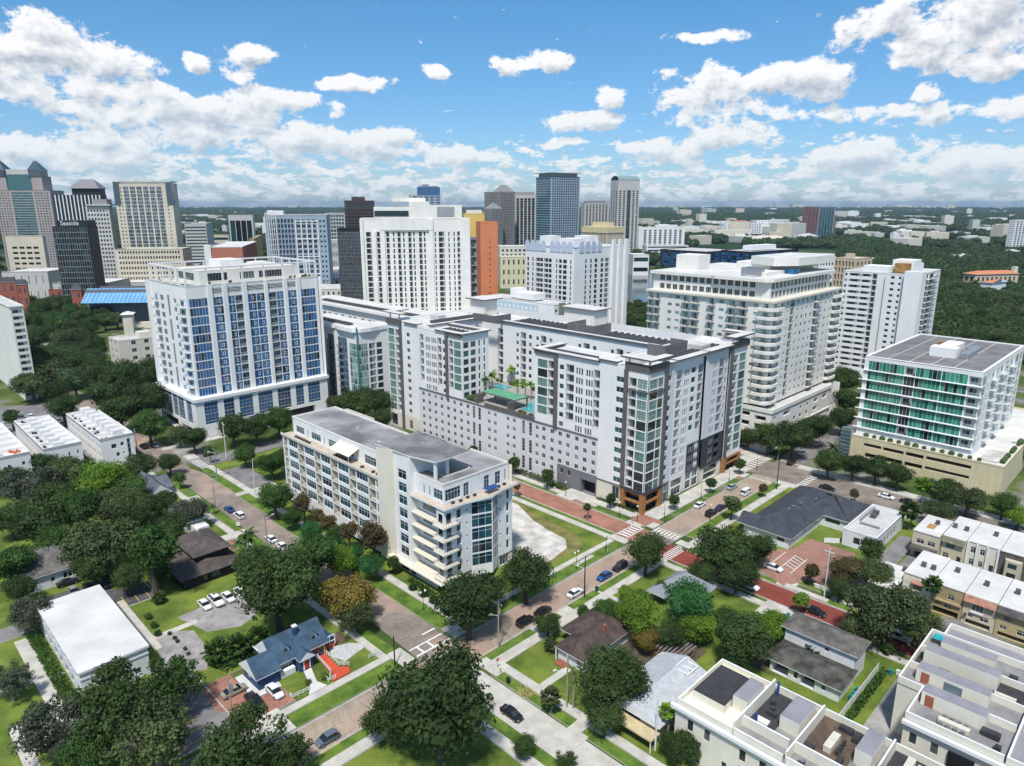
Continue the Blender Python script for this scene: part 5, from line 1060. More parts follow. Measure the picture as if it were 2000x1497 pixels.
B = townhouse('garage_wing','low garage wing with a white roof at the near end of the tan town houses',159.2,171.6,44.4,38.9,4.6,S_brnsh,[(43.6,39.8,.2,2.4,'o')],units_=((10,.4),)); B.finish()
B = townhouse('town_house','cream town house with a terracotta awning over its upper window, nearest the low garage wing',164.8,178.8,38.7,32.8,7,S_cream,[V_(36.6,34.8,3.6,5.2,3),(38,35.6,1.0,2.3,'w',{'nx': 4,'gl': G_sky}),(35,33.4,.2,2.3,'d',{})],units_=((5,1),(5,3)))
B.part('awning',[T_terra],lambda m: m.quad((164.0,36.9,5.3),(164.0,34.5,5.3),(164.78,34.5,6.0),(164.78,36.9,6.0)),'small terracotta awning'); B.finish()
B = townhouse('town_house','mustard yellow town house with white windows in the lower row, behind the fan palm',164.4,178.2,32.7,26.6,7,S_must,[V_(32.2,31.2,4.6,5.8),V_(29.6,28.4,4.2,5.5),V_(31.8,30.9,2.4,3.4),V_(30.1,28.6,2.0,3.2),(32.2,27.2,.2,1.7,'o')],units_=((8,3),)); B.boxes('jetty',S_must,[(163.9,164.38,26.7,32.6,3.6,7.0)][:0] + [(163.8,164.38,26.8,32.5,3.5,3.8)]); B.finish()
B = townhouse('town_house','cream town house under a terracotta tile band with an air conditioner on its wall',164.2,178.2,26.5,20.5,7,S_tan,[V_(24.9,22.9,3.7,5.3,3),V_(25.4,24.6,1.9,2.8),V_(23.2,21.7,1.8,3.0),(25.8,21.2,.2,1.4,'o')],band=T_terra,units_=((6,3),))
B.boxes('air_conditioner',M_unit,[(163.6,164.15,25.6,26.1,2.2,2.7)]); B.boxes('box_bay',M_trimw,[(163.8,164.15,22.7,25.1,3.3,3.65)]); B.finish()
B = townhouse('town_house','golden yellow town house with a dark upper band, cut by the right edge, lower row',164.0,178.2,20.4,6,7,S_must2,[V_(19.2,17.8,4.0,5.1,1,gl=G_sky),V_(15.6,14.2,4.0,5.1,1,gl=G_sky),V_(19.6,18.4,1.9,2.8),V_(16.6,14.6,1.7,2.9),(19.8,9,.2,1.2,'o')],band=S_brnsh,units_=((7,12),)); B.finish()
# ---- white house with two stained shingle roofs, pergola, tin roof, brown hip roof
wsh = shingle('stained_black_shingle',(.085,.082,.072),.5)
H = Bd('white_two_level_house','white house with two stained grey shingle roofs, the taller wing behind the lower one','house',118.8,34.8,S_wsid,G_dark,M_frame_w)
H.fU(126.6,49,35.6,0,6.2,[W_(41.2,40.4,4.4,5.2)]); H.fV(35.6,126.6,132.6,0,6.2,[]); H.plain(126.6,132.6,35.6,49,0,6.2,'RB'); H.fU(119.3,48.4,35.4,0,3.0,[(47.9,44.8,.3,2.3,'o'),W_(43.8,43.0,.8,2.4),(42.4,39.8,.3,2.4,'o'),W_(38.6,37.8,1.1,2.1)]); H.fV(35.4,119.3,126.6,0,3.0,[]); H.plain(119.3,126.6,35.4,48.4,0,3,'B')
H.part('roof',[shingle('weathered_grey_shingle',(.135,.125,.110),.35),M_trimw],lambda m: hip(m,126.0,133.2,35.0,49.8,6.2,1.6,'v')); H.part('roof',[wsh,M_trimw],lambda m: hip(m,118.6,127.0,34.8,49.2,3.05,1.5,'v',inset=3),'lower roof stained almost black'); H.finish()
fence('white_board_fence','long white board fence beside the paved court and the clipped hedge',[(134.0,33.4),(116.5,33.4),(110,33.4)],1.7,1,'fence',gap=2.4,slab=True)
H = Bd('brown_hip_house','bungalow with a streaked brown hipped roof between lawns and lime green trees','house',92.6,73.2,S_wsid,G_dark,M_frame_w)
H.fU(93.0,80,73.4,0,3.1,[W_(75.2,74.2,1,2.3)]); H.fV(73.4,93,108.4,0,3.1,[]); H.plain(93,108.4,73.4,80,0,3.1,'RB'); br = shingle('streaked_brown_shingle',(.085,.062,.055),.35)
H.part('roof',[br,M_trimw],lambda m: hip(m,92.2,109.2,72.7,80.4,3.1,2.0,'u')); H.part('roof',[br,M_trimw],lambda m: hip(m,97.4,108.9,76.5,83.4,3.12,1.8,'u')); H.boxes('porch',mat('terracotta_floor',(.28,.09,.06),.8,.2),[(91.2,92.9,77.0,79.6,.1,.3)]); H.boxes('porch_post',M_trimw,[(92.3,92.5,79.9,80.1,.1,2.95),(92.3,92.5,76.9,77.1,.1,2.95)]); H.boxes('chimney',mat('red_brick',(.30,.09,.06),.8,.2,2.),[(101.5,102.1,75,75.6,4.2,5.8)]); H.finish()
tin = mat('worn_metal_roof',(.47,.49,.52),.5,.10,.6,metal=.1,streak=.35)
H = Bd('metal_roof_house','long house with a worn silver metal roof under the big dark oak','house',86.8,52.6,mat('beige_siding',(.46,.40,.30),.8,.1),G_dark,M_frame_w)
H.fU(87.4,62.4,53.2,0,4.0,[W_(60.5,56.5,2.0,3.1)]); H.fV(53.2,87.4,103.6,0,4.0,[]); H.plain(87.4,103.6,53.2,62.4,0,4,'RB')
def ribs(m):
    hip(m,86.6,104.6,52.2,63.6,4.0,1.9,'u',gable='ab')
    for k in range(30):
        u = 86.9 + k * .6
        for s in (0,1):
            a,b = (52.25,57.85) if s == 0 else (63.55,57.95); m.quad((u,a,4.05),(u + .06,a,4.05),(u + .06,b,5.95),(u,b,5.95),1)
H.part('roof',[tin,M_trimw],ribs); H.boxes('roof_cage',M_trimw,[(100.2,103.6,55.2,55.4,5.2,5.5),(100.2,103.6,57.6,57.8,5.9,6.2),(100.2,100.4,55.4,57.6,5.4,5.7),(103.4,103.6,55.4,57.6,5.4,5.7),(101.8,102,55.4,57.6,5.4,5.7)])
H.boxes('carport',mat('tan_board',(.50,.42,.26),.8,.1),[(84.6,87.3,52.4,60.6,2.4,2.7)]); H.boxes('carport_post',M_trimw,[(84.7,84.85,52.5,52.65,.1,2.4),(84.7,84.85,60.3,60.45,.1,2.4)]); H.finish()
H = Bd('grey_pyramid_house','house with a pale grey pyramid roof almost hidden by trees near the crosswalk','house',125.6,68.6,S_wsid,G_dark,M_frame_w)
H.plain(126.2,133,69.2,77.6,0,3.8,'FLRB'); pg = mat('pale_slate_roof',(.25,.265,.30),.8,.12,.6,fine=.35); H.part('roof',[pg,M_trimw],lambda m: hip(m,125.4,134,68.2,78.4,3.8,3.2,'v')); H.part('roof',[pg,M_trimw],lambda m: hip(m,122.6,127.5,74.6,79.6,3.0,1.6,'v')); H.finish()
t = thing('pergola','weathered grey timber pergola roof beside the silver metal roof','pergola',106.6,60.4)
pt = mat('grey_timber',(.16,.145,.135),.9,.3,1.)
for k in range(9):
    m = MB(); m.box(0,6.0,0,.35,2.6,2.75); m.build('slat',pt,t,(0,.15 + k * .78,0))
for a,b in ((.1,.1),(5.8,.1),(.1,6.8),(5.8,6.8)):
    m = MB(); m.box(0,.15,0,.15,0,2.6); m.build('post',pt,t,(a,b,0))
m = MB(); m.box(.2,5.8,.3,6.8,.2,1.1); m.build('deck',mat('rust_deck',(.14,.085,.06),.9,.4,.8),t)

# ================================================================== cream townhouses with roof terraces, bottom right
S_eg = mat('eggshell_stucco',(.68,.65,.55),.75,.05,.2,streak=.10)
T_dk = mat('dark_deck',(.045,.045,.05),.85,.2,.5,fine=.3); T_gr = mat('grey_deck',(.25,.245,.245),.85,.2,.4,fine=.35); T_bn = mat('brown_deck',(.12,.085,.06),.85,.3,.6,fine=.4); T_slab = mat('lilac_grey_membrane',(.26,.255,.28),.8,.1,.4,fine=.25)
def court(B,u0,u1,v0,v1,z,floor,h=1.3,w='LRFB',t=.28):
    B.boxes('terrace_floor',floor,[(u0,u1,v0,v1,z - .1,z)])
    L = []
    if 'F' in w: L.append((u0,u1,v0,v0 + t,z,z + h))
    if 'B' in w: L.append((u0,u1,v1 - t,v1,z,z + h))
    if 'L' in w: L.append((u0,u0 + t,v0 + t,v1 - t,z,z + h))
    if 'R' in w: L.append((u1 - t,u1,v0 + t,v1 - t,z,z + h))
    B.boxes('terrace_wall',[S_eg,M_trimw],[(*b,0,1) for b in L])
def furn(B,L,z,mt=None,lab=None): B.boxes('terrace_seat' if lab is None else lab,mt or M_frame_d,[(a,a + c,b,b + d,z,z + e) for a,b,c,d,e in L])
A = Bd('terrace_townhouses','cream townhouses with furnished roof terraces and dark door awnings, at the bottom right','townhouses',88.3,-14,S_eg,G_dark,M_frame_d)
hs = []
for v in (47.6,44.6,38.6,35.4,29.6,23.4,17.4,11.4): hs += [(v + .5,v - .5,5.4,7.4,'w',{'nx': 2,'ny': 1})]
for v in (41.4,): hs += [(v + .4,v - .4,2.4,3.4,'w',{'nx': 2,'ny': 1})]
for v in (46.4,37.2,27,17): hs += [(v + 1.4,v - .9,.2,2.8,'w',{'nx': 2})]
A.fU(88.3,50.4,-14,0,9.2,hs); A.fV(-14,88.3,103,0,9.2,[]); A.plain(88.3,103,-14,50.4,0,9.2,'RB')
A.boxes('cornice',M_trimw,[(87.6,88.3,30.2,51.0,8.5,9.1),(87.9,88.3,-14,30.2,8.4,8.8)])
for v in (46.6,37.4,27.2): A.part('awning',[mat('black_canvas',(.02,.02,.022),.8,.1)],lambda m: (m.quad((87.0,v + 1.6,3.2),(87.0,v - 1.2,3.2),(88.28,v - 1.2,4.4),(88.28,v + 1.6,4.4)),m.quad((87.0,v + 1.6,2.9),(87.0,v - 1.2,2.9),(87.0,v - 1.2,3.2),(87.0,v + 1.6,3.2))),'black canvas awning over a door')
for v in (33.4,31.6): A.part('round_vent',[M_frame_d],lambda m: m.tube((88.2,v,6.8),(88.34,v,6.8),.45,n=12))
court(A,88.3,102.8,40.6,50.2,9.2,S_eg,1.0); A.boxes('stair_head',[S_eg,T_dk],[(91.4,100.6,43.6,49.2,9.2,10.6,0,1)]); A.boxes('stair_head',[S_eg,T_slab],[(93.5,99.6,40.9,43.3,9.2,11.7,0,1)])
court(A,88.3,102.8,32.4,40.6,9.2,T_gr,1.15,'LR'); A.boxes('terrace_floor',T_dk,[(91.6,102.3,36.2,40.2,9.2,9.24)]); A.boxes('terrace_wall',[S_eg,M_trimw],[(88.6,102.5,40.3,40.58,9.2,11.4,0,1),(91.2,91.5,33,40.3,9.2,10.9,0,1)]); A.boxes('stair_head',[S_eg,T_slab],[(94.6,100.8,33.0,36.0,9.2,11.6,0,1)]); furn(A,[(97,38,.7,.7,.8),(98.6,38.6,.7,.7,.8),(96,37.2,.5,1.6,.75)],9.25); A.boxes('white_table',M_trimw,[(93.4,94.6,37.4,39.4,9.25,9.6)]); A.boxes('closed_parasol',mat('blue_canvas',(1,1,1)),[(92.2,92.6,38.6,38.9,9.25,11.6),(101.2,101.5,39.2,39.5,9.25,12)],'folded blue parasol')
court(A,88.3,102.8,22.0,32.4,9.2,T_gr,1.15,'LR'); A.boxes('terrace_floor',T_bn,[(92.4,102.4,25.6,32.0,9.2,9.24)]); A.boxes('terrace_wall',[S_eg,M_trimw],[(88.6,102.5,32.15,32.4,9.2,11.0,0,1),(91.4,91.7,24.2,32.15,9.2,11.0,0,1)]); A.boxes('stair_head',[S_eg,T_slab],[(95.4,101.2,22.9,25.2,9.2,11.8,0,1)])
A.boxes('kitchen_counter',mat('stone_counter',(.60,.56,.47),.6,.1),[(94.6,98.6,28.2,29.3,9.25,10.3)]); furn(A,[(95,27.2,.4,.4,.9),(95.9,27.2,.4,.4,.9),(96.8,27.2,.4,.4,.9),(97.7,27.2,.4,.4,.9)],9.25,None,'bar_stool'); furn(A,[(99.4,26,2.0,.9,.8),(100.6,27.2,.9,2.0,.8),(93.2,30.2,.9,1.4,.7),(93.2,26.2,1.4,.8,.7)],9.25,T_dk,'terrace_sofa')
court(A,88.3,102.8,12.0,22.0,9.2,T_gr,1.15,'LR'); A.boxes('terrace_floor',T_dk,[(92.4,102.4,14.2,21.6,9.2,9.24)]); A.boxes('terrace_wall',[S_eg,M_trimw],[(88.6,102.5,21.75,22.0,9.2,11.0,0,1),(91.4,91.7,12.2,21.7,9.2,10.6,0,1)]); A.boxes('stair_head',[S_eg,T_slab],[(92.4,95.2,15.9,21.7,9.2,11.4,0,1),(96.0,101.8,12.6,14.0,9.2,11.8,0,1)])
A.boxes('kitchen_counter',mat('stone_counter',(1,1,1)),[(97.6,101.2,18.6,19.6,9.25,10.3)]); furn(A,[(97.8,17.7,.4,.4,.9),(98.6,17.7,.4,.4,.9),(99.4,17.7,.4,.4,.9),(100.2,17.7,.4,.4,.9)],9.25,M_trimw,'bar_stool'); furn(A,[(98.4,15,.8,.8,.7),(96.6,15.8,.8,.8,.7)],9.25,mat('red_cushion',(.5,.05,.03),.8,.1),'red_chair')
court(A,88.3,102.8,2.0,12.0,9.2,T_gr,1.15,'LR'); A.boxes('terrace_wall',[S_eg,M_trimw],[(88.6,102.5,11.75,12.0,9.2,11.0,0,1)]); A.boxes('stair_head',[S_eg,T_slab],[(92,97,2.8,6.4,9.2,11.6,0,1)]); A.boxes('kitchen_counter',mat('stone_counter',(1,1,1)),[(94,97,8.4,9.4,9.25,10.2)])
court(A,88.3,102.8,-14,2.0,9.2,T_slab,1.15,'LR')
A.boxes('air_conditioner',[M_unit,M_metal],[(89.4,90.2,20.2,21.0,9.25,10.1,0,1),(89.4,90.2,30,30.8,9.25,10.1,0,1)]); A.finish()
Bq = Bd('terrace_townhouses','cream townhouses with a tall black metal screen, right of the paved court','townhouses',109.9,-16,S_eg,G_dark,M_frame_d)
hs = [(v + .5,v - .5,z,z + 1.9,'w',{'nx': 2,'ny': 2}) for v in (21.2,18.2,10.6,4) for z in (6.0,2.2)]
Bq.fU(109.9,22.7,-16,0,9.9,[h for h in hs if not (17 > h[0] > 13)]); Bq.fV(-16,109.9,142,0,9.9,[])
Bq.fU(118.3,26.3,22.7,0,9.9,[]); Bq.plain(109.9,118.3,22.7,22.7,0,9.9,'B'); Bq.plain(118.3,137.5,26.3,26.3,0,9.9,'B'); Bq.plain(137.5,142,-16,24.3,0,9.9,'RB')
Bq.boxes('cornice',M_trimw,[(109.2,109.9,9.4,22.9,9.2,9.8),(109.3,109.9,-16,9.4,9.0,9.5)])
sc = MB(); t = Bq.boxes('metal_screen',mat('black_screen',(.012,.012,.014),.5,.1),[(109.5,109.85,12.9,16.3,2.2,7.9)],'tall black metal screen with a pale square emblem')
for k in range(4):
    r = .9 - k * .22; Bq.part('screen_emblem',[M_trimw],lambda m: (m.box(109.44,109.49,14.6 - r,14.6 + r,4.2 + r - .05,4.2 + r),m.box(109.44,109.49,14.6 - r,14.6 + r,4.2 - r,4.2 - r + .05),m.box(109.44,109.49,14.6 - r,14.6 - r + .05,4.25 - r,4.15 + r),m.box(109.44,109.49,14.6 + r - .05,14.6 + r,4.25 - r,4.15 + r)),None,'stuff')
court(Bq,109.9,118.2,9.4,22.7,9.9,T_gr,1.2,'LB'); court(Bq,118.2,124,9.4,26.3,9.9,T_gr,1.3,'LB'); court(Bq,124,130.4,9.4,26.3,9.9,T_dk,1.3,'LB'); court(Bq,130.4,137.4,9.4,26.3,9.9,T_gr,1.3,'LRB'); court(Bq,137.6,142.4,-14,24.4,9.9,T_slab,1.0,'LRB'); court(Bq,109.9,137.4,-14,9.4,9.9,T_slab,1.2,'LRB')
Bq.boxes('stair_head',[S_eg,T_slab],[(115.2,117.8,13.2,22.0,9.9,12.3,0,1),(121.0,123.6,14,24.4,9.9,12.3,0,1),(127.4,130,14,25,9.9,12.4,0,1),(132.2,134.6,15.4,23.6,9.9,12.2,0,1)])
Bq.boxes('terrace_door',mat('brick_red_door',(.32,.10,.06),.6,.1),[(115.1,115.18,20.2,21.4,9.9,11.9),(120.9,120.98,22.4,23.6,9.9,11.9)]); Bq.boxes('door_glass',G_sky,[(120.88,120.96,17.6,20.2,10.2,11.8)])
Bq.boxes('terrace_table',mat('stone_counter',(1,1,1)),[(112.2,113.2,14.6,18.8,10.0,10.7),(118.9,119.6,15,17,10,10.6)]); furn(Bq,[(111.4,15 + k * 1.0,.5,.5,.8) for k in range(4)] + [(113.6,15 + k * 1.0,.5,.5,.8) for k in range(4)],10,M_metal,'terrace_chair'); furn(Bq,[(114,11,1.2,2.4,.8),(125,16,1,1,.8),(131.2,20,1,1,.8),(132,12,1,1.2,.7),(125.2,20.4,1,1.8,.8),(111.4,10.4,.8,.8,.9)],10,T_dk,'terrace_sofa'); Bq.boxes('fire_bowl',M_trimw,[(119.2,120.4,21.2,22.2,10,10.5)])
Bq.boxes('hot_tub',[M_frame_d,pool],[(134.8,137,23.6,25.6,9.95,10.8,0,1)]); Bq.boxes('kitchen_counter',mat('stone_counter',(1,1,1)),[(125,125.8,11,14,10,10.9)]); Bq.finish()
# ================================================================== downtown and the far buildings, each where it stands
CP,SP = math.cos(PITCH),math.sin(PITCH)
def far(name,label,cat,xl,xc,xr,ytop,D,deg,wall,gl=None,fr=None,depth=None,zb=0):
    d = ray(xc,ytop); zt = HC + d[2] * D / d[1]; x0 = d[0] * D / d[1]; a = math.radians(deg); dz = zt - HC
    def ln(px,c,s): return ((px - CX) * (D * CP - dz * SP) - F * x0) / (F * c - (px - CX) * s * CP)
    Lr = ln(xr,math.cos(a),math.sin(a)); Ll = abs(ln(xl,-math.sin(a),math.cos(a))) if xl < xc - 1 else (depth or 25)
    if depth: Ll = depth
    B = Bd(name,label,cat,0,0,wall,gl,fr,None,a,(x0,D),300,8.5); B.L = Lr; B.Dp = Ll; B.h = zt
    return B
def even(L,n,frac,kind='q',si=.9,h=1.7,m0=.04,**o):
    st = L * (1 - 2 * m0) / n; return [(L * m0 + st * (i + (1 - frac) / 2),L * m0 + st * (i + (1 + frac) / 2),kind,si,h,o) for i in range(n)]
def flo(h,n,z0=0.,top=1.5): return [z0 + (h - z0 - top) * k / n for k in range(n)]
def cx(B,front,left,nf,z0=3.,top=2.,wallf=None,wl=None,roofm=None):
    """both seen faces of a far block, plain rear faces and a roof"""
    fl = flo(B.h,nf,z0,top); fh = fl[1] - fl[0]
    S = lambda cs: [(a,b,k,si * fh,h * fh,o) for a,b,k,si,h,o in cs]
    B.fV(0,0,B.L,0,B.h,rows(S(front),fl),wallf)
    B.fU(0,B.Dp,0,0,B.h,rows([(B.Dp - a,B.Dp - b,k,si,h,o) for a,b,k,si,h,o in S(left)],fl),wl or wallf)
    B.plain(0,B.L,0,B.Dp,0,B.h,'RB'); B.roof(0,B.L,0,B.Dp,B.h - .8,roofm or R_light,.8,pm=wallf)
    return B
def q(L,n,f,si=.3,h=.5,**k): return even(L,n,f,'q',si,h,**k)
S_conc = mat('pale_concrete',(.50,.49,.46),.8,.06,.05,streak=.1); S_gran = mat('grey_granite',(.25,.235,.225),.7,.06,.05); S_pink = mat('pink_granite',(.37,.315,.30),.7,.06,.05)
S_brn = mat('dark_brown_cladding',(.085,.05,.048),.6,.08,.05); S_blk = mat('black_cladding',(.02,.022,.026),.5,.08,.05); S_sand = mat('sand_stone',(.57,.51,.40),.8,.06,.05); S_cool = mat('cool_grey_panel',(.30,.36,.43),.7,.06,.05)
G_black = glass('window_glass_black',[(0,(.006,.010,.014)),(.5,(.012,.025,.035)),(.8,(.02,.06,.07))]); G_sun = glass('window_glass_sun',[(0,(.03,.07,.10)),(.4,(.08,.14,.18)),(.7,(.02,.04,.055)),(.88,(.25,.24,.16))]); G_tealt = glass('window_glass_sea',[(0,(.02,.10,.11)),(.5,(.03,.13,.14)),(.8,(.015,.06,.07))])
# left cluster
B = far('gabled_tower','pink granite tower with teal glass centre and pointed glass gables, left edge','skyscraper',-45,-12,97,372,900,4,S_pink,G_sun)
L = B.L; cx(B,q(L * .28,5,.6) + [(L * .30,L * .68,'c',.1,.85,{'nx': 10,'gl': G_tealt})] + [(L * .70 + a,L * .70 + b,k,s_,h_,o) for a,b,k,s_,h_,o in q(L * .28,5,.6)],q(B.Dp,5,.6),32)
hh = B.h; B.boxes('upper_block',S_pink,[(L * .02,L * .24,1,22,hh,hh + 17),(L * .69,L * .88,1,22,hh,hh + 17)]); B.boxes('glass_core',G_tealt,[(L * .24,L * .69,2,22,hh,hh + 19)]); B.boxes('core_cap',S_conc,[(L * .22,L * .7,3,21,hh + 19,hh + 25)])
for u in (L * .12,L * .76): B.part('glass_gable',[G_sky,S_gran],lambda m: (hip(m,u - 9,u + 9,0,20,hh + 17,1,'u'),m.box(u - 7,u + 7,1,18,hh + 17,hh + 24,0),m.poly([(u - 8,.5,hh + 24),(u + 8,.5,hh + 24),(u,5,hh + 36)],0),m.poly([(u + 8,.5,hh + 24),(u + 8,18,hh + 24),(u,9,hh + 36)],0),m.poly([(u - 8,18,hh + 24),(u - 8,.5,hh + 24),(u,9,hh + 36)],0),m.poly([(u - 8,.5,hh + 24),(u + 8,.5,hh + 24),(u,9,hh + 36)],0)))
B.finish()
B = far('sandstone_block','sand coloured office block with rows of dark slots below the gabled tower','office building',2,9,82,461,700,4,S_sand,G_black); cx(B,even(B.L,4,.72,'q',.3,.42,.12),q(B.Dp,3,.5),9,3,9).finish()
B = far('striped_balcony_tower','dark apartment tower striped with white columns under a grey gabled roof house','apartment tower',90,103,197,381,800,8,S_blk,G_black); L = B.L
cx(B,even(L,12,.62,'q',.1,.85),q(B.Dp,5,.6),26); B.boxes('white_fin',S_white,[(L * (k + .5) / 13,L * (k + .5) / 13 + 1.1,-.9,0,0,B.h) for k in range(13)])
B.part('roof_house',[mat('grey_metal_roof',(.20,.19,.20),.6,.08,.2),S_blk],lambda m: (m.box(L * .38,L * .93,3,22,B.h,B.h + 7,1),hip(m,L * .34,L * .96,1,24,B.h + 7,10,'u',inset=8))); B.finish()
B = far('terraced_tower','grey and white stepped tower beside the black glass block','apartment tower',158,166,212,402,700,10,S_conc,G_dark); cx(B,q(B.L,7,.6),q(B.Dp,4,.6),20,3,3); B.boxes('roof_slab',R_light,[(B.L * .05,B.L * 1.1,-2,18,B.h,B.h + 1.2)]); B.boxes('crown',S_gran,[(B.L * .3,B.L * .9,3,16,B.h + 1.2,B.h + 6)]); B.finish()
B = far('black_glass_office','black mirrored office block with a lit white sign band on its roof','office building',77,101,170,443,560,9,S_blk,G_black); L = B.L
fl = flo(B.h,16,0,0); fh = fl[1]
B.fV(0,0,L,0,B.h,rows([(L * .02,L * .98,'c',.1,fh * .95,{'nx': 14})],fl)); B.fU(0,B.Dp,0,0,B.h,rows([(B.Dp * .97,B.Dp * .03,'c',.1,fh * .95,{'nx': 5,'gl': G_sky})],fl)); B.plain(0,L,0,B.Dp,0,B.h,'RB'); B.roof(0,L,0,B.Dp,B.h - .5,R_brown,.5)
B.boxes('sign_band',S_blk,[(L * .08,L * .96,4,20,B.h,B.h + 4.4)])
def letters(name,text,size,parent,loc,rz,mt,ext=.05,tilt=math.pi / 2,label=None):
    cu = bpy.data.curves.new(name,'FONT'); cu.body = text; cu.size = size; cu.extrude = ext; cu.align_x = 'CENTER'; tmp = bpy.data.objects.new(name,cu); col.objects.link(tmp)
    dg = bpy.context.evaluated_depsgraph_get(); me = bpy.data.meshes.new_from_object(tmp.evaluated_get(dg)); bpy.data.objects.remove(tmp); me.materials.clear(); me.materials.append(mt)
    o = bpy.data.objects.new(name,me); col.objects.link(o); o.parent = parent; o.location = loc; o.rotation_euler = (tilt,0,rz)
    if label: o['label'] = label
    return o
letters('sign_lettering','Seaside',4.6,B.root,(L * .45,3.9,B.h + .9),0,M_trimw,.06,label='white lettering on the roof band')
B.finish()
B = far('hotel_tower','cream and blue glass hotel tower with rounded bays on a tan podium','hotel',205,221,333,358,700,7,S_sand,G_sky); L = B.L
bays_ = [(L * (.16 + .115 * k),L * (.16 + .115 * k) + L * .092,'c',.04,.92,{'nx': 3}) for k in range(6)]
cx(B,[(L * .04,L * .07,'q',.3,.4,{}),(L * .10,L * .125,'q',.3,.4,{})] + bays_ + [(L * .90,L * .925,'q',.3,.4,{})],[(B.Dp * .05,B.Dp * .95,'c',.1,.8,{'nx': 8,'gl': G_sky})],30,3,3)
B.boxes('glass_corner',G_sky,[(-.5,L * .09,-.6,6,B.h - 20,B.h + 1),(L * .91,L + .5,-.6,6,B.h - 20,B.h + 1)]); B.boxes('roof_canopy',S_sand,[(0,L,0,B.Dp,B.h + 1,B.h + 2)]); B.finish()
B = far('hotel_podium','tan hotel podium with a regular grid of small dark windows','hotel',200,224,356,487,665,7,S_sand,G_black); cx(B,q(B.L,22,.55,.3,.5),q(B.Dp,5,.6),8,8,1).finish()
B = far('banded_office','white and grey banded office block right of the hotel','office building',343,360,402,437,1050,14,S_conc,G_dark); cx(B,[(B.L * .02,B.L * .98,'q',.45,.4,{})],[(B.Dp * .03,B.Dp * .97,'q',.45,.4,{})],12,1,4).finish()
B = far('cream_lowrise','low cream office with long window bands','office building',402,404,446,459,1150,8,S_sand,G_dark); cx(B,[(B.L * .03,B.L * .97,'q',.4,.45,{})],q(B.Dp,2,.5),4,2,3).finish()
B = far('black_slab_office','black striped slab framed in white, left of the blue-grey apartments','office building',441,445,493,420,900,8,S_conc,G_black); L = B.L
B.fV(0,0,L,0,B.h,[(L * (.06 + .225 * k),L * (.06 + .225 * k) + L * .20,4,B.h - 7,'q',{}) for k in range(4)]); B.fU(0,B.Dp,0,0,B.h,[]); B.plain(0,L,0,B.Dp,0,B.h,'RB'); B.roof(0,L,0,B.Dp,B.h - .5,R_light,.5); B.finish()
B = far('brown_apartment','small brown and cream block in front of the black striped slab','apartment building',467,487,496,466,760,14,mat('ochre_wall',(.45,.32,.13),.8,.1),G_dark); cx(B,q(B.L,2,.5),q(B.Dp,8,.6),10,2,3,wl=mat('brown_wall',(.16,.10,.07),.8,.1)).finish()
S_or = mat('salmon_brick',(.42,.16,.10),.8,.08,.3)
B = far('salmon_brick_hall','salmon brick hall with a white gable and red striped canopy','hall',352,402,473,484,620,12,S_or,G_dark); L = B.L
B.plain(0,L,0,B.Dp,0,B.h,'FLRB'); B.roof(0,L,0,B.Dp,B.h - .5,R_white,1.0,pm=S_white); B.boxes('corner_tower',S_white,[(-1.5,4,-1,5,0,B.h + 2)])
for k in range(8): B.boxes('canopy_stripe',mat('red_stripe',(.5,.06,.04),.7,.1) if k % 2 else S_white,[(-.8,-.1,4 + k * 2.2,5.9 + k * 2.2,4,B.h - 1 - k * .6)])
B.finish()
B = far('blue_grey_apartments','blue-grey and white apartment block framed with white window squares','apartment building',490,516,637,421,640,12,S_cool,G_dark,M_frame_w); L = B.L
cx(B,[(L * .03 + i * L * .03,L * .03 + i * L * .03 + L * .02,'q',.1,.8,{}) for i in range(5)] + [(L * .20 + i * L * .055,L * .20 + i * L * .055 + L * .04,'b',.1,.85,{}) for i in range(5)] + [(L * .50 + i * L * .085,L * .50 + i * L * .085 + L * .066,'w',.2,.65,{'nx': 2}) for i in range(4)] + [(L * .88,L * .91,'q',.3,.4,{}),(L * .94,L * .97,'q',.3,.4,{})],q(B.Dp,6,.55),15,8,3)
B.boxes('white_grid',S_white,[(L * (.485 + .0895 * k),L * (.485 + .0895 * k) + .8,-.7,0,10,B.h - 5) for k in range(5)] + [(L * .485,L * .85,-.72,-.02,z,z + .8) for z in [10 + (B.h - 15.5) * k / 4 for k in range(5)]]); B.boxes('white_fin',S_white,[(L * .0 + k * L * .035,L * .0 + k * L * .035 + .5,-.5,0,8,B.h + 2) for k in range(6)]); B.boxes('roof_frame',S_white,[(0,L * .3,-.5,0,B.h + 1,B.h + 2),(L * .05,L * .3,2,14,B.h,B.h + 4)]); B.finish()
B = far('teal_office','pale teal glass office behind the blue-grey apartments','office building',634,637,673,416,1100,6,S_conc,G_tower); cx(B,even(B.L,6,.75,'q',.15,.7),q(B.Dp,3,.6),13,2,2).finish()
B = far('brown_glass_tower','dark brown banded office tower with stepped corners','office tower',672,676,731,392,1000,30,S_brn,G_black); cx(B,[(B.L * .02,B.L * .98,'q',.4,.45,{})],[(B.Dp * .03,B.Dp * .97,'q',.4,.45,{})],20,2,3); B.boxes('plant_room',S_brn,[(B.L * .3,B.L * .7,4,14,B.h,B.h + 5)]); B.finish()
B = far('dark_banded_office','dark green-black banded office tower left of the wide white slab','office tower',652,658,706,447,520,8,S_blk,G_black); cx(B,[(B.L * .01,B.L * .99,'c',.12,.72,{'nx': 18})],[(B.Dp * .03,B.Dp * .97,'q',.2,.6,{})],22,1,2,roofm=R_light).finish()
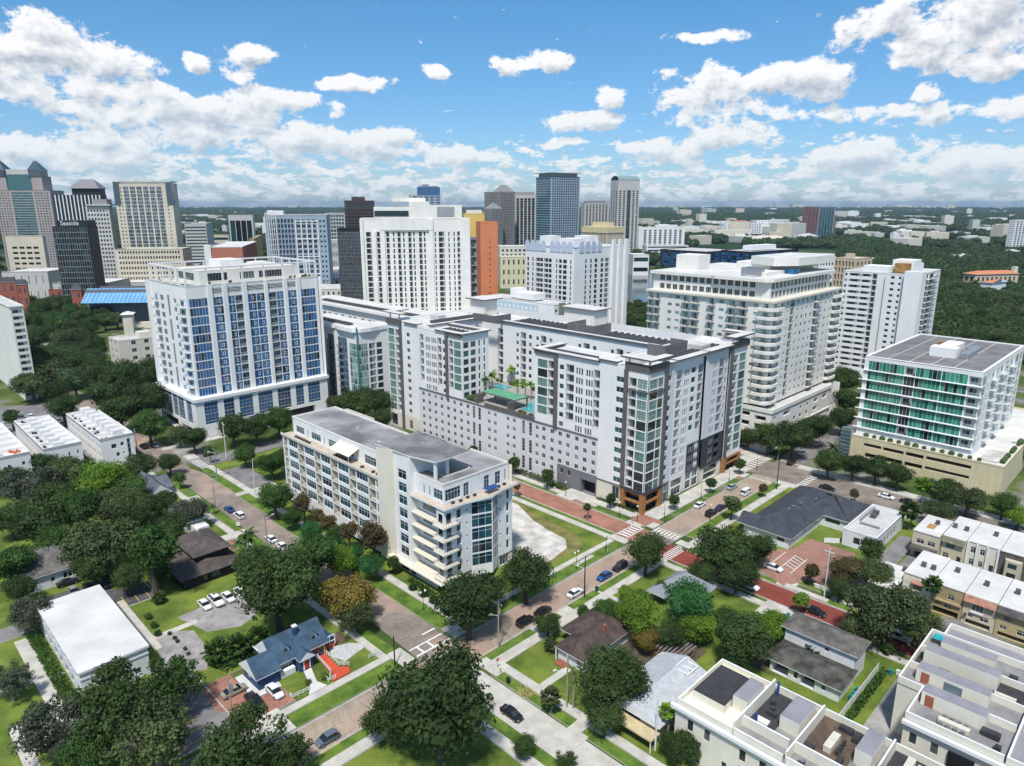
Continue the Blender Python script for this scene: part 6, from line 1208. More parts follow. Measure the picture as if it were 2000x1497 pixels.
B = far('blue_stepped_tower','blue glass tower under construction rising behind the wide white slab','skyscraper',799,802,863,382,1150,12,S_conc,G_blue); L = B.L; cx(B,even(L,5,.8,'q',.12,.75),q(B.Dp,3,.7),24,2,1); B.boxes('upper_block',G_blue,[(L * .22,L * .95,3,18,B.h,B.h + 13)]); B.boxes('crown',M_metal,[(L * .4,L * .6,5,14,B.h + 13,B.h + 17),(L * .3,L * .9,6,12,B.h + 13,B.h + 14.5)]); B.finish()
# wide white slab
B = far('wide_white_slab','wide white apartment slab with long columns of dark windows and stacked balconies','apartment tower',690,703,917,428,385,9,S_ivory,G_tower,M_frame_d); L = B.L
fh = 3.0; fl = [B.h - 6.5 - fh * (k + 1) for k in range(18)]
cs = []
def colx(px0,px1,kind,si=.3,h=2.2,**o): a = (px0 - 703) / 214 * L; b = (px1 - 703) / 214 * L; cs.append((a,b,kind,si,h,o))
for (a,b) in ((713,723),(734,740)): colx(a,b,'b',.1,2.6)
for c in (752,774,795,816): colx(c,c + 6,'b',.1,2.6)
for c in (765,784.5,804.5,825.5): colx(c,c + 3,'w',nx=1)
colx(847,849.5,'w',nx=1); colx(855,866,'b',.1,2.6); colx(874,876.5,'w',nx=1); colx(884.5,887,'w',nx=1); colx(892,897.5,'b',.1,2.6,rail='glass')
B.fV(0,0,L,B.h - 62,B.h,rows(cs,[z for z in fl if z > B.h - 61])); B.fU(0,B.Dp,0,B.h - 62,B.h,[]); B.plain(0,L,0,18,0,B.h,'RB'); B.plain(2,L - 2,1,17,0,B.h - 62,'FL',S_grey)
B.roof(0,L,0,18,B.h - .3,R_light,.6)
B.boxes('upper_block',S_ivory,[(L * .125,L * .445,2,17,B.h,B.h + 6.2),(L * .445,L * .63,.1,17,B.h,B.h + 9),(L * .63,L * .93,.2,17,B.h + .1,B.h + 7.2),(L * .3,L * .6,5,16,B.h + 9,B.h + 11)]); B.boxes('glass_band',G_tower,[(L * .13,L * .44,1.7,1.95,B.h + 1.4,B.h + 4.2)]); B.boxes('louvre_panel',M_frame_g,[(L * .70,L * .86,-.1,.15,B.h + 1.4,B.h + 6.2)])
B.boxes('pilaster',S_ivory,[((a - 703) / 214 * L,(a + w - 703) / 214 * L,-.8,0,B.h - 62,B.h - h0) for a,w,h0 in ((702,6,0),(742,7,3),(836,8,0),(727,5,6.5),(900,17,0))] + [((742 - 703) / 214 * L,(844 - 703) / 214 * L,-1.0,-.2,B.h - 6,B.h - .2)]); B.finish()
B = far('yellow_slab','plain yellow tower wall behind the orange slab','apartment tower',900,906,946,418,470,8,mat('bright_yellow_wall',(.66,.47,.14),.8,.05,.1)); B.plain(0,B.L,0,14,0,B.h,'FLRB'); B.roof(0,B.L,0,14,B.h - .3,R_light,.5); B.boxes('plant_room',S_cream,[(2,12,3,11,B.h,B.h + 2.4)]); B.finish()
B = far('dark_balcony_bay','dark glazed bay of stacked balconies between the white slab and the orange slab','apartment tower',916,918,943,464,450,8,M_frame_g,G_tower,M_frame_g); cx(B,even(B.L,2,.9,'b',.04,.9),q(B.Dp,2,.6),12,1,1).finish()
B = far('orange_slab','rounded orange tower wall with a single line of tiny windows','apartment tower',934,938,972,434,440,14,mat('coral_orange_wall',(.62,.215,.10),.8,.05,.1),G_dark); fl = flo(B.h,17,8,10); B.fV(0,0,B.L,0,B.h,[(B.L * .5,B.L * .5 + .8,z + 1,z + 2,'q',{}) for z in fl]); B.fU(0,14,0,0,B.h,[]); B.plain(0,B.L,0,14,0,B.h,'RB'); B.roof(0,B.L,0,14,B.h - .3,R_light,.5); B.finish()
# stepped granite tower and neighbours
B = far('stepped_granite_tower','grey granite office tower stepping up to pyramid roofs','skyscraper',946,976,1005,375,1150,38,S_gran,G_black); L = B.L; cx(B,q(L,9,.5),q(B.Dp,9,.5),30,2,2)
rg_ = mat('grey_pyramid_roof',(.22,.225,.22),.6,.05)
B.part('pyramid_roof',[rg_,rg_],lambda m: hip(m,0,L,0,B.Dp * .45,B.h,11,'u')); B.finish()
B = far('stepped_granite_wing','lower granite wing with its own sloping roof, left of the stepped tower','office tower',945,960,982,408,1120,38,S_gran,G_black); cx(B,q(B.L,6,.5),q(B.Dp,5,.5),22,2,2); B.part('pyramid_roof',[rg_,rg_],lambda m: hip(m,0,B.L,0,B.Dp,B.h,9,'u')); B.finish()
B = far('dark_column_tower','dark glass tower framed by pale columns, left of the big teal tower','skyscraper',1003,1006,1047,380,1200,8,S_conc,G_black); cx(B,even(B.L,5,.72,'q',.05,.9),q(B.Dp,3,.5),24,2,6,roofm=R_light); B.boxes('crown',S_conc,[(B.L * .05 + k * B.L * .12,B.L * .05 + k * B.L * .12 + 1,0,20,B.h,B.h + 4) for k in range(8)]); B.finish()
B = far('teal_glass_tower','tallest teal glass tower with a white crown at the centre of the skyline','skyscraper',1047,1076,1133,345,1080,30,S_cool,G_tower); L = B.L; cx(B,even(L,12,.72,'q',.14,.70),[(B.Dp * .02,B.Dp * .98,'q',.2,.72,{'gl': G_tealt})],35,2,2); B.boxes('crown',S_conc,[(3,L - 3,3,B.Dp - 3,B.h,B.h + 5),(-3,L + 2,-3,B.Dp + 2,B.h + 5,B.h + 6)]); B.finish()
B = far('grey_balcony_tower','grey apartment tower between the teal glass tower and the barrel-topped tower','apartment tower',1135,1142,1190,397,1250,16,S_conc,G_dark); cx(B,even(B.L,7,.6,'b',.05,.8),q(B.Dp,4,.6),24,2,2); B.boxes('plant_room',S_gran,[(5,B.L - 5,4,16,B.h,B.h + 4)]); B.finish()
B = far('barrel_top_tower','tall pale granite tower with a green barrel-shaped top','skyscraper',1193,1208,1250,352,1200,18,S_conc,G_dark); L = B.L; cx(B,[(L * .06,L * .16,'q',.1,.7,{}),(L * .24,L * .34,'q',.1,.7,{}),(L * .42,L * .60,'q',.03,.94,{'gl': G_black}),(L * .68,L * .78,'q',.1,.7,{}),(L * .86,L * .95,'q',.1,.7,{})],even(B.Dp,3,.5,'q',.1,.7),32,2,16)
B.part('barrel_roof',[mat('patina_roof',(.20,.27,.27),.6,.08),S_conc],lambda m: [m.quad((0,B.Dp * (.5 - .5 * math.cos(math.pi * k / 8)),B.h + 7 * math.sin(math.pi * k / 8)),(L,B.Dp * (.5 - .5 * math.cos(math.pi * k / 8)),B.h + 7 * math.sin(math.pi * k / 8)),(L,B.Dp * (.5 - .5 * math.cos(math.pi * (k + 1) / 8)),B.h + 7 * math.sin(math.pi * (k + 1) / 8)),(0,B.Dp * (.5 - .5 * math.cos(math.pi * (k + 1) / 8)),B.h + 7 * math.sin(math.pi * (k + 1) / 8)),0) for k in range(8)]); B.finish()
B = far('gold_rib_office','brown office with pale gold ribs and a gold roof, below the barrel-topped tower','office building',1139,1186,1217,444,850,38,mat('bronze_wall',(.12,.075,.035),.6,.1),G_black); L = B.L; B.plain(0,L,0,B.Dp,0,B.h,'FLRB')
B.part('rib',[S_sand],lambda m: ([m.box(L * k / 14,L * k / 14 + .8,-.8,0,2,B.h - 7) for k in range(15)],[m.box(-.8,0,B.Dp * k / 18,B.Dp * k / 18 + .8,2,B.h - 7) for k in range(19)]),None,'stuff'); B.boxes('roof_band',mat('gold_stone',(.62,.52,.30),.7,.05),[(-1.2,L + 1,-1.2,B.Dp + 1,B.h - 7,B.h)]); B.boxes('plant_room',mat('gold_stone',(1,1,1)),[(8,L - 8,8,B.Dp - 8,B.h,B.h + 5)]); B.finish()
# white condominium with arched parapets, hotel with pale blue grid
B = far('arched_roof_tower','white condominium tower with rounded arches along its parapet','condominium tower',1027,1122,1229,486,400,43,S_white,G_dark,M_frame_w); L = B.L; D_ = B.Dp
fl = [B.h - 6 - 3.0 * (k + 1) for k in range(16)]
B.fU(0,D_,0,0,B.h,rows([(D_ * f,D_ * f - w,k,.3,2.2,{'nx': 1} if k == 'w' else {}) for f,w,k in ((.97,1.6,'w'),(.86,1.2,'w'),(.78,3.4,'b'),(.69,2.4,'w'),(.61,3.6,'b'),(.51,2.4,'w'),(.36,1.0,'w'),(.30,2.2,'w'),(.22,3.0,'w'),(.08,1.0,'w'))],fl))
B.fV(0,0,L,0,B.h,rows([(L * f,L * f + w,k,.3,2.3,{'nx': 1} if k == 'w' else {}) for f,w,k in ((.19,1.5,'w'),(.28,1.5,'w'),(.36,2.4,'w'),(.47,2.4,'w'),(.55,3.4,'b'))],fl)); B.plain(0,L,0,D_,0,B.h,'RB'); B.roof(0,L,0,D_,B.h - .5,R_light,.5)
S_lil = mat('pale_blue_trim',(.46,.52,.62),.7,.05)
def arches(m):
    for k in range(4):
        for (x,y,ax) in ((L * .12 + k * 5.2,-.3,0),(-.3,D_ * .08 + k * 4.6,1),(-.3,D_ * .62 + k * 4.4,1)):
            for a in range(6):
                t0,t1 = math.pi * a / 6,math.pi * (a + 1) / 6; r = 2.0; zz = B.h + 1.4
                p = lambda t,rr_: (x + rr_ * math.cos(t),y,zz + rr_ * 1.2 * math.sin(t)) if ax == 0 else (x,y - rr_ * math.cos(t),zz + rr_ * 1.2 * math.sin(t))
                m.quad(p(t0,0.01),p(t0,r),p(t1,r),p(t1,.01))
            if ax == 0: m.box(x - 2,x + 2,y,y + 1,B.h - 2.5,zz)
            else: m.box(x,x + 1,y - 2,y + 2,B.h - 2.5,zz)
B.part('arched_parapet',[S_lil],arches,None,'stuff'); B.boxes('plant_room',S_white,[(6,16,6,18,B.h,B.h + 5),(22,30,8,20,B.h,B.h + 6),(6,14,D_ * .6,D_ * .85,B.h,B.h + 6)]); B.boxes('shear_wall',S_white,[(L * f,L * f + 2.6,-1.4,0,0,B.h + 4) for f in (.66,.78,.90)]); B.finish()
B = far('pale_blue_hotel','white hotel with a pale blue grid facade behind the long white block','hotel',949,1082,1112,596,352,43,S_white,G_dark,M_frame_w); L = B.L; D_ = B.Dp; S_pb = mat('pale_blue_stucco',(.42,.53,.58),.8,.05)
fl = [B.h - 1.8 - 2.8 * (k + 1) for k in range(9)]
B.fU(0,D_,0,0,B.h,[],S_white)
B.fU(-.15,D_ * .84,D_ * .21,0,B.h - 1.2,rows([(D_ * (.83 - .0625 * k),D_ * (.83 - .0625 * k) - 1.5,'w',.5,1.6,{'nx': 2}) for k in range(10)],fl),S_pb)
B.fV(0,0,L,0,B.h,rows([(L * .08,L * .24,'w',.5,1.6,{'nx': 2}),(L * .72,L * .86,'w',.5,1.6,{'nx': 2})],fl),S_white); B.boxes('olive_panel',mat('olive_grey_wall',(.24,.24,.18),.8,.05),[(L * .3,L * .66,-.6,0,0,B.h + .6)])
B.plain(0,L,0,D_,0,B.h,'RB'); B.roof(0,L,0,D_,B.h - .6,R_light,.6); B.boxes('plant_room',S_white,[(4,13,D_ * .35,D_ * .62,B.h,B.h + 3.4),(5,12,D_ * .62,D_ * .72,B.h,B.h + 5)]); B.finish()
# right: dark low glass offices, white office, far blocks
B = far('dark_glass_office','low dark glass office with a broad pale roof, left of its twin by the lake','office building',1290,1380,1440,492,960,40,S_blk,G_blue); cx(B,even(B.L,12,.92,'q',.08,.8),even(B.Dp,14,.92,'q',.08,.8),7,1,2,roofm=R_light).finish()
B = far('dark_glass_office','low dark blue glass office with a white roof box, right of its twin','office building',1408,1466,1560,492,860,36,S_blk,G_blue); cx(B,even(B.L,14,.92,'q',.08,.8),even(B.Dp,9,.92,'q',.08,.8),7,1,2,roofm=R_light); B.boxes('plant_room',S_white,[(B.L * .2,B.L * .7,B.Dp * .3,B.Dp * .6,B.h,B.h + 6)]); B.finish()
B = far('white_stepped_office','white office block with dark columns and a car deck, right of the barrel-topped tower','office building',1243,1252,1338,445,1250,8,S_white,G_black); cx(B,even(B.L,8,.5,'q',.1,.7),q(B.Dp,2,.7),11,12,3); B.boxes('blank_end',S_white,[(-6,2,-3,20,0,B.h + 2)]); B.finish()
B = far('white_garage','white parking garage in front of the white office block','parking garage',1262,1263,1345,480,1180,6,S_white,G_black); cx(B,[(B.L * .03,B.L * .97,'q',.45,.4,{})],q(B.Dp,2,.5),4,0,1).finish()
B = far('white_lakeside_deck','small white deck building by the lake at the foot of the white office','building',1236,1237,1268,498,900,4,S_white,G_black,depth=30); cx(B,[(B.L * .05,B.L * .95,'q',.4,.4,{})],[],2,0,1).finish()
B = far('red_teal_tower','red brick and teal glass office tower standing alone on the far plain','office tower',1569,1601,1632,404,2000,38,mat('red_granite',(.24,.11,.10),.7,.08),G_dark); cx(B,even(B.L,5,.92,'q',.04,.92,gl=G_tealt),even(B.Dp,6,.6,'q',.2,.6),16,2,2,wallf=S_cool,wl=mat('red_granite',(1,1,1))); B.boxes('side_block',mat('red_granite',(1,1,1)),[(B.L + 2,B.L + 30,10,60,0,B.h * .7)]); B.finish()
B = far('white_hospital','long white block with an orange roof pavilion, far right of centre','hospital',1418,1419,1490,437,2200,4,S_white,G_dark,depth=60); cx(B,q(B.L,14,.5),[],6,2,2); B.boxes('roof_pavilion',mat('terracotta_roof',(.5,.2,.1),.8,.1),[(B.L * .25,B.L * .6,10,40,B.h,B.h + 9)]); B.finish()
B = far('white_hospital','white stepped block just left of the red brick and teal tower','hospital',1478,1479,1530,431,2300,4,S_white,G_dark,depth=60); cx(B,q(B.L,10,.5),[],7,2,2).finish()
B = far('edge_apartment_tower','white balconied tower at the right edge below the horizon','apartment tower',1972,1984,2040,430,1350,30,S_white,G_dark); cx(B,even(B.L,8,.55,'q',.2,.6),even(B.Dp,4,.5,'q',.2,.6),14,2,2).finish()
B = far('cream_lake_apartments','cream apartments with balconies just behind the broad balcony tower','apartment building',1630,1672,1704,506,640,38,mat('peach_stucco',(.58,.46,.32),.8,.06),G_dark); cx(B,q(B.L,4,.5),even(B.Dp,6,.6,'b',.1,.8),6,2,2); B.boxes('plant_room',mat('peach_stucco',(1,1,1)),[(4,10,6,12,B.h,B.h + 4)]); B.finish()
B = far('grey_roof_apartments','low white apartments with a blue-grey roof left of the cream apartments','apartment building',1590,1600,1642,508,700,12,S_white,G_dark); cx(B,q(B.L,7,.5),q(B.Dp,3,.5),5,1,1); B.part('roof',[mat('blue_grey_far_roof',(.30,.33,.38),.8,.08),S_white],lambda m: hip(m,-1,B.L + 1,-1,B.Dp + 1,B.h,3,'u')); B.finish()
S_tr = mat('terracotta_roof',(1,1,1))
B = far('terracotta_school','long peach building with a terracotta tiled roof among the trees at the right','school',1900,1905,1990,537,720,12,mat('peach_stucco',(1,1,1)),G_dark,depth=14); cx(B,q(B.L,9,.45),q(B.Dp,2,.5),2,0,1); B.part('roof',[S_tr,S_white],lambda m: hip(m,-1,B.L + 1,-1,15,B.h + .3,3,'u')); B.boxes('bell_turret',S_cream,[(B.L - 4,B.L,2,6,B.h,B.h + 7)]); B.finish()
B = far('orange_roof_house','white house with an orange tiled roof among the trees at the right','house',1916,1938,1966,553,670,30,S_white,G_dark); B.plain(0,B.L,0,B.Dp,0,B.h,'FLRB'); B.part('roof',[S_tr,S_white],lambda m: hip(m,-1,B.L + 1,-1,B.Dp + 1,B.h,4,'v',gable='a')); B.finish()
# left middle distance: library roof, brick halls, white sheds
B = far('blue_glass_roof_hall','low hall under a sloping pale blue glass roof beyond the park trees','hall',160,166,293,566,520,5,S_grey,G_sky,depth=22); B.plain(0,B.L,0,22,0,B.h,'FLRB'); L = B.L
bgr = mat('blue_glass_roofing',(.10,.30,.52),.25,.15,.2,spec=.7)
B.part('glass_roof',[bgr,M_frame_w],lambda m: (m.quad((0,-9,B.h - 9),(L,-9,B.h - 9),(L,4,B.h + .3),(0,4,B.h + .3),0),[m.quad((L * k / 16,-9.02,B.h - 8.9),(L * k / 16 + .25,-9.02,B.h - 8.9),(L * k / 16 + .25,4,B.h + .42),(L * k / 16,4,B.h + .42),1) for k in range(17)]),'sloping pale blue glass roof'); B.finish()
for lab,a,c,b_,yt,D_,w_,r_ in (('red brick hall with a slate turret at the left edge beyond the park',-30,-28,30,552,560,'r','s'),('narrow red brick turret house with a dark pyramid roof',30,32,52,556,560,'r','s'),('red brick hall with a white cornice, left of the blue glass roof',92,94,136,566,560,'r','w'),('red brick gabled house touching the blue glass roof',134,138,158,566,545,'r','s')):
    B = far('brick_hall',lab,'hall',a,c,b_,yt,D_,8,mat('red_brick',(1,1,1)),G_sky); cx(B,q(B.L,max(2,int(B.L / 5)),.35),q(B.Dp,2,.4),3,0,1,roofm=R_white)
    if r_ == 's': B.part('roof',[mat('dark_slate',(.07,.065,.07),.8,.1),S_white],lambda m: hip(m,-.5,B.L + .5,-.5,B.Dp + .5,B.h,4,'u'))
    B.finish()
for lab,a,b_,yt,D_ in (('white hall with a pleated wall below the sandstone block',0,92,531,640),('long low white roof in front of the black glass office',100,212,553,600),('white roofed shed left of the tan hotel podium',205,300,552,640)):
    B = far('white_hall',lab,'hall',a,a + 2,b_,yt,D_,4,S_conc,G_dark,depth=40); cx(B,q(B.L,6,.1),[],2,0,1,roofm=R_white).finish()
B = far('rooftop_car_park','low cream parking deck with cars on its roof, left of the blue glass tower','parking garage',248,262,330,642,432,20,S_cream,G_dark); cx(B,[(B.L * .04,B.L * .96,'q',.3,.4,{})],[],3,0,1,roofm=mat('deck_tan',(.42,.37,.27),.9,.15)).finish()
B = far('corner_pavilion','small cream pavilion on a rooftop car park, left of the blue glass tower','pavilion',235,238,257,615,425,20,S_cream,G_dark,depth=8); B.plain(0,B.L,0,8,0,B.h,'FLRB'); B.part('roof',[S_ivory,S_ivory],lambda m: hip(m,-1,B.L + 1,-1,9,B.h,1.4,'u')); B.finish()
for lab,a,c,b_,yt,D_,h_ in (('long cream parking deck right of the blue glass tower',600,602,700,566,600,0),('pale deck roof in front of the dark banded office',600,602,712,545,700,0),('cream block with small windows right of the tower roof',617,620,660,528,760,0),('grey hall left of the dark banded office',634,636,660,470,1000,0)):
    B = far('pale_block',lab,'building',a,c,b_,yt,D_,8,S_cream if 'cream' in lab else S_conc,G_dark,depth=40); cx(B,q(B.L,9,.35),q(B.Dp,3,.4),3,0,1,roofm=R_light).finish()
B = far('cream_terrace_block','cream building with stepped terraces between the orange slab and the arched tower','building',974,976,1030,482,820,6,S_cream,G_dark,depth=30); cx(B,q(B.L,6,.5),[],7,1,2,roofm=R_white).finish()
B = far('cream_park_building','cream building behind the rainbow bandshell','building',975,977,1030,502,760,6,mat('butter_wall',(.60,.54,.36),.8,.06),G_dark,depth=20); cx(B,q(B.L,5,.3),[],3,1,1,roofm=R_white).finish()
# rainbow bandshell
bx,by = at(1012,549); t = thing('bandshell','rainbow striped round bandshell between the orange slab and the arched roof tower','bandshell',0,0,0,0,xy=(bx,by))
for k,(nm_,c_) in enumerate([('red',(.45,.03,.02)),('orange',(.62,.20,.02)),('yellow',(.68,.50,.04)),('green',(.08,.35,.05)),('teal',(.02,.30,.32)),('blue',(.015,.07,.30))]):
    m = MB(); r1 = 13.5 - k * 1.9; r0 = r1 - 1.9 if k < 5 else 0.05
    for a in range(14):
        t0,t1 = math.pi * a / 14,math.pi * (a + 1) / 14; y = k * .8
        m.quad((r0 * math.cos(t0),y,r0 * 1.12 * math.sin(t0)),(r1 * math.cos(t0),y,r1 * 1.12 * math.sin(t0)),(r1 * math.cos(t1),y,r1 * 1.12 * math.sin(t1)),(r0 * math.cos(t1),y,r0 * 1.12 * math.sin(t1)))
        m.quad((r1 * math.cos(t0),y,r1 * 1.12 * math.sin(t0)),(r1 * math.cos(t0),y + 6,r1 * 1.12 * math.sin(t0)),(r1 * math.cos(t1),y + 6,r1 * 1.12 * math.sin(t1)),(r1 * math.cos(t1),y,r1 * 1.12 * math.sin(t1)))
    m.build('rainbow_ring',mat('rainbow_' + nm_,c_,.7,.05),t)
# elevated highway and small far buildings
m = MB(); xa,ya = at(1480,447); xb,yb = at(2030,441); yy = 2700
x0 = (1480 - CX) / 1414 * yy; x1 = (2060 - CX) / 1414 * yy
m.box(x0,x1,yy,yy + 22,9,12.5); [m.box(x0 + 60 * k,x0 + 60 * k + 6,yy + 4,yy + 16,0,9) for k in range(int((x1 - x0) / 60))]; tag(m.build('elevated_highway',S_conc),kind='structure')
rg = random.Random(21); placed = [(1500,417,60),(1590,421,40),(1330,407,14),(1905,415,50),(1960,413,40),(1760,413,30),(1850,411,20),(1285,411,20),(1300,452,44),(1345,462,60),(1390,455,50),(1430,466,70),(1500,456,60),(1545,448,60),(1470,474,50),(1560,466,40),(1375,478,40),(1600,459,60),(1660,447,50),(1530,470,34),(1830,470,40),(1905,480,50),(1785,486,44),(1925,455,40),(1700,470,30),(360,447,40),(380,478,30),(660,470,24),(520,407,12),(395,428,30),(1445,424,16),(1380,413,30),(1700,410,14)]
k_ = 0
for i in range(290):
    if i < len(placed): px,py,w = placed[i]
    else:
        py = 408 + 66 * rg.random() ** 1.9; px = rg.uniform(340,2000) if py < 428 else (rg.uniform(1260,1990) if rg.random() < .75 else rg.uniform(345,690)); w = rg.uniform(6,26) * (1 + (py - 410) / 80)
    x,y = at(px,py); k = y / 1400; W2 = w * k; h = (rg.uniform(10,16) + (14 if rg.random() < .12 else 0)) * (1 + y / 4500)
    m = MB(); m.box(-W2 / 2,W2 / 2,0,W2 * rg.uniform(.4,.9),0,h,0,1)
    if rg.random() < .4: m.box(-W2 * .3,W2 * .1,W2 * .1,W2 * .3,h,h + 3,0,1)
    ci = rg.randrange(4); o = m.build('distant_building',[[S_white,S_cream,S_conc,S_sand][ci],rg.choice([R_white,R_white,R_light,S_conc])]); o.location = (x,y,0); o.rotation_euler.z = rg.uniform(-.4,.6)
    tag(o,'small ' + ['white','cream','grey','sand coloured'][ci] + ' far building ' + ('close to the horizon' if py < 415 else 'on the tree-covered plain' if py < 430 else 'among the nearer far trees') + (' between the left skyline towers' if px < 1000 else ' just right of the barrel-topped tower' if px < 1450 else ' around the lone red tower' if px < 1700 else ' towards the right edge'),'building','far buildings on the plain')
x,y = at(1810,418); m = MB(); m.tube((0,0,0),(0,0,55),5,5,8); m.ball((0,0,62),20,10,6,sz=.7); o = m.build('water_tower',S_conc); o.location = (x,y,0); tag(o,'pale water tower on the right horizon','water tower')
x,y = at(1313,412); m = MB(); m.tube((0,0,0),(0,0,60),4,4,8); m.ball((0,0,66),17,10,6,sz=.8); o = m.build('water_tower',S_white); o.location = (x,y,0); tag(o,'white water tower on the horizon just right of the barrel-topped tower','water tower')
# small roofs inside the right-hand trees
for i,(px,py,w,c) in enumerate([(1700,520,40,'w'),(1745,532,34,'g'),(1780,500,40,'w'),(1828,470,30,'w'),(1875,515,60,'w'),(1850,560,30,'o'),(1960,600,44,'g'),(1920,640,24,'w'),(1700,487,30,'w'),(1890,480,40,'g'),(1975,502,36,'w'),(1655,480,20,'w'),(1540,478,40,'w'),(1500,470,60,'g'),(1405,470,60,'t'),(1475,478,90,'t'),(1350,470,40,'w'),(1580,470,60,'w')]):
    x,y = at(px,py); k = y / 1400; t = thing('tree_belt_house',['white roofed','grey roofed','orange roofed','tan roofed']['wgot'.index(c)] + ' house half hidden in the trees of the right-hand quarter','house',0,0,0,.3 + .3 * (i % 3),'houses among the trees',xy=(x,y))
    w2 = w * k; m = MB(); m.box(0,w2,0,w2 * .5,0,9); m.build('wall',S_ivory,t); m = MB(); hip(m,-1,w2 + 1,-1,w2 * .5 + 1,9,w2 * .09,'u'); m.build('roof',[[R_light,mat('blue_grey_far_roof',(1,1,1)),S_tr,S_sand]['wgot'.index(c)],S_white],t)
# ================================================================== trees
def leafmat(name,c1,c2,tr=.25):
    if name in MATS: return MATS[name]
    m = bpy.data.materials.new(name); m.use_nodes = True; N = NT(m.node_tree)
    g = N.n('ShaderNodeNewGeometry'); oi = N.n('ShaderNodeObjectInfo')
    r = N.m('FRACT',N.m('ADD',g.outputs['Random Per Island'],oi.outputs['Random']))
    co = N.mix(r,c1,c2)
    big = N.noise(g.outputs['Position'],.16,3.,.55)
    co = N.mix(N.ramp(big,[(.38,0.),(.66,.55)]),co,tuple(min(1,x * 1.9 + .01) for x in c2))
    co = N.mix(N.m('MULTIPLY',oi.outputs['Random'],.45),co,tuple(x * .55 for x in c1))
    d = N.n('ShaderNodeBsdfPrincipled',inp={'Base Color': co,'Roughness': .62,'Specular IOR Level': .22})
    t = N.n('ShaderNodeBsdfTranslucent',inp={'Color': N.mix(.5,co,(c2[0] * 1.6,c2[1] * 2.,c2[2]))})
    mx = N.n('ShaderNodeMixShader',inp={0: tr}); N.link(d.outputs[0],mx.inputs[1]); N.link(t.outputs[0],mx.inputs[2])
    N.link(mx.outputs[0],N.n('ShaderNodeOutputMaterial').inputs[0]); MATS[name] = m; return m
LEAF = {'dark': leafmat('leaf_dark',(.020,.040,.012),(.055,.092,.022)),'mid': leafmat('leaf_green',(.022,.055,.012),(.055,.115,.022)),'olive': leafmat('leaf_olive',(.040,.058,.020),(.085,.115,.040)),
        'lime': leafmat('leaf_lime',(.075,.150,.015),(.17,.27,.03),.35),'gold': leafmat('leaf_gold',(.085,.075,.015),(.19,.145,.028)),'brown': leafmat('leaf_brownish',(.060,.050,.020),(.105,.085,.035)),
        'blue': leafmat('leaf_fresh',(.016,.062,.018),(.035,.125,.030)),'grey': leafmat('leaf_greyish',(.050,.064,.042),(.105,.125,.082)),'far': leafmat('leaf_far',(.028,.055,.022),(.060,.10,.035),.1)}
M_bark = mat('bark',(.085,.070,.055),.95,.3,1.5); M_barkg = mat('pale_bark',(.20,.18,.155),.95,.25,1.5)
def rdir(rg):
    z = rg.uniform(-1,1); a = rg.uniform(0,2 * math.pi); s = math.sqrt(1 - z * z); return Vector((s * math.cos(a),s * math.sin(a),z))
def crown(seed,n,lobes,leaf,flat=.8,lr=(.34,.52),spread=.62,core=.62,hang=0.):
    """leaf clumps spread through overlapping lobes; unit radius"""
    rg = random.Random(seed); m = MB(); L = []
    for i in range(lobes):
        d = rdir(rg); d.z = d.z * .75 + .12; q_ = rg.uniform(.5,1.) ; L.append((Vector((d.x * spread * q_,d.y * spread * q_,d.z * spread * flat * q_)),rg.uniform(*lr)))
    L.append((Vector((0,0,0)),.55))
    for c,r in L:
        if core:
            i0 = len(m.v); seg,ring = 7,4
            for a in range(ring + 1):
                t = math.pi * a / ring
                for b in range(seg):
                    p = 2 * math.pi * b / seg; k = core * r * rg.uniform(.8,1.1); m.v.append((c.x + k * math.sin(t) * math.cos(p),c.y + k * math.sin(t) * math.sin(p),c.z + k * .9 * math.cos(t)))
            for a in range(ring):
                for b in range(seg): q2 = (b + 1) % seg; m.f.append((i0 + a * seg + b,i0 + (a + 1) * seg + b,i0 + (a + 1) * seg + q2,i0 + a * seg + q2)); m.mi.append(0)
    tot = sum(r * r for _,r in L)
    for c,r in L:
        for _ in range(int(n * r * r / tot)):
            d = rdir(rg)
            if d.z < -.35 and rg.random() < .6: d.z = -d.z
            p = c + Vector((d.x,d.y,d.z * .92)) * (r * rg.uniform(.66,1.12))
            if hang and rg.random() < hang: p.z -= rg.uniform(.05,.25)
            nr = (d + rdir(rg) * .85).normalized(); x = nr.orthogonal().normalized(); x = Matrix.Rotation(rg.uniform(0,6.28),3,nr) @ x; y = nr.cross(x); s = leaf * rg.uniform(.55,1.35); e = s * rg.uniform(.5,.9)
            a,b,c4,d4 = p - x * s,p - y * e,p + x * s,p + y * e
            m.quad(tuple(a),tuple(b + nr * s * .25),tuple(c4),tuple(d4 + nr * s * .25))
    return m
def trunk(seed,h,r,limbs=6,reach=.6,up=1.0):
    """tapered trunk from 0 to the crown centre at height h (crown radius 1), with limbs"""
    rg = random.Random(seed + 50); m = MB(); p = Vector((0,0,-.02)); fork = h * .62
    q1 = Vector((rg.uniform(-.05,.05),rg.uniform(-.05,.05),fork)); m.tube(p,q1,r * 1.25,r * .85,7)
    m.tube(q1,q1 + Vector((0,0,h * .5 + .1)),r * .8,r * .25,6)
    for i in range(limbs):
        a = 2 * math.pi * i / limbs + rg.uniform(-.4,.4); e = Vector((math.cos(a) * reach * .55,math.sin(a) * reach * .55,fork + (h - fork) * .7 * up)); m.tube(q1,e,r * .5,r * .3,5)
        f = e + Vector((math.cos(a + .3) * reach * .45,math.sin(a + .3) * reach * .45,.28)); m.tube(e,f,r * .3,r * .08,4); f = e + Vector((math.cos(a - .6) * reach * .3,math.sin(a - .6) * reach * .3,.36)); m.tube(e,f,r * .25,r * .07,4)
    return m
PROTO = {}
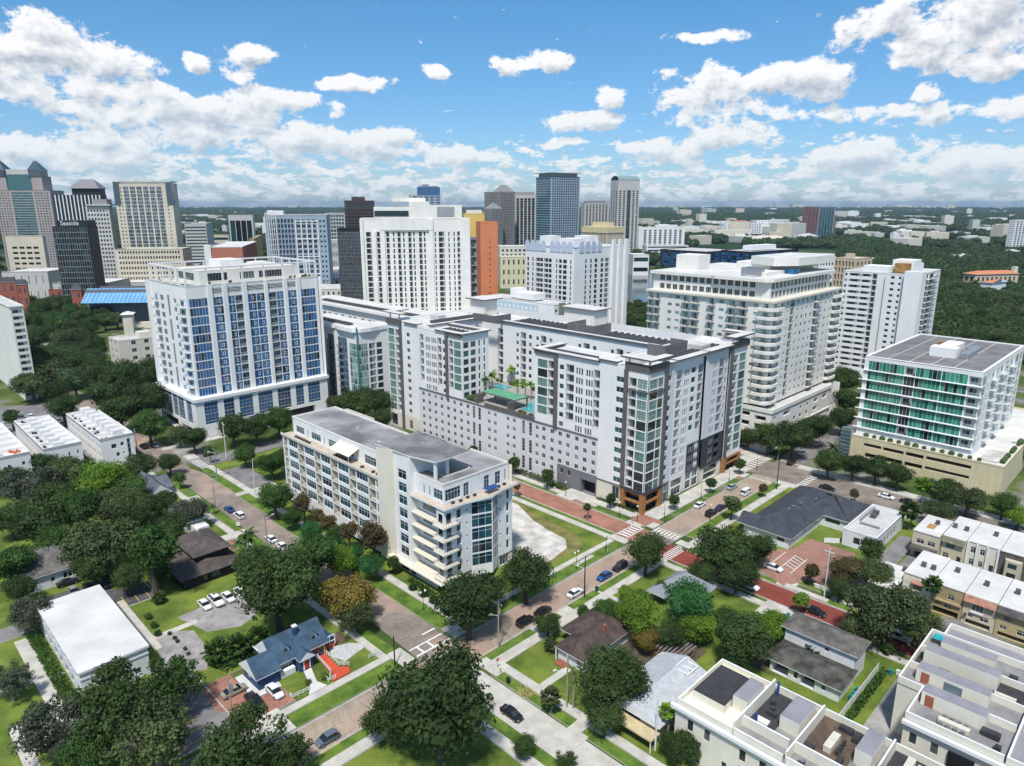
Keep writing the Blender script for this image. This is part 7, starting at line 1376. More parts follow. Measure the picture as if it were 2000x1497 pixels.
def proto(key,cm,tm,bark=M_bark):
    PROTO[key] = (cm.mesh('crown',[LEAF['dark']]),tm.mesh('trunk',[bark]))
proto('round',crown(1,7000,24,.038,.82,(.26,.50),.66),trunk(1,1.15,.07))
proto('round2',crown(2,7500,34,.036,.85,(.20,.42),.74),trunk(2,1.1,.07))
proto('oak',crown(3,7500,38,.037,.62,(.18,.34),.84,.5),trunk(3,.95,.085,8,.85,.9))
proto('open',crown(4,6000,46,.036,.70,(.11,.23),.92,.3,.3),trunk(4,1.0,.07,10,.62,.9),M_barkg)
proto('tall',crown(5,2600,18,.062,1.35,(.30,.44),.55),trunk(5,1.7,.08,6,.5))
proto('small',crown(6,800,9,.11,.9,(.40,.55),.5),trunk(6,1.5,.06,5,.5))
proto('bush',crown(7,500,7,.12,.8,(.45,.6),.4),trunk(7,.6,.1,4,.3))
NTREE = [0]
def tree(px,py,rp,kind,leaf,label,name='oak_tree',h=None,group=None,cat='tree',zs=1.0):
    k = PROTO[kind]; z = 4.; r = 3.
    f0 = {'round': 1.15,'round2': 1.1,'oak': .95,'open': 1.0,'tall': 1.7,'small': 1.5,'bush': .6}[kind]
    for _ in range(4):
        x,y = at(px,py,z); r = rp / ppm(x,y,z); z = (h - r * .8) if h else f0 * r
    t = bpy.data.objects.new(name,None); col.objects.link(t); t.location = (x,y,.1); NTREE[0] += 1; t.rotation_euler.z = NTREE[0] * 2.4; t.empty_display_size = .5
    tag(t,label,cat,group); zc = z / f0
    c = bpy.data.objects.new('crown',k[0]); col.objects.link(c); c.parent = t; c.location = (0,0,z); c.scale = (r,r,r * zs); c.material_slots[0].link = 'OBJECT'; c.material_slots[0].material = LEAF[leaf]
    c = bpy.data.objects.new('trunk',k[1]); col.objects.link(c); c.parent = t; c.scale = (r,r,zc)
    return t
T = [(858,1375,128,'round2','dark','huge dark oak at the bottom centre covering the crossing corner'),(760,1400,62,'oak','dark','lower dark oak spreading left of the huge bottom-centre oak'),
 (915,1172,76,'round','dark','dark round oak at the street corner below the cream condominium'),(1028,1122,58,'round2','dark','dark oak right of the condominium glass bay'),(958,1150,40,'round','dark','dark oak squeezed between the two big oaks by the condominium'),
 (1262,1078,46,'round','dark','round dark oak standing alone at the brick crossing'),(1412,1078,64,'round2','dark','big dark oak right of the crossing in front of the slate roof'),(1478,1070,40,'round','dark','smaller dark oak touching the near end of the slate roof'),(1440,1120,46,'round','dark','low dark oak shading the cars by the brick car park'),
 (540,1150,92,'round2','dark','big dark oak above the blue house beside the white cars'),(600,1090,62,'round','mid','tall green oak behind the big dark oak above the blue house'),(500,1105,48,'round','dark','dark oak at the left of the clump by the white cars'),
 (672,1165,62,'oak','gold','golden brown tree beside the brick avenue above the blue house'),(690,1200,46,'open','olive','thin olive tree below the golden tree by the mulch bed'),(665,1095,38,'round','lime','yellow-green tree between the golden tree and the young green row'),
 (1200,1330,80,'round2','dark','tall dark oak beside the silver metal roof'),(1180,1400,44,'round','dark','lower part-hidden dark oak in front of the silver metal roof'),
 (1245,1205,52,'round2','lime','bright lime green tree behind the brown hip roof'),(1262,1250,30,'round','gold','small yellow tree below the bright lime tree'),(1185,1195,30,'round','mid','green tree touching the far end of the brown hip roof'),
 (1365,1225,40,'round','lime','lime green tree left of the big dark magnolia'),(1345,1180,56,'round','blue','bluish green oak in front of the pale grey pyramid roof'),(1450,1255,66,'round2','dark','big dark magnolia behind the cream roof terraces'),(1505,1225,42,'oak','lime','lime tree with pale blossoms by the blue bins'),
 (1740,1195,84,'oak','olive','wide olive green oak over the red brick street'),(1700,1120,44,'oak','olive','olive tree by the alley left of the cream town house'),(1800,1225,46,'open','olive','thin right-hand part of the olive oak by the town houses'),(1680,1225,44,'oak','olive','olive tree overhanging the left kerb of the red brick street'),
 (1650,1112,38,'round','brown','brownish green tree beside the white pole'),(1585,1118,21,'small','brown','small rounded bronze-green tree in the brick car park'),(1700,1075,32,'tall','dark','dark conical tree between the annex and the town houses'),(1562,1172,22,'small','lime','small yellow-green tree beside the red brick street'),
 (1070,1218,30,'oak','dark','glossy dark magnolia near the driveway of the brown hip house'),(1075,1262,22,'bush','olive','shrubby tree at the porch of the brown hip house'),(1140,1195,18,'bush','mid','green shrub beside the pavement at the brown hip house'),
 (235,1375,105,'open','dark','large ragged oak over the car park at the bottom left'),(330,1345,72,'open','mid','ragged oak beside the silver-white car at the bottom left'),(110,1420,80,'open','grey','grey-green mossy oak at the bottom left corner'),(20,1330,46,'open','grey','grey-green oak cut by the left edge near the white office'),(300,1440,90,'open','olive','mossy oak at the bottom edge left of the driveway'),(470,1465,100,'open','dark','dark oak at the bottom edge beside the driveway'),(560,1480,56,'open','dark','dark oak branch clump at the bottom edge near the parked hatchback'),(60,1200,46,'open','grey','small mossy tree left of the white office roof'),(175,1450,64,'oak','mid','green oak at the bottom edge between two mossy oaks'),
 (295,1075,66,'tall','mid','tall bright green tree left of the dark brown house'),(205,1060,76,'oak','olive','wide olive oak over the grey cottage'),(230,990,60,'oak','olive','olive oak behind the tall bright green tree'),(150,1000,56,'round2','mid','green oak in the middle of the left-hand clump'),(80,1020,60,'round','dark','dark oak behind the grey cottage'),(20,1100,52,'round','mid','green oak at the left edge beside the grey cottage'),(60,950,56,'open','grey','mossy grey tree at the left edge below the townhouses'),(130,925,54,'oak','olive','olive oak in front of the middle townhouse row'),(205,940,52,'round2','lime','yellow-green tree left of the white gabled house'),(275,912,34,'round','dark','dark tree between the right townhouse row and the avenue'),(365,1000,40,'oak','grey','grey-green tree beside the pale blue roof'),(330,1040,44,'round','dark','dark tree tucked against the dark brown house'),(180,1110,40,'round','dark','dark tree at the end of the small car park'),(20,1010,44,'round','dark','dark oak cut by the left edge'),(250,1130,34,'round','dark','dark tree hanging over the small asphalt car park'),(110,965,44,'round','dark','dark tree below the middle townhouse row'),(310,1120,30,'round','dark','dark tree beside the lawn edge under the tall green tree'),
 (538,975,40,'round2','mid','green oak on the verge across from the blue parked car'),(530,905,32,'round','mid','green tree left of the condominium by the leaning poles'),(478,888,26,'round','mid','yellow-green tree on the lawn below the glass tower'),(560,895,28,'round','dark','dark green tree touching the far end of the condominium'),(350,934,16,'small','mid','small round tree on the verge of the brick avenue'),
 (592,985,26,'tall','brown','slim bronze tree at the far left of the condominium front'),(640,1025,24,'tall','brown','slim bronze tree second along the condominium front'),(682,1040,26,'tall','brown','slim bronze tree third along the condominium front'),(728,1048,36,'tall','brown','largest bronze tree beside the cream stair wall'),(572,1012,24,'round','mid','round green tree first in the young row along the avenue'),(608,1040,26,'round','blue','round green tree second in the young row along the avenue'),(648,1062,27,'round','blue','round green tree third in the young row along the avenue'),(688,1085,29,'round','blue','round green tree fourth in the young row along the avenue'),(726,1106,30,'round','blue','round green tree last in the young row, nearest the cream stair wall'),
 (245,745,52,'round2','dark','dark oak left of the glass tower, uppermost of the street clump'),(300,728,46,'round','dark','dark oak in front of the cream hotel'),(285,785,48,'round2','dark','dark oak against the lower left corner of the glass tower'),(235,800,44,'round','dark','dark oak behind the right townhouse row'),(292,832,40,'round2','mid','brighter oak over the street by the glass tower garage'),(205,770,40,'round','dark','dark oak left of the street clump by the townhouses'),(122,795,36,'round','dark','dark oak beside the rear car park of the townhouses'),(22,815,20,'small','dark','small dark tree between the left and middle townhouse rows'),
 (378,855,30,'round','dark','dark oak at the near corner of the glass tower garage'),(350,850,24,'round','olive','olive tree at the foot of the glass tower corner'),(455,838,36,'round2','dark','dark oak in front of the glass tower garage, left of three'),(500,832,36,'round','dark','dark oak in front of the glass tower garage, middle of three'),(545,822,34,'round2','mid','green oak in front of the glass tower garage, right of three'),
 (665,790,32,'round','olive','olive tree at the right foot of the glass tower'),(705,790,40,'round2','dark','dark oak before the green glass corner of the curved block'),(742,785,36,'round','dark','dark oak between the curved block and the long white block'),(735,822,36,'round','dark','dark oak above the condominium roof by the side street'),(690,765,28,'round','dark','dark tree deep between the curved block and the condominium'),
 (1500,855,36,'round2','dark','dark oak under the podium corner of the broad balcony tower'),(1462,852,26,'round','dark','dark tree by the far end of the long white block'),(1550,855,42,'round2','dark','dark oak in the clump along the podium street'),(1590,835,38,'round','dark','dark oak further along the podium street'),(1650,742,34,'round','dark','dark tree in the gap right of the broad balcony tower'),(1655,780,34,'round','dark','dark tree in the gap beside the green glass block'),(1645,820,30,'round2','dark','dark tree at the left foot of the green glass block'),
 (1620,905,32,'round2','dark','first dark tree from the left along the yellow garage'),(1668,908,32,'round','dark','second dark tree along the yellow garage'),(1712,916,32,'round2','dark','third dark tree along the yellow garage'),(1756,926,32,'round','dark','fourth dark tree along the yellow garage'),(1842,960,38,'oak','dark','dark oak below the yellow garage behind the fan palm'),(1892,975,40,'oak','olive','olive oak below the yellow garage corner'),(1830,1000,34,'oak','olive','olive oak beyond the top row of town houses'),(1960,985,30,'round','mid','green tree by the right edge behind the town houses'),(1990,1010,28,'oak','lime','yellow-green tree at the right edge by the leaning pole'),(1988,880,32,'round','dark','dark tree at the right edge beside the yellow garage'),
 (1192,975,15,'small','dark','small street tree left of the orange-brown corner pier'),(1318,978,15,'small','dark','first small street tree right of the corner pier'),(1388,944,15,'small','dark','second small street tree along the ground floor shops'),(1446,908,15,'small','dark','last small street tree before the far crossing'),(1069,930,18,'tall','dark','small dark tree before the grey garage wall'),(1002,905,18,'small','dark','small dark tree at the foot of the long garage wall'),(925,880,12,'small','mid','small tree behind the condominium roof by the garage wall'),(1430,985,24,'small','olive','bushy olive tree on the verge before the slate roof'),(1490,955,13,'small','brown','thin brownish tree beside the white van'),(1670,965,13,'small','brown','thin brownish tree on the boulevard verge behind the slate roof'),
 (1022,1458,28,'round','dark','small dark tree on the verge beside the concrete street at the bottom'),(1330,1455,44,'oak','dark','dark tree against the cream townhouse wall at the bottom'),(1105,1488,26,'open','dark','dark tree cut by the bottom edge near the concrete street'),(1440,1487,22,'bush','mid','green shrub cut by the bottom edge below the townhouse awning'),(1255,1170,24,'round','mid','green tree top left of the pale grey pyramid roof'),(1905,1255,24,'bush','dark','dark hedge clump between the terraces and the town houses'),(1975,1420,30,'oak','mid','green tree top at the right edge beside the townhouse wall'),(1730,1265,24,'bush','dark','dark shrub beside the white pickup truck'),(1265,1395,26,'round','dark','dark tree between the metal roof and the cream townhouses'),
 (290,1205,10,'bush','mid','clipped shrub at the top of the mulch row by the white office'),(300,1222,10,'bush','mid','second clipped shrub of the mulch row'),(309,1238,10,'bush','mid','third clipped shrub of the mulch row'),(331,1238,6,'bush','olive','first small round shrub beside the gravel strip'),(341,1247,6,'bush','olive','second small round shrub beside the gravel strip'),(347,1253,6,'bush','olive','third small round shrub beside the gravel strip'),(361,1268,6,'bush','olive','fourth small round shrub beside the gravel strip'),(368,1278,6,'bush','olive','last small round shrub beside the gravel strip'),
 (806,1148,12,'bush','dark','clipped round bush at the condominium entrance, left one'),(826,1160,14,'bush','dark','clipped round bush at the condominium entrance, middle one'),(848,1172,14,'bush','dark','clipped round bush at the condominium entrance, right one'),(632,1322,12,'bush','lime','golden green bush beside the red ramp of the blue house'),(602,1334,9,'bush','gold','small golden bush beside the white stone path'),(430,1085,20,'bush','mid','shrub between the brown house and the bright lawn'),(360,1120,22,'bush','dark','dark shrub under the windows of the brown house'),(395,1110,18,'bush','mid','shrub beside the brown house deck'),(310,1170,18,'bush','dark','dark shrub at the top corner of the bright lawn')]
for (px,py,rp,kd,lf_,lab) in T:
    if rp: tree(px,py,rp,kd,lf_,lab,{'bush': 'shrub','small': 'street_tree'}.get(kd,'tree' if lf_ in ('lime','gold','brown','blue') else 'oak_tree'),cat='shrub' if kd == 'bush' else 'tree')
# massed trees of the park beyond the townhouses and of the wood right of the towers
rg = random.Random(99)
def massed(n,x0,x1,y0,y1,label,group,rr_,avoid=(),lv=('dark','dark','far','mid','olive')):
    pts = []
    for i in range(n * 30):
        if len(pts) >= n: break
        px = rg.uniform(x0,x1); py = y0 + (y1 - y0) * rg.random(); s = (py - 398) / 330.
        r = rr_ * max(.35,s) * rg.uniform(.8,1.25)
        if any(a < px < b and c < py < d for a,b,c,d in avoid): continue
        if any((px - a) ** 2 + ((py - b) * 1.6) ** 2 < ((r + c) * .5) ** 2 for a,b,c in pts): continue
        pts.append((px,py,r)); tree(px,py,r,rg.choice(['round','round2','oak']),lf_ := rg.choice(lv),{'dark': 'dark green ','far': 'deep green ','mid': 'fresh green ','olive': 'olive green '}[lf_] + label,'park_tree',group=group)
massed(90,0,300,592,715,'oak massed in the park behind the white townhouses','trees of the park on the left',34,[(186,320,630,760),(0,46,600,800),(232,320,605,640),(60,110,655,690)])
massed(16,45,190,690,765,'oak beside the rear street between the park and the townhouses','trees along the rear street',34,[(0,48,600,800),(150,200,730,800)])
massed(90,1825,2040,540,690,'oak massed in the wood right of the slab tower','trees of the wood on the right',30,[(1895,1995,520,582),(1800,1830,500,700),(1850,1950,660,690)])
massed(26,1240,1275,530,700,'tree in the gap between the arched tower and the broad balcony tower','trees in the gap by the lake',22,[(1222,1278,528,592)])
massed(14,1190,1262,600,640,'tree behind the roof of the long white block','trees behind the long white block',24,[(1190,1215,560,610)])
massed(10,640,690,585,600,'tree beside the parking deck right of the glass tower','trees beside the parking deck',14)
# far woods: nobody could count them -> instanced over points
EXC = [(o.location.x,o.location.y) for o in bpy.data.objects if o.parent is None and o.get('category') and o.location.y > 330 and not o.name.startswith(('park','oak','tree','shrub','street'))]
grid = {}
for bx_,by_ in EXC: grid.setdefault((int(bx_ // 60),int(by_ // 60)),[]).append((bx_,by_))
FOOT = [(b.root,b.L,b.Dp) for b in [v for v in [] ]]
def woodland(name,key,leaf,seed,n,region,zsc=1.0):
    rg = random.Random(seed); pts = []; sc = []; t = 0
    while len(pts) < n and t < n * 12:
        t += 1; p = region(rg)
        if p is None: continue
        x,y,r = p; a,b = int(x // 60),int(y // 60); bad = False
        for i in (-1,0,1):
            for j in ((-1,0,1) if y < 1300 else (-1,0,1,2,3)):
                for bx_,by_ in grid.get((a + i,b + j),()):
                    if (-8 < x - bx_ < 30 and -6 < y - by_ < 30) if y < 1300 else (-58 < x - bx_ < 58 and -170 < y - by_ < 20): bad = True
        if bad: continue
        pts.append((x,y,r * .75)); sc.append(r)
    me = bpy.data.meshes.new(name); me.from_pydata(pts,[],[]); at_ = me.attributes.new('size','FLOAT','POINT'); at_.data.foreach_set('value',sc)
    o = bpy.data.objects.new(name,me); col.objects.link(o); tag(o,kind='stuff')
    src = bpy.data.objects.new('wood_crown',PROTO[key][0].copy()); src.data.materials.clear(); src.data.materials.append(LEAF[leaf])
    ng = bpy.data.node_groups.new(name + '_scatter','GeometryNodeTree'); ng.interface.new_socket('Geometry',in_out='INPUT',socket_type='NodeSocketGeometry'); ng.interface.new_socket('Geometry',in_out='OUTPUT',socket_type='NodeSocketGeometry')
    nn = ng.nodes; gi = nn.new('NodeGroupInput'); go = nn.new('NodeGroupOutput'); ip = nn.new('GeometryNodeInstanceOnPoints'); oi = nn.new('GeometryNodeObjectInfo'); oi.inputs[0].default_value = src; rv = nn.new('FunctionNodeRandomValue'); rv.data_type = 'FLOAT_VECTOR'
    rv.inputs[0].default_value = (0,0,0); rv.inputs[1].default_value = (.25,.25,6.28); na = nn.new('GeometryNodeInputNamedAttribute'); na.data_type = 'FLOAT'; na.inputs[0].default_value = 'size'; L_ = ng.links.new
    L_(gi.outputs[0],ip.inputs['Points']); L_(oi.outputs['Geometry'],ip.inputs['Instance']); L_(rv.outputs[0],ip.inputs['Rotation']); L_(na.outputs[0],ip.inputs['Scale']); L_(ip.outputs[0],go.inputs[0])
    md = o.modifiers.new('scatter','NODES'); md.node_group = ng
    return o
proto('far1',crown(31,420,9,.12,.72,(.35,.5),.6,.8),trunk(1,1,.07,3)); proto('far2',crown(32,420,12,.11,.78,(.3,.45),.65,.8),trunk(1,1,.07,3))
def pxof(x,y): return CX + F * x / (y * CP + HC * SP),CY - F * (y * SP - HC * CP) / (y * CP + HC * SP)
def reg_right(rg):
    y = 430 + 3600 * rg.random() ** 1.5; x = rg.uniform(.13,.78) * y; px,py = pxof(x,y)
    if px < 1240 or px > 2080: return None
    if y < 620 and px < 1810: return None
    if 1180 < px < 1290 and 520 < py < 600: return None
    if px < 1640 and 486 < py < 540 and px > 1285: return None
    nz = math.sin(x * .011 + 1.3) * math.sin(y * .009) + math.sin(x * .031) * math.sin(y * .027)
    if nz > 1.05 and y > 900: return None
    return (x,y,(5.5 + y / 420) * rg.uniform(.75,1.3))
def reg_far(rg):
    y = 1450 + 7500 * rg.random() ** 1.3; x = rg.uniform(-.80,.80) * y; px,py = pxof(x,y)
    nz = math.sin(x * .004 + 1.3) * math.sin(y * .0035 + .7) + math.sin(x * .013) * math.sin(y * .011)
    if nz > .95: return None
    return (x,y,(8 + y / 330) * rg.uniform(.75,1.3))
def reg_town(rg):
    y = rg.uniform(450,1450); x = rg.uniform(-.75,.16) * y; px,py = pxof(x,y)
    if 560 < py: return None
    if math.sin(x * .02) * math.sin(y * .018 + 1) < .25: return None
    return (x,y,5.5 * rg.uniform(.7,1.3))
woodland('woodland','far1','far',1,9000,reg_right); woodland('woodland','far2','dark',2,7000,reg_right); woodland('woodland','far2','olive',3,1400,reg_right)
woodland('far_woodland','far1','far',4,16000,reg_far); woodland('town_trees','far2','dark',5,900,reg_town)
# ------------------------------------------------------------------ palms
def palm_protos():
    def frond(m,L_,w,droop,az,el,n=5):
        p = Vector((0,0,0)); d = Vector((math.cos(az) * math.cos(el),math.sin(az) * math.cos(el),math.sin(el))); side = Vector((-math.sin(az),math.cos(az),0)); prev = None
        for i in range(n + 1):
            t = i / n; ww = w * math.sin(math.pi * min(.95,t * .85 + .12)); a = p - side * ww - Vector((0,0,ww * .5)); b = p + side * ww - Vector((0,0,ww * .5))
            if prev: m.quad(tuple(prev[0]),tuple(prev[2]),tuple(p),tuple(a)); m.quad(tuple(prev[2]),tuple(prev[1]),tuple(b),tuple(p))
            prev = (a,b,p.copy()); p = p + d * (L_ / n); d = (d + Vector((0,0,-droop))).normalized()
    rg = random.Random(8)
    a = MB(); [frond(a,1.0,.12,.30,k * 2.4,rg.uniform(-.1,1.2)) for k in range(30)]
    b = MB()
    for k in range(150):
        d = rdir(rg); d.z = d.z * .9 + .1; s = rg.uniform(.5,1.); az = math.atan2(d.y,d.x); x = Vector((-math.sin(az),math.cos(az),0)); p = d * (.45 * s); e = d * s
        b.quad(tuple(p - x * .05),tuple(e - x * .17),tuple(e * 1.12 - Vector((0,0,.1))),tuple(e + x * .17 * .2)); b.quad(tuple(p + x * .05),tuple(p - x * .02),tuple(e * 1.05 - Vector((0,0,.12))),tuple(e + x * .17))
    tr = MB(); tr.tube((0,0,0),(.1,0,.5),.05,.04,7); tr.tube((.1,0,.5),(0,0,1),.04,.035,7)
    return a.mesh('crown',[LEAF['mid']]),b.mesh('crown',[LEAF['mid']]),tr.mesh('trunk',[M_barkg])
PF,PB,PT = palm_protos()
def palm(px,py,rp,h,fan,label,z0=0.,leaf='mid',group=None):
    z = z0 + h; x,y = at(px,py,z); r = rp / ppm(x,y,z); t = bpy.data.objects.new('palm_tree',None); col.objects.link(t); t.location = (x,y,z0); tag(t,label,'palm tree',group); NTREE[0] += 1
    c = bpy.data.objects.new('crown',PB if fan else PF); col.objects.link(c); c.parent = t; c.location = (0,0,h); c.scale = (r,r,r); c.rotation_euler.z = NTREE[0]; c.material_slots[0].link = 'OBJECT'; c.material_slots[0].material = LEAF[leaf]
    c = bpy.data.objects.new('trunk',PT); col.objects.link(c); c.parent = t; c.scale = (4,4,h)
for a in [(482,1048,26,5.5,False,'feathery palm clump on the verge by the white parked cars'),(468,1062,20,4.5,False,'smaller feathery palm beside the brick driveway'),(425,1272,30,3.2,True,'bushy fan palm at the left of the gravel lot corner'),(462,1262,26,3.2,True,'bushy fan palm above the blue house roof end'),(502,1245,24,3.0,True,'bushy fan palm nearest the blue house roof'),(1147,991,9,4,True,'small cabbage palm on the verge opposite the garage entrance'),(1009,950,9,3.6,True,'small cabbage palm at the far end of the long lawn'),
          (1804,948,19,9,True,'tall fan palm in front of the yellow garage',0,'lime'),(1822,1142,20,8,True,'tall fan palm before the mustard town house'),(1629,876,22,6,False,'spreading date palm left of the yellow garage',0,'grey'),(1520,870,16,6,False,'palm at the podium corner of the broad balcony tower'),(1075,1362,22,3.6,True,'shaggy fan palm beside the concrete street',0,'olive'),(1303,1390,18,6,True,'fan palm against the cream townhouse wall',0,'lime'),(1588,1270,20,3,True,'low fan palm by the white two-level house'),(1780,998,22,6,True,'dark fan palm beside the flat annex',0,'dark'),(50,742,16,7,False,'palm beside the white tower at the left edge'),(38,750,14,6,False,'second palm beside the white tower at the left edge'),(3,680 - 0,10,8,True,'palm cut by the left edge'),
          (408,880,12,5,False,'small palm by the crosswalk at the top of the avenue'),(300,842,12,6,False,'palm at the lower left corner of the glass tower'),(415,990,9,2.5,False,'young palm by the pavement near the pale blue roof'),(390,982 - 0,9,2.5,False,'young palm by the driveway of the white gabled house'),(1200,612,14,9,False,'palm beyond the roof of the long white block'),(1222,610,12,10,False,'second palm beyond the roof of the long white block')]:
    if a[2]: palm(*a)
for (u,v,r) in ((174,190.5,20),(178,189,22),(193 - 3,190.5,18),(176,173.5,18),(177.4,171,18),(178.4,168.8,16),(172,186,16)):
    x,y = W(u,v); px,py = pxof(x,y - 0); z = 25.; d_ = y * CP - (z - HC) * SP; X = CX + F * x / d_; Y = CY - F * (y * SP + (z - HC) * CP) / d_
    palm(X,Y,r * .75,5.8,False,'palm growing on the rooftop pool deck of the long white block',19.2,'lime' if u > 175 else 'mid','palms on the pool deck')
m = MB(); rg = random.Random(5)
for k in range(60):
    u,v = rg.choice([(162.2,rg.uniform(152,162)),(rg.uniform(163,170),184.5),(188.6,rg.uniform(150,205)),(162.6,rg.uniform(179,185))]); m.ball((u,v,20),rg.uniform(.6,1.1),6,4)
tag(m.build('deck_planting',LEAF['dark'],rz=Q),kind='stuff')
# hedges
hm = MB(); rg = random.Random(6)
def hedge(p,q,w=.9,h=1.0,n=None):
    L_ = math.hypot(q[0] - p[0],q[1] - p[1]); n = n or int(L_ * 14)
    for i in range(n):
        t = rg.random(); x = p[0] + (q[0] - p[0]) * t + rg.uniform(-w,w) * .5; y = p[1] + (q[1] - p[1]) * t + rg.uniform(-w,w) * .5; z = .15 + h * rg.random() ** .6; s = .22; d = rdir(rg); a = d.orthogonal().normalized() * s; b = d.cross(a)
        c = Vector((x,y,z)); hm.quad(tuple(c - a),tuple(c - b),tuple(c + a),tuple(c + b))
hedge((158.9,107.5 + 28),(158.9,212),2.2,1.4,3200); hedge((134,32.2),(112,32.2),1.4,1.2,900); hedge((20.5,164),(20.5,135),2.4,1.2,1400); hedge((90,116),(90,125),1.5,.9,300); hedge((44,123),(60,125),2.2,1.6,900); hedge((156.4,57.2),(157.0,49),.9,.8,250); hedge((160.0,109),(160.0,123),.9,.9,350); hedge((150,87),(151,80),1,.6,0)
tag(hm.build('hedge',LEAF['mid'],rz=Q),kind='stuff')
for a in [(110,1060,44,'round2','mid','fresh green oak between the grey cottage and the wide olive oak'),(165,960,44,'oak','mid','fresh green tree behind the clump below the middle townhouse row'),(255,960,40,'round','mid','green tree beside the wall of the white gabled house'),(40,1150,36,'round','dark','dark tree at the left edge above the rear car park'),(310,985,36,'oak','dark','dark tree between the white gabled house and the pale blue roof'),(330,905,24,'round','dark','dark tree below the right townhouse row beside the pole'),(90,905,34,'round','mid','green tree against the middle townhouse row'),(265,1010,44,'round2','dark','dark oak behind the pale blue roof'),(10,935,36,'oak','olive','olive tree at the left edge below the leftmost townhouse row'),
          (620,1010,20,'tall','brown','thin bronze tree between the first two of the condominium front'),(655,1045,22,'tall','mid','slim green tree amid the bronze row at the condominium front'),(770,1100,18,'small','mid','small green tree at the foot of the cream stair wall'),(1370,1120,34,'round','dark','dark tree filling the left side of the big crossing oak'),(1300,1150,22,'round','mid','small green tree by the pale grey pyramid roof edge'),(1310,1245,34,'round2','dark','dark tree between the lime trees over the timber pergola'),(1420,1215,34,'round','mid','green tree between the lime trees and the dark magnolia'),(1225,1160,22,'round','lime','small lime tree beside the pavement above the brown hip roof'),(1560,1290,22,'bush','mid','bush at the corner of the white two-level house'),(1640,1150,26,'round','dark','dark tree behind the tall white pole'),(1700,1165,32,'oak','mid','green tree over the side alley'),(1610,1400,0,'bush','mid','')]:
    if a[2]: tree(*a,cat='shrub' if a[3] == 'bush' else 'tree',name='shrub' if a[3] == 'bush' else 'tree')
# ================================================================== vehicles
def paint(n,c,r=.28,me=.0): return mat('paint_' + n,c,r,.03,1.,spec=.6,metal=me)
PA = {'white': paint('white',(.72,.73,.74)),'black': paint('black',(.012,.012,.014)),'blue': paint('blue',(.012,.07,.24)),'silver': paint('silver',(.34,.36,.37),.3,.3),'grey': paint('blue_grey',(.10,.125,.16)),'teal': paint('pale_teal',(.30,.42,.42),.3,.2),'olive': paint('champagne',(.28,.26,.20)),'navy': paint('navy',(.015,.03,.07))}
M_cg = mat('car_glass',(.012,.016,.02),.08,.05,spec=.8); M_tyre = mat('tyre',(.018,.018,.019),.9,.1); M_lamp = mat('headlight',(.6,.62,.62),.2,.05); M_tail = mat('tail_light',(.35,.012,.01),.3,.05); M_rim = mat('wheel_rim',(.30,.31,.32),.4,.05,metal=.5)
def loft(m,st,mi=0):
    """st: (x, zb, zt, hw) rings -> rounded lower body"""
    R_ = []
    for x,zb,zt,hw in st: i = len(m.v); m.v += [(x,-hw * .93,zb),(x,-hw,zb + (zt - zb) * .45),(x,-hw * .90,zt),(x,0,zt + .035),(x,hw * .90,zt),(x,hw,zb + (zt - zb) * .45),(x,hw * .93,zb)]; R_.append(i)
    for a,b in zip(R_,R_[1:]):
        for k in range(6): m.f.append((a + k,b + k,b + k + 1,a + k + 1)); m.mi.append(mi)
        m.f.append((a + 6,b + 6,b,a)); m.mi.append(mi)
    m.f.append(tuple(R_[0] + k for k in range(7))); m.mi.append(mi); m.f.append(tuple(R_[-1] + 6 - k for k in range(7))); m.mi.append(mi)
SH = {'sedan': (4.7,[(-2.35,.35,.78,.72),(-2.2,.25,.92,.84),(-1.2,.22,.97,.90),(.9,.22,.95,.90),(1.9,.24,.84,.86),(2.35,.34,.66,.70)],(-1.75,-1.0,.45,1.25),1.43,None),'suv': (4.7,[(-2.35,.35,1.0,.80),(-2.2,.28,1.08,.90),(.9,.28,1.06,.93),(2.0,.3,.98,.90),(2.35,.4,.8,.78)],(-2.25,-1.95,.35,1.05),1.72,None),
      'van': (4.9,[(-2.4,.35,1.1,.86),(-2.3,.28,1.15,.94),(1.2,.28,1.12,.95),(2.2,.3,1.0,.92),(2.45,.4,.8,.82)],(-2.3,-2.15,1.1,1.75),1.95,None),'pickup': (5.6,[(-2.8,.45,1.05,.88),(-2.75,.4,1.1,.95),(1.0,.4,1.1,.96),(2.5,.42,1.02,.94),(2.8,.5,.9,.86)],(-.75,-.55,.75,1.25),1.85,'bed'),'hatch': (4.1,[(-2.05,.35,.85,.76),(-1.95,.26,.95,.86),(.8,.24,.95,.88),(1.7,.26,.86,.84),(2.05,.36,.68,.70)],(-1.95,-1.45,.35,1.1),1.5,None)}
CARS = {}
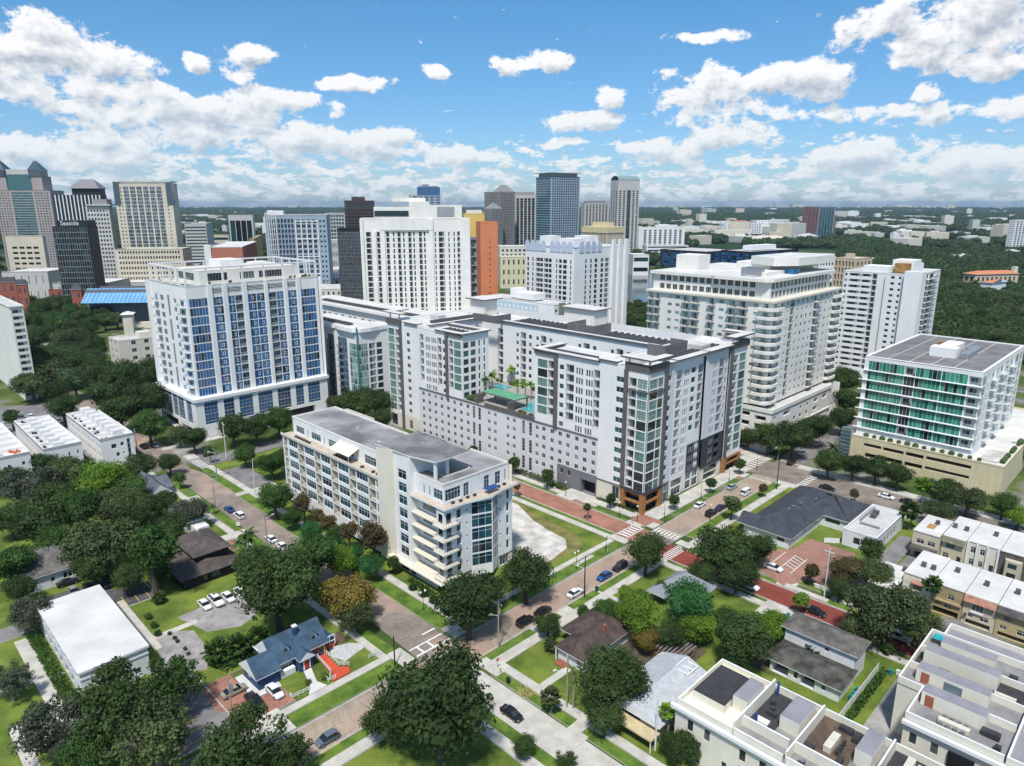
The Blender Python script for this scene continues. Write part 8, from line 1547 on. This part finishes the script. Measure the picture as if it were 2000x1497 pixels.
for k,(L_,st,(a,b,c,d),zt,bed) in SH.items():
    body = MB(); loft(body,st); zb = st[2][2] + .0; hw = .80 if k == 'sedan' else .86; rw = hw * .80
    body.prism([(b - .05,-rw),(c + .05,-rw),(c + .05,rw),(b - .05,rw)],zt - .04,zt + .02)
    for x in (b,c): body.box(x - .05,x + .05,-hw * .9,-hw * .86,zb,zt - .04); body.box(x - .05,x + .05,hw * .86,hw * .9,zb,zt - .04)
    if k == 'van': body.box(-2.28,.2,-.935,-.90,zb,zt - .15); body.box(-2.28,.2,.90,.935,zb,zt - .15); body.box(-2.2,1.0,-rw,rw,zt,zt + .05)
    g = MB(); A = [(a,-hw,zb - .02),(d,-hw,zb - .02),(d,hw,zb - .02),(a,hw,zb - .02)]; Bt = [(b,-rw,zt - .03),(c,-rw,zt - .03),(c,rw,zt - .03),(b,rw,zt - .03)]
    for i in range(4): j = (i + 1) % 4; g.quad(A[i],A[j],Bt[j],Bt[i])
    g.quad(*Bt)
    if bed: g.box(-2.65,-.85,-.78,.78,1.08,1.125)
    wh = MB(); wh.tube((0,-.11,0),(0,.11,0),.34,n=12,m=0); wh.tube((0,-.12,0),(0,.12,0),.20,n=8,m=1)
    lp = MB(); lp.box(-.12,.02,-.19,.19,-.07,.07); x = L_ / 2
    CARS[k] = (body.mesh('body',[PA['white']]),g.mesh('windows',[M_cg]),wh.mesh('wheel',[M_tyre,M_rim]),lp.mesh('headlight',[M_lamp]),lp.mesh('tail_light',[M_tail]),x,st[-1][2],st[0][2])
NC = [0]
def car(kind,color,u,v,head,label,z=.06,name=None,group=None,xy=None,parts=True):
    b,g,w,hl,tl,x,zf,zr = CARS[kind]; cat = {'sedan': 'car','hatch': 'car','suv': 'car','van': 'van','pickup': 'pickup truck'}[kind]
    t = thing(name or {'van': 'parked_van','pickup': 'pickup_truck'}.get(kind,'parked_car'),label,cat,u,v,z,Q + math.radians(head),group,xy); NC[0] += 1
    def add(nm,me,loc,c=None):
        o = bpy.data.objects.new(nm,me); col.objects.link(o); o.parent = t; o.location = loc
        if c: o.material_slots[0].link = 'OBJECT'; o.material_slots[0].material = c
    add('body',b,(0,0,0),PA[color]); add('windows',g,(0,0,0))
    if parts:
        for a in (-x * .62,x * .64):
            for s in (-.78,.78): add('wheel',w,(a,s,.34))
        for s in (-.55,.55): add('headlight',hl,(x - .06,s,zf - .03)); add('tail_light',tl,(-x + .08,s,zr - .02))
Z2 = .22
for a in [('sedan','white',50.5,148.3,-90,'first white car from the left in the gravel lot by the bright lawn',Z2),('pickup','white',53.0,148.1,-90,'white pickup in the middle of the white cars in the gravel lot',Z2),('sedan','white',55.6,147.7,-90,'white sedan right of the white pickup in the gravel lot',Z2),('sedan','white',58.4,147.6,-90,'white car mostly under the big oak in the gravel lot',Z2),
          ('sedan','blue',76.5,194.9,90,'blue car parked at the kerb of the brick avenue'),('suv','white',76.7,188.6,90,'white car parked right behind the blue car on the brick avenue'),('sedan','white',76.3,168.2,90,'white sedan on the avenue near the palm clump'),('sedan','white',76.4,162.4,90,'white sedan half under the oak crown on the avenue'),
          ('pickup','black',44.0,109.6,-90,'black pickup truck on the red brick driveway of the blue house',Z2),('sedan','white',47.9,110.0,-90,'white car with a dark roof on the brick driveway of the blue house',Z2),('hatch','grey',48.6,92.7,180,'blue-grey hatchback parked at the near kerb at the bottom'),('sedan','black',74.9,75.0,-90,'black car driving on the concrete street at the bottom',.06,'moving_car'),
          ('suv','black',97.0,92.9,0,'black boxy car parked before the glossy magnolia'),('sedan','black',102.6,92.9,0,'dark car half hidden behind the glossy magnolia'),('sedan','white',113.4,92.7,0,'white sedan at the kerb beside the tall dark pole'),('sedan','blue',124.3,92.6,180,'bright blue car parked left of the round oak'),('suv','black',130.6,92.6,180,'black car parked under the edge of the round oak'),
          ('sedan','white',177.6,98.0,0,'white car in the bay before the first shops of the long white block'),('sedan','teal',197.3,98.0,0,'pale teal car in the bay near the far orange-brown pier'),('van','white',196.2,92.6,0,'white van parked opposite the pale teal car'),('suv','black',174.8,92.6,0,'black car parked beyond the big oak at the crossing'),('sedan','navy',180.3,92.6,0,'dark blue car parked in front of the black car beyond the big oak'),
          ('sedan','black',218.0,76.2,-90,'black car on the boulevard just past the far crossing'),('sedan','white',224.0,60.6,-90,'white car parked on the boulevard below the yellow garage'),('sedan','black',224.3,54.4,-90,'black car parked behind the white one on the boulevard'),('sedan','black',145.2,50.2,-90,'black car parked on the red brick street beside the yellow-green tree'),('pickup','white',148.0,34.4,-90,'white pickup truck under the olive oak on the red brick street'),('sedan','white',145.0,65.6,-90,'white car under the big dark oak by the concrete driveway'),('hatch','white',148.4,72.0,-90,'white hatchback deeper under the big dark oak'),('sedan','white',157.0,65.4,-90,'white car at the brick car park half hidden by leaves',Z2),
          ('suv','silver',35.7,126.8,0,'silver-white car in front of the ragged oak by the white office',Z2),('sedan','olive',42.6,115.4,0,'champagne car under the ragged oak beside the brick driveway',Z2),('sedan','black',31.4,181.0,0,'black car parked along the white cottage wall',Z2),('sedan','silver',31.2,175.6,-90,'silver car in the small car park behind the white office',Z2),('sedan','black',34.2,175.0,-90,'black car beside the silver car behind the white office',Z2),('suv','black',37.6,174.0,-90,'dark car under the tree in the small car park',Z2),
          ('sedan','white',81.4,270.6,90,'white car on the shaded avenue beside the glass tower'),('suv','black',77.8,271.8,90,'dark car on the shaded avenue by the townhouses'),('sedan','black',92.0,246.4,0,'black car by the crosswalk at the top of the avenue'),('sedan','silver',143.2,144.8,-60,'silver car at the far end of the white gravel lot',Z2),('sedan','white',244.5,95.4,0,'white car on the street beside the podium of the broad balcony tower'),('suv','black',232.0,94.0,0,'black car entering the far crossing'),('sedan','white',259.0,96.0,0,'white car further along the podium street')]: car(*a)
rg = random.Random(12)
for i,(u,v) in enumerate([(46 + 3.0 * k,330 + (k % 3) * .4) for k in range(9)] + [(30 + 3 * k,346) for k in range(10)] + [(56.8,262 + 6 * k) for k in range(6)]):
    car(rg.choice(['sedan','suv']),rg.choice(['white','black','silver','white','grey']),u,v,-90 + rg.choice([0,0,180]),'small parked car behind the rows of white townhouses',Z2,group='cars parked behind the townhouses',parts=False)
# ================================================================== poles, lamps, wires
M_wood = mat('weathered_pole',(.30,.27,.235),.9,.2,1.); M_iron = mat('dark_iron',(.02,.023,.022),.5,.1); M_globe = mat('lamp_globe',(.72,.70,.62),.4,.05); M_alu = mat('white_pole_paint',(.62,.62,.60),.6,.05)
def pole(u,v,h,mt,label,arm=None,tr=False,cross=True,lean=0.):
    t = thing('utility_pole',label,'utility pole',u,v,.1); t.rotation_euler.x = lean
    m = MB(); m.tube((0,0,0),(0,0,h),.17,.11,8); m.build('shaft',mt,t)
    if cross: m = MB(); m.box(-.06,.06,-1.1,1.1,h - 1.0,h - .86); [m.tube((0,y,h - .86),(0,y,h - .62),.05,n=5) for y in (-1,-.4,.4,1)]; m.build('crossarm',mt,t)
    if tr: m = MB(); m.tube((.35,0,h - 3.2),(.35,0,h - 2.0),.28,n=10); m.build('transformer',M_metal,t)
    if arm: m = MB(); m.tube((0,0,h - arm[0]),(arm[1],arm[2],h - arm[0] + .4),.05,n=5); m.box(arm[1] - .35,arm[1] + .35,arm[2] - .14,arm[2] + .14,h - arm[0] + .34,h - arm[0] + .5); m.build('lamp_arm',M_alu,t)
    return (u,v,h)
P1 = pole(86.7,91.2 - .6,11.2,M_wood,'wooden utility pole with a transformer at the brick crossing corner',(3.6,-1.3,.9),True)
pole(83.3,69.4,10.6,M_wood,'wooden street lamp pole, left of the pair beside the shaggy palm',(3.2,-1.6,1.6),cross=False); P2 = pole(84.0,68.4,9.0,M_wood,'bare wooden pole, right of the pair beside the shaggy palm',cross=False)
pole(114.2,90.6,10.4,M_iron,'tall dark pole with a short lamp arm beside the white sedan',(3.2,-.6,1.8),cross=False); pole(206.3,87.4,13.5,M_iron,'tall dark signal pole at the far crossing',cross=False)
P3 = pole(39.3,108.4,9.2,M_wood,'leaning grey utility pole beside the red brick driveway',None,True); P4 = pole(86.0,52.4,10,M_alu,'pale pole against the cream townhouse corner',None,False,False)
P5 = pole(153.3,51.4,12.4,M_alu,'tall white pole beside the brick car park',None,True); P6 = pole(84.1,221.3,11.5,M_metal,'grey lamp pole on the verge at the bend of the avenue',(2.2,-1.4,1.4),True); P7 = pole(86.6,199.4,12.8,M_alu,'leaning pale pole beside the oval grass island',None,False,False,.06); P8 = pole(95.0,239.4,13.5,M_alu,'tall pale pole before the glass tower garage',None,False)
pole(74.4,199.6,7.5,M_wood,'thin pole beside the blue car on the avenue verge',cross=False); pole(73.9,165.4,8.6,M_metal,'street lamp pole beside the white cars on the avenue',(.6,2.4,.4),cross=False); pole(72.8,262,11,M_wood,'pole beside the right townhouse row'); P9 = pole(214.2,8,13,M_wood,'leaning wooden pole at the right edge behind the town houses',None,True,True,-.05); pole(68.6,101.2,6.5,M_iron,'dark sign pole at the corner of the blue house pavement',cross=False); pole(228.0,40,10.5,M_alu,'pale pole near the yellow garage corner',cross=False)
def wire(name,label,A,B_,n=3):
    t = thing(name,label,'power line',A[0],A[1])
    for k in range(n):
        off = (k - 1) * .8; m = MB(); pts = []
        for i in range(11): s = i / 10; pts.append((A[0] + (B_[0] - A[0]) * s - A[0] + off * .7,A[1] + (B_[1] - A[1]) * s - A[1] + off * .7,A[2] - .8 + (B_[2] - A[2]) * s - 4 * 1.1 * s * (1 - s)))
        for a,b in zip(pts,pts[1:]): m.tube(a,b,.022,n=3,cap=False)
        m.build('cable',M_iron,t)
wire('power_line','overhead cables from the crossing pole down to the pair of poles',P1,P2); wire('power_line','overhead cables from the leaning driveway pole off the left edge',P3,(-30,128,10)); wire('power_line','overhead cables from the white pole along the red brick street',P5,(154,-20,11)); wire('power_line','overhead cables over the top of the avenue by the glass tower',P6,P8); wire('power_line','overhead cables from the bend of the avenue past the townhouses',P6,(72.8,262,11)); wire('power_line','overhead cables from the crossing pole back along the brick street',P1,(20,104,11),2)
def lamp(u,v,h,label,two=False):
    t = thing('street_lamp',label,'street lamp',u,v,.12); m = MB(); m.tube((0,0,0),(0,0,.7),.16,.09,8); m.tube((0,0,.7),(0,0,h),.07,.05,6)
    if two: m.box(-.7,.7,-.03,.03,h - .1,h)
    m.build('post',M_iron,t)
    for x in ((-.65,.65) if two else (0,)): m = MB(); m.ball((x,0,h + .28),.26,8,6,sz=1.3); m.build('lamp_globe',M_globe,t)
for u,v,tw,lb in [(135.0,100.4,True,'twin globe lamp on the pavement beside the long lawn'),(122.8,100.2,True,'twin globe lamp on the verge behind the dark pole'),(84.6,112.6,True,'twin globe lamp on the verge below the condominium entrance'),(155.2,131.6,False,'globe lamp by the small dark bed before the garage wall'),(154.6,110.6,False,'globe lamp beside the corner tree on the side street'),(156.0,105.4,False,'globe lamp on the pavement at the orange-brown pier'),(163.6,101.2,False,'globe lamp at the edge of the brick corner plaza'),(183.6,101.0,False,'globe lamp between the bays before the shops'),(201.8,101.4,False,'globe lamp near the far orange-brown pier'),(143.2,88.4,False,'globe lamp at the near side of the big crossing'),(171.4,91.0,False,'globe lamp on the verge by the black parked car'),(101.0,100.8,False,'globe lamp beneath the oaks below the condominium'),(217.6,99.6,False,'globe lamp at the far crossing')]: lamp(u,v,4.3,lb,tw)
# signs, bins, hydrant, clutter
def sign(name,label,u,v,h,shape,mt,rz=0.,text=None,size=.2):
    t = thing(name,label,'sign',u,v,.12,Q + rz); m = MB(); m.tube((0,0,0),(0,0,h),.04,n=5); m.build('post',M_metal,t); m = MB()
    if shape == 'oct': m.tube((0,-.06,h - .1),(0,-.1,h - .1),.38,n=8)
    else: m.box(-shape[0] / 2,shape[0] / 2,-.1,-.06,h - shape[1],h)
    m.build('sign_plate',mt,t)
    if text: letters('sign_text',text,size,t,(0,-.105,h - .18 if shape == 'oct' else h - shape[1] * .6),0,M_alu,.005)
M_red = mat('sign_red',(.50,.02,.02),.5,.05)
sign('stop_sign','red stop sign on the corner verge beside the concrete street',82.0,86.0,2.3,'oct',M_red,-.1,'STOP',.24); sign('stop_sign','red stop sign at the kerb of the brick avenue corner',83.2,101.0,2.3,'oct',M_red,1.57,'STOP',.24)
sign('hazard_sign','small yellow hazard sign under the stop sign corner',81.4,84.6,1.3,(.5,.5),M_yellow); sign('banner','narrow white banner board on the verge of the big crossing',134.4,99.4,2.6,(.7,1.9),M_alu,.5); sign('yard_sign','white yard sign beside the driveway on the avenue verge',73.6,182.2,1.6,(1.1,1.1),M_alu,-.8); sign('yellow_bollard','yellow marker post at the end of the white garden path',47.4,144.2,1.3,(.3,.6),M_yellow); sign('street_sign','small green street sign beside the orange-brown corner pier',152.8,104.6,2.8,(.9,.25),mat('sign_green',(.01,.16,.06),.5,.05),-.8); sign('parking_sign','low white sign at the entrance of the garage driveway',156.2,137.0,1.2,(.6,.5),M_alu,-1.57)
def bin_(u,v,mt,label,rz=0):
    t = thing('wheelie_bin',label,'bin',u,v,.2,Q + rz); m = MB(); m.prism([(-.26,-.3),(.26,-.3),(.28,.32),(-.28,.32)],.08,1.0,0,None,True); m.build('body',mt,t); m = MB(); m.box(-.31,.31,-.34,.36,1.0,1.07); m.build('lid',mt,t)
M_tb = mat('teal_plastic',(.02,.20,.22),.5,.05); M_bb = mat('blue_plastic',(.02,.12,.38),.5,.05); M_kb = mat('black_plastic',(.02,.02,.02),.6,.05)
bin_(80.6,81.6,M_kb,'round black bin on the verge beside the concrete street'); bin_(118.2,91.0 - .9,mat('green_plastic',(.01,.07,.04),.5,.05),'dark green bin on the verge before the brown hip house')
for k,(u,v) in enumerate([(121.6,33.9),(122.8,33.9),(124.6,33.9)]): bin_(u,v,M_tb,['left','middle','right'][k] + ' teal bin behind the white board fence of the two-level house')
bin_(134.4,31.2,M_tb,'teal bin by the shrubs at the top of the paved court'); bin_(135.2,30.2,M_alu,'white box bin by the shrubs at the top of the paved court')
for k,(u,v) in enumerate([(137.0,54.4),(138.1,54.0),(139.2,53.6)]): bin_(u,v,[M_bb,M_bb,M_tb][k],['first blue','second blue','teal'][k] + ' bin in the row under the pale blossom tree')
t = thing('dumpster','yellow dumpster with a black lid beside the white office car park','dumpster',23.2,174.6,.2); m = MB(); m.box(-1.1,1.1,-.8,.8,.1,1.4); m.build('body',mat('dumpster_yellow',(.62,.38,.03),.6,.1),t); m = MB(); m.box(1.15,2.6,-.8,.8,.1,1.5); m.build('black_bin',M_kb,t)
m = MB(); m.tube((0,0,0),(0,0,.6),.13,n=8); m.ball((0,0,.62),.15); m.tube((-.22,0,.4),(.22,0,.4),.06,n=6); o = m.build('fire_hydrant',mat('hydrant_red',(.45,.05,.02),.5,.05)); o.location = (*W(85.2,131.6),.13); tag(o,'small red hydrant on the paving by the condominium entrance','hydrant')
m = MB(); rg = random.Random(3)
for k in range(60): a = rg.uniform(0,6.28); x,y = rg.gauss(0,1.1),rg.gauss(0,.6); m.tube((x,y,.15),(x + .9 * math.cos(a),y + .9 * math.sin(a),.25 + rg.random() * .3),.03,n=3)
o = m.build('brush_pile',mat('dry_palm_brush',(.50,.34,.16),.9,.2)); o.location = (*W(80.8,77.2),0); tag(o,'pile of tan palm brush on the verge beside the black car','brush pile')
t = thing('metal_bench','dark bench on the paving before the condominium doors','bench',88.9,130.6,.15,0); m = MB(); m.box(-.8,.8,-.25,.25,.42,.48); m.build('seat',M_iron,t); m = MB(); m.box(-.8,.8,.2,.25,.5,.9); m.build('backrest',M_iron,t)
for x in (-.7,.65):
    m = MB(); m.box(x,x + .06,-.2,.2,0,.42); m.build('leg',M_iron,t)
t = thing('monument_sign','low white sign wall in the hedge before the brick car park','sign wall',156.2,52.4,.1,Q); m = MB(); m.box(0,.3,-1.6,2.6,0,.9); m.build('panel',M_trimw,t)
# haze: pale even air round the whole scene
hz = bpy.data.materials.new('haze'); hz.use_nodes = True; N = NT(hz.node_tree)
N.link(N.n('ShaderNodeVolumePrincipled',inp={'Color': (.58,.78,.95,1),'Density': HAZE,'Anisotropy': .25}).outputs[0],N.n('ShaderNodeOutputMaterial').inputs['Volume'])
m = MB(); m.box(-31500,31500,-3200,30300,-22,175); o = tag(m.build('haze',hz),kind='stuff')
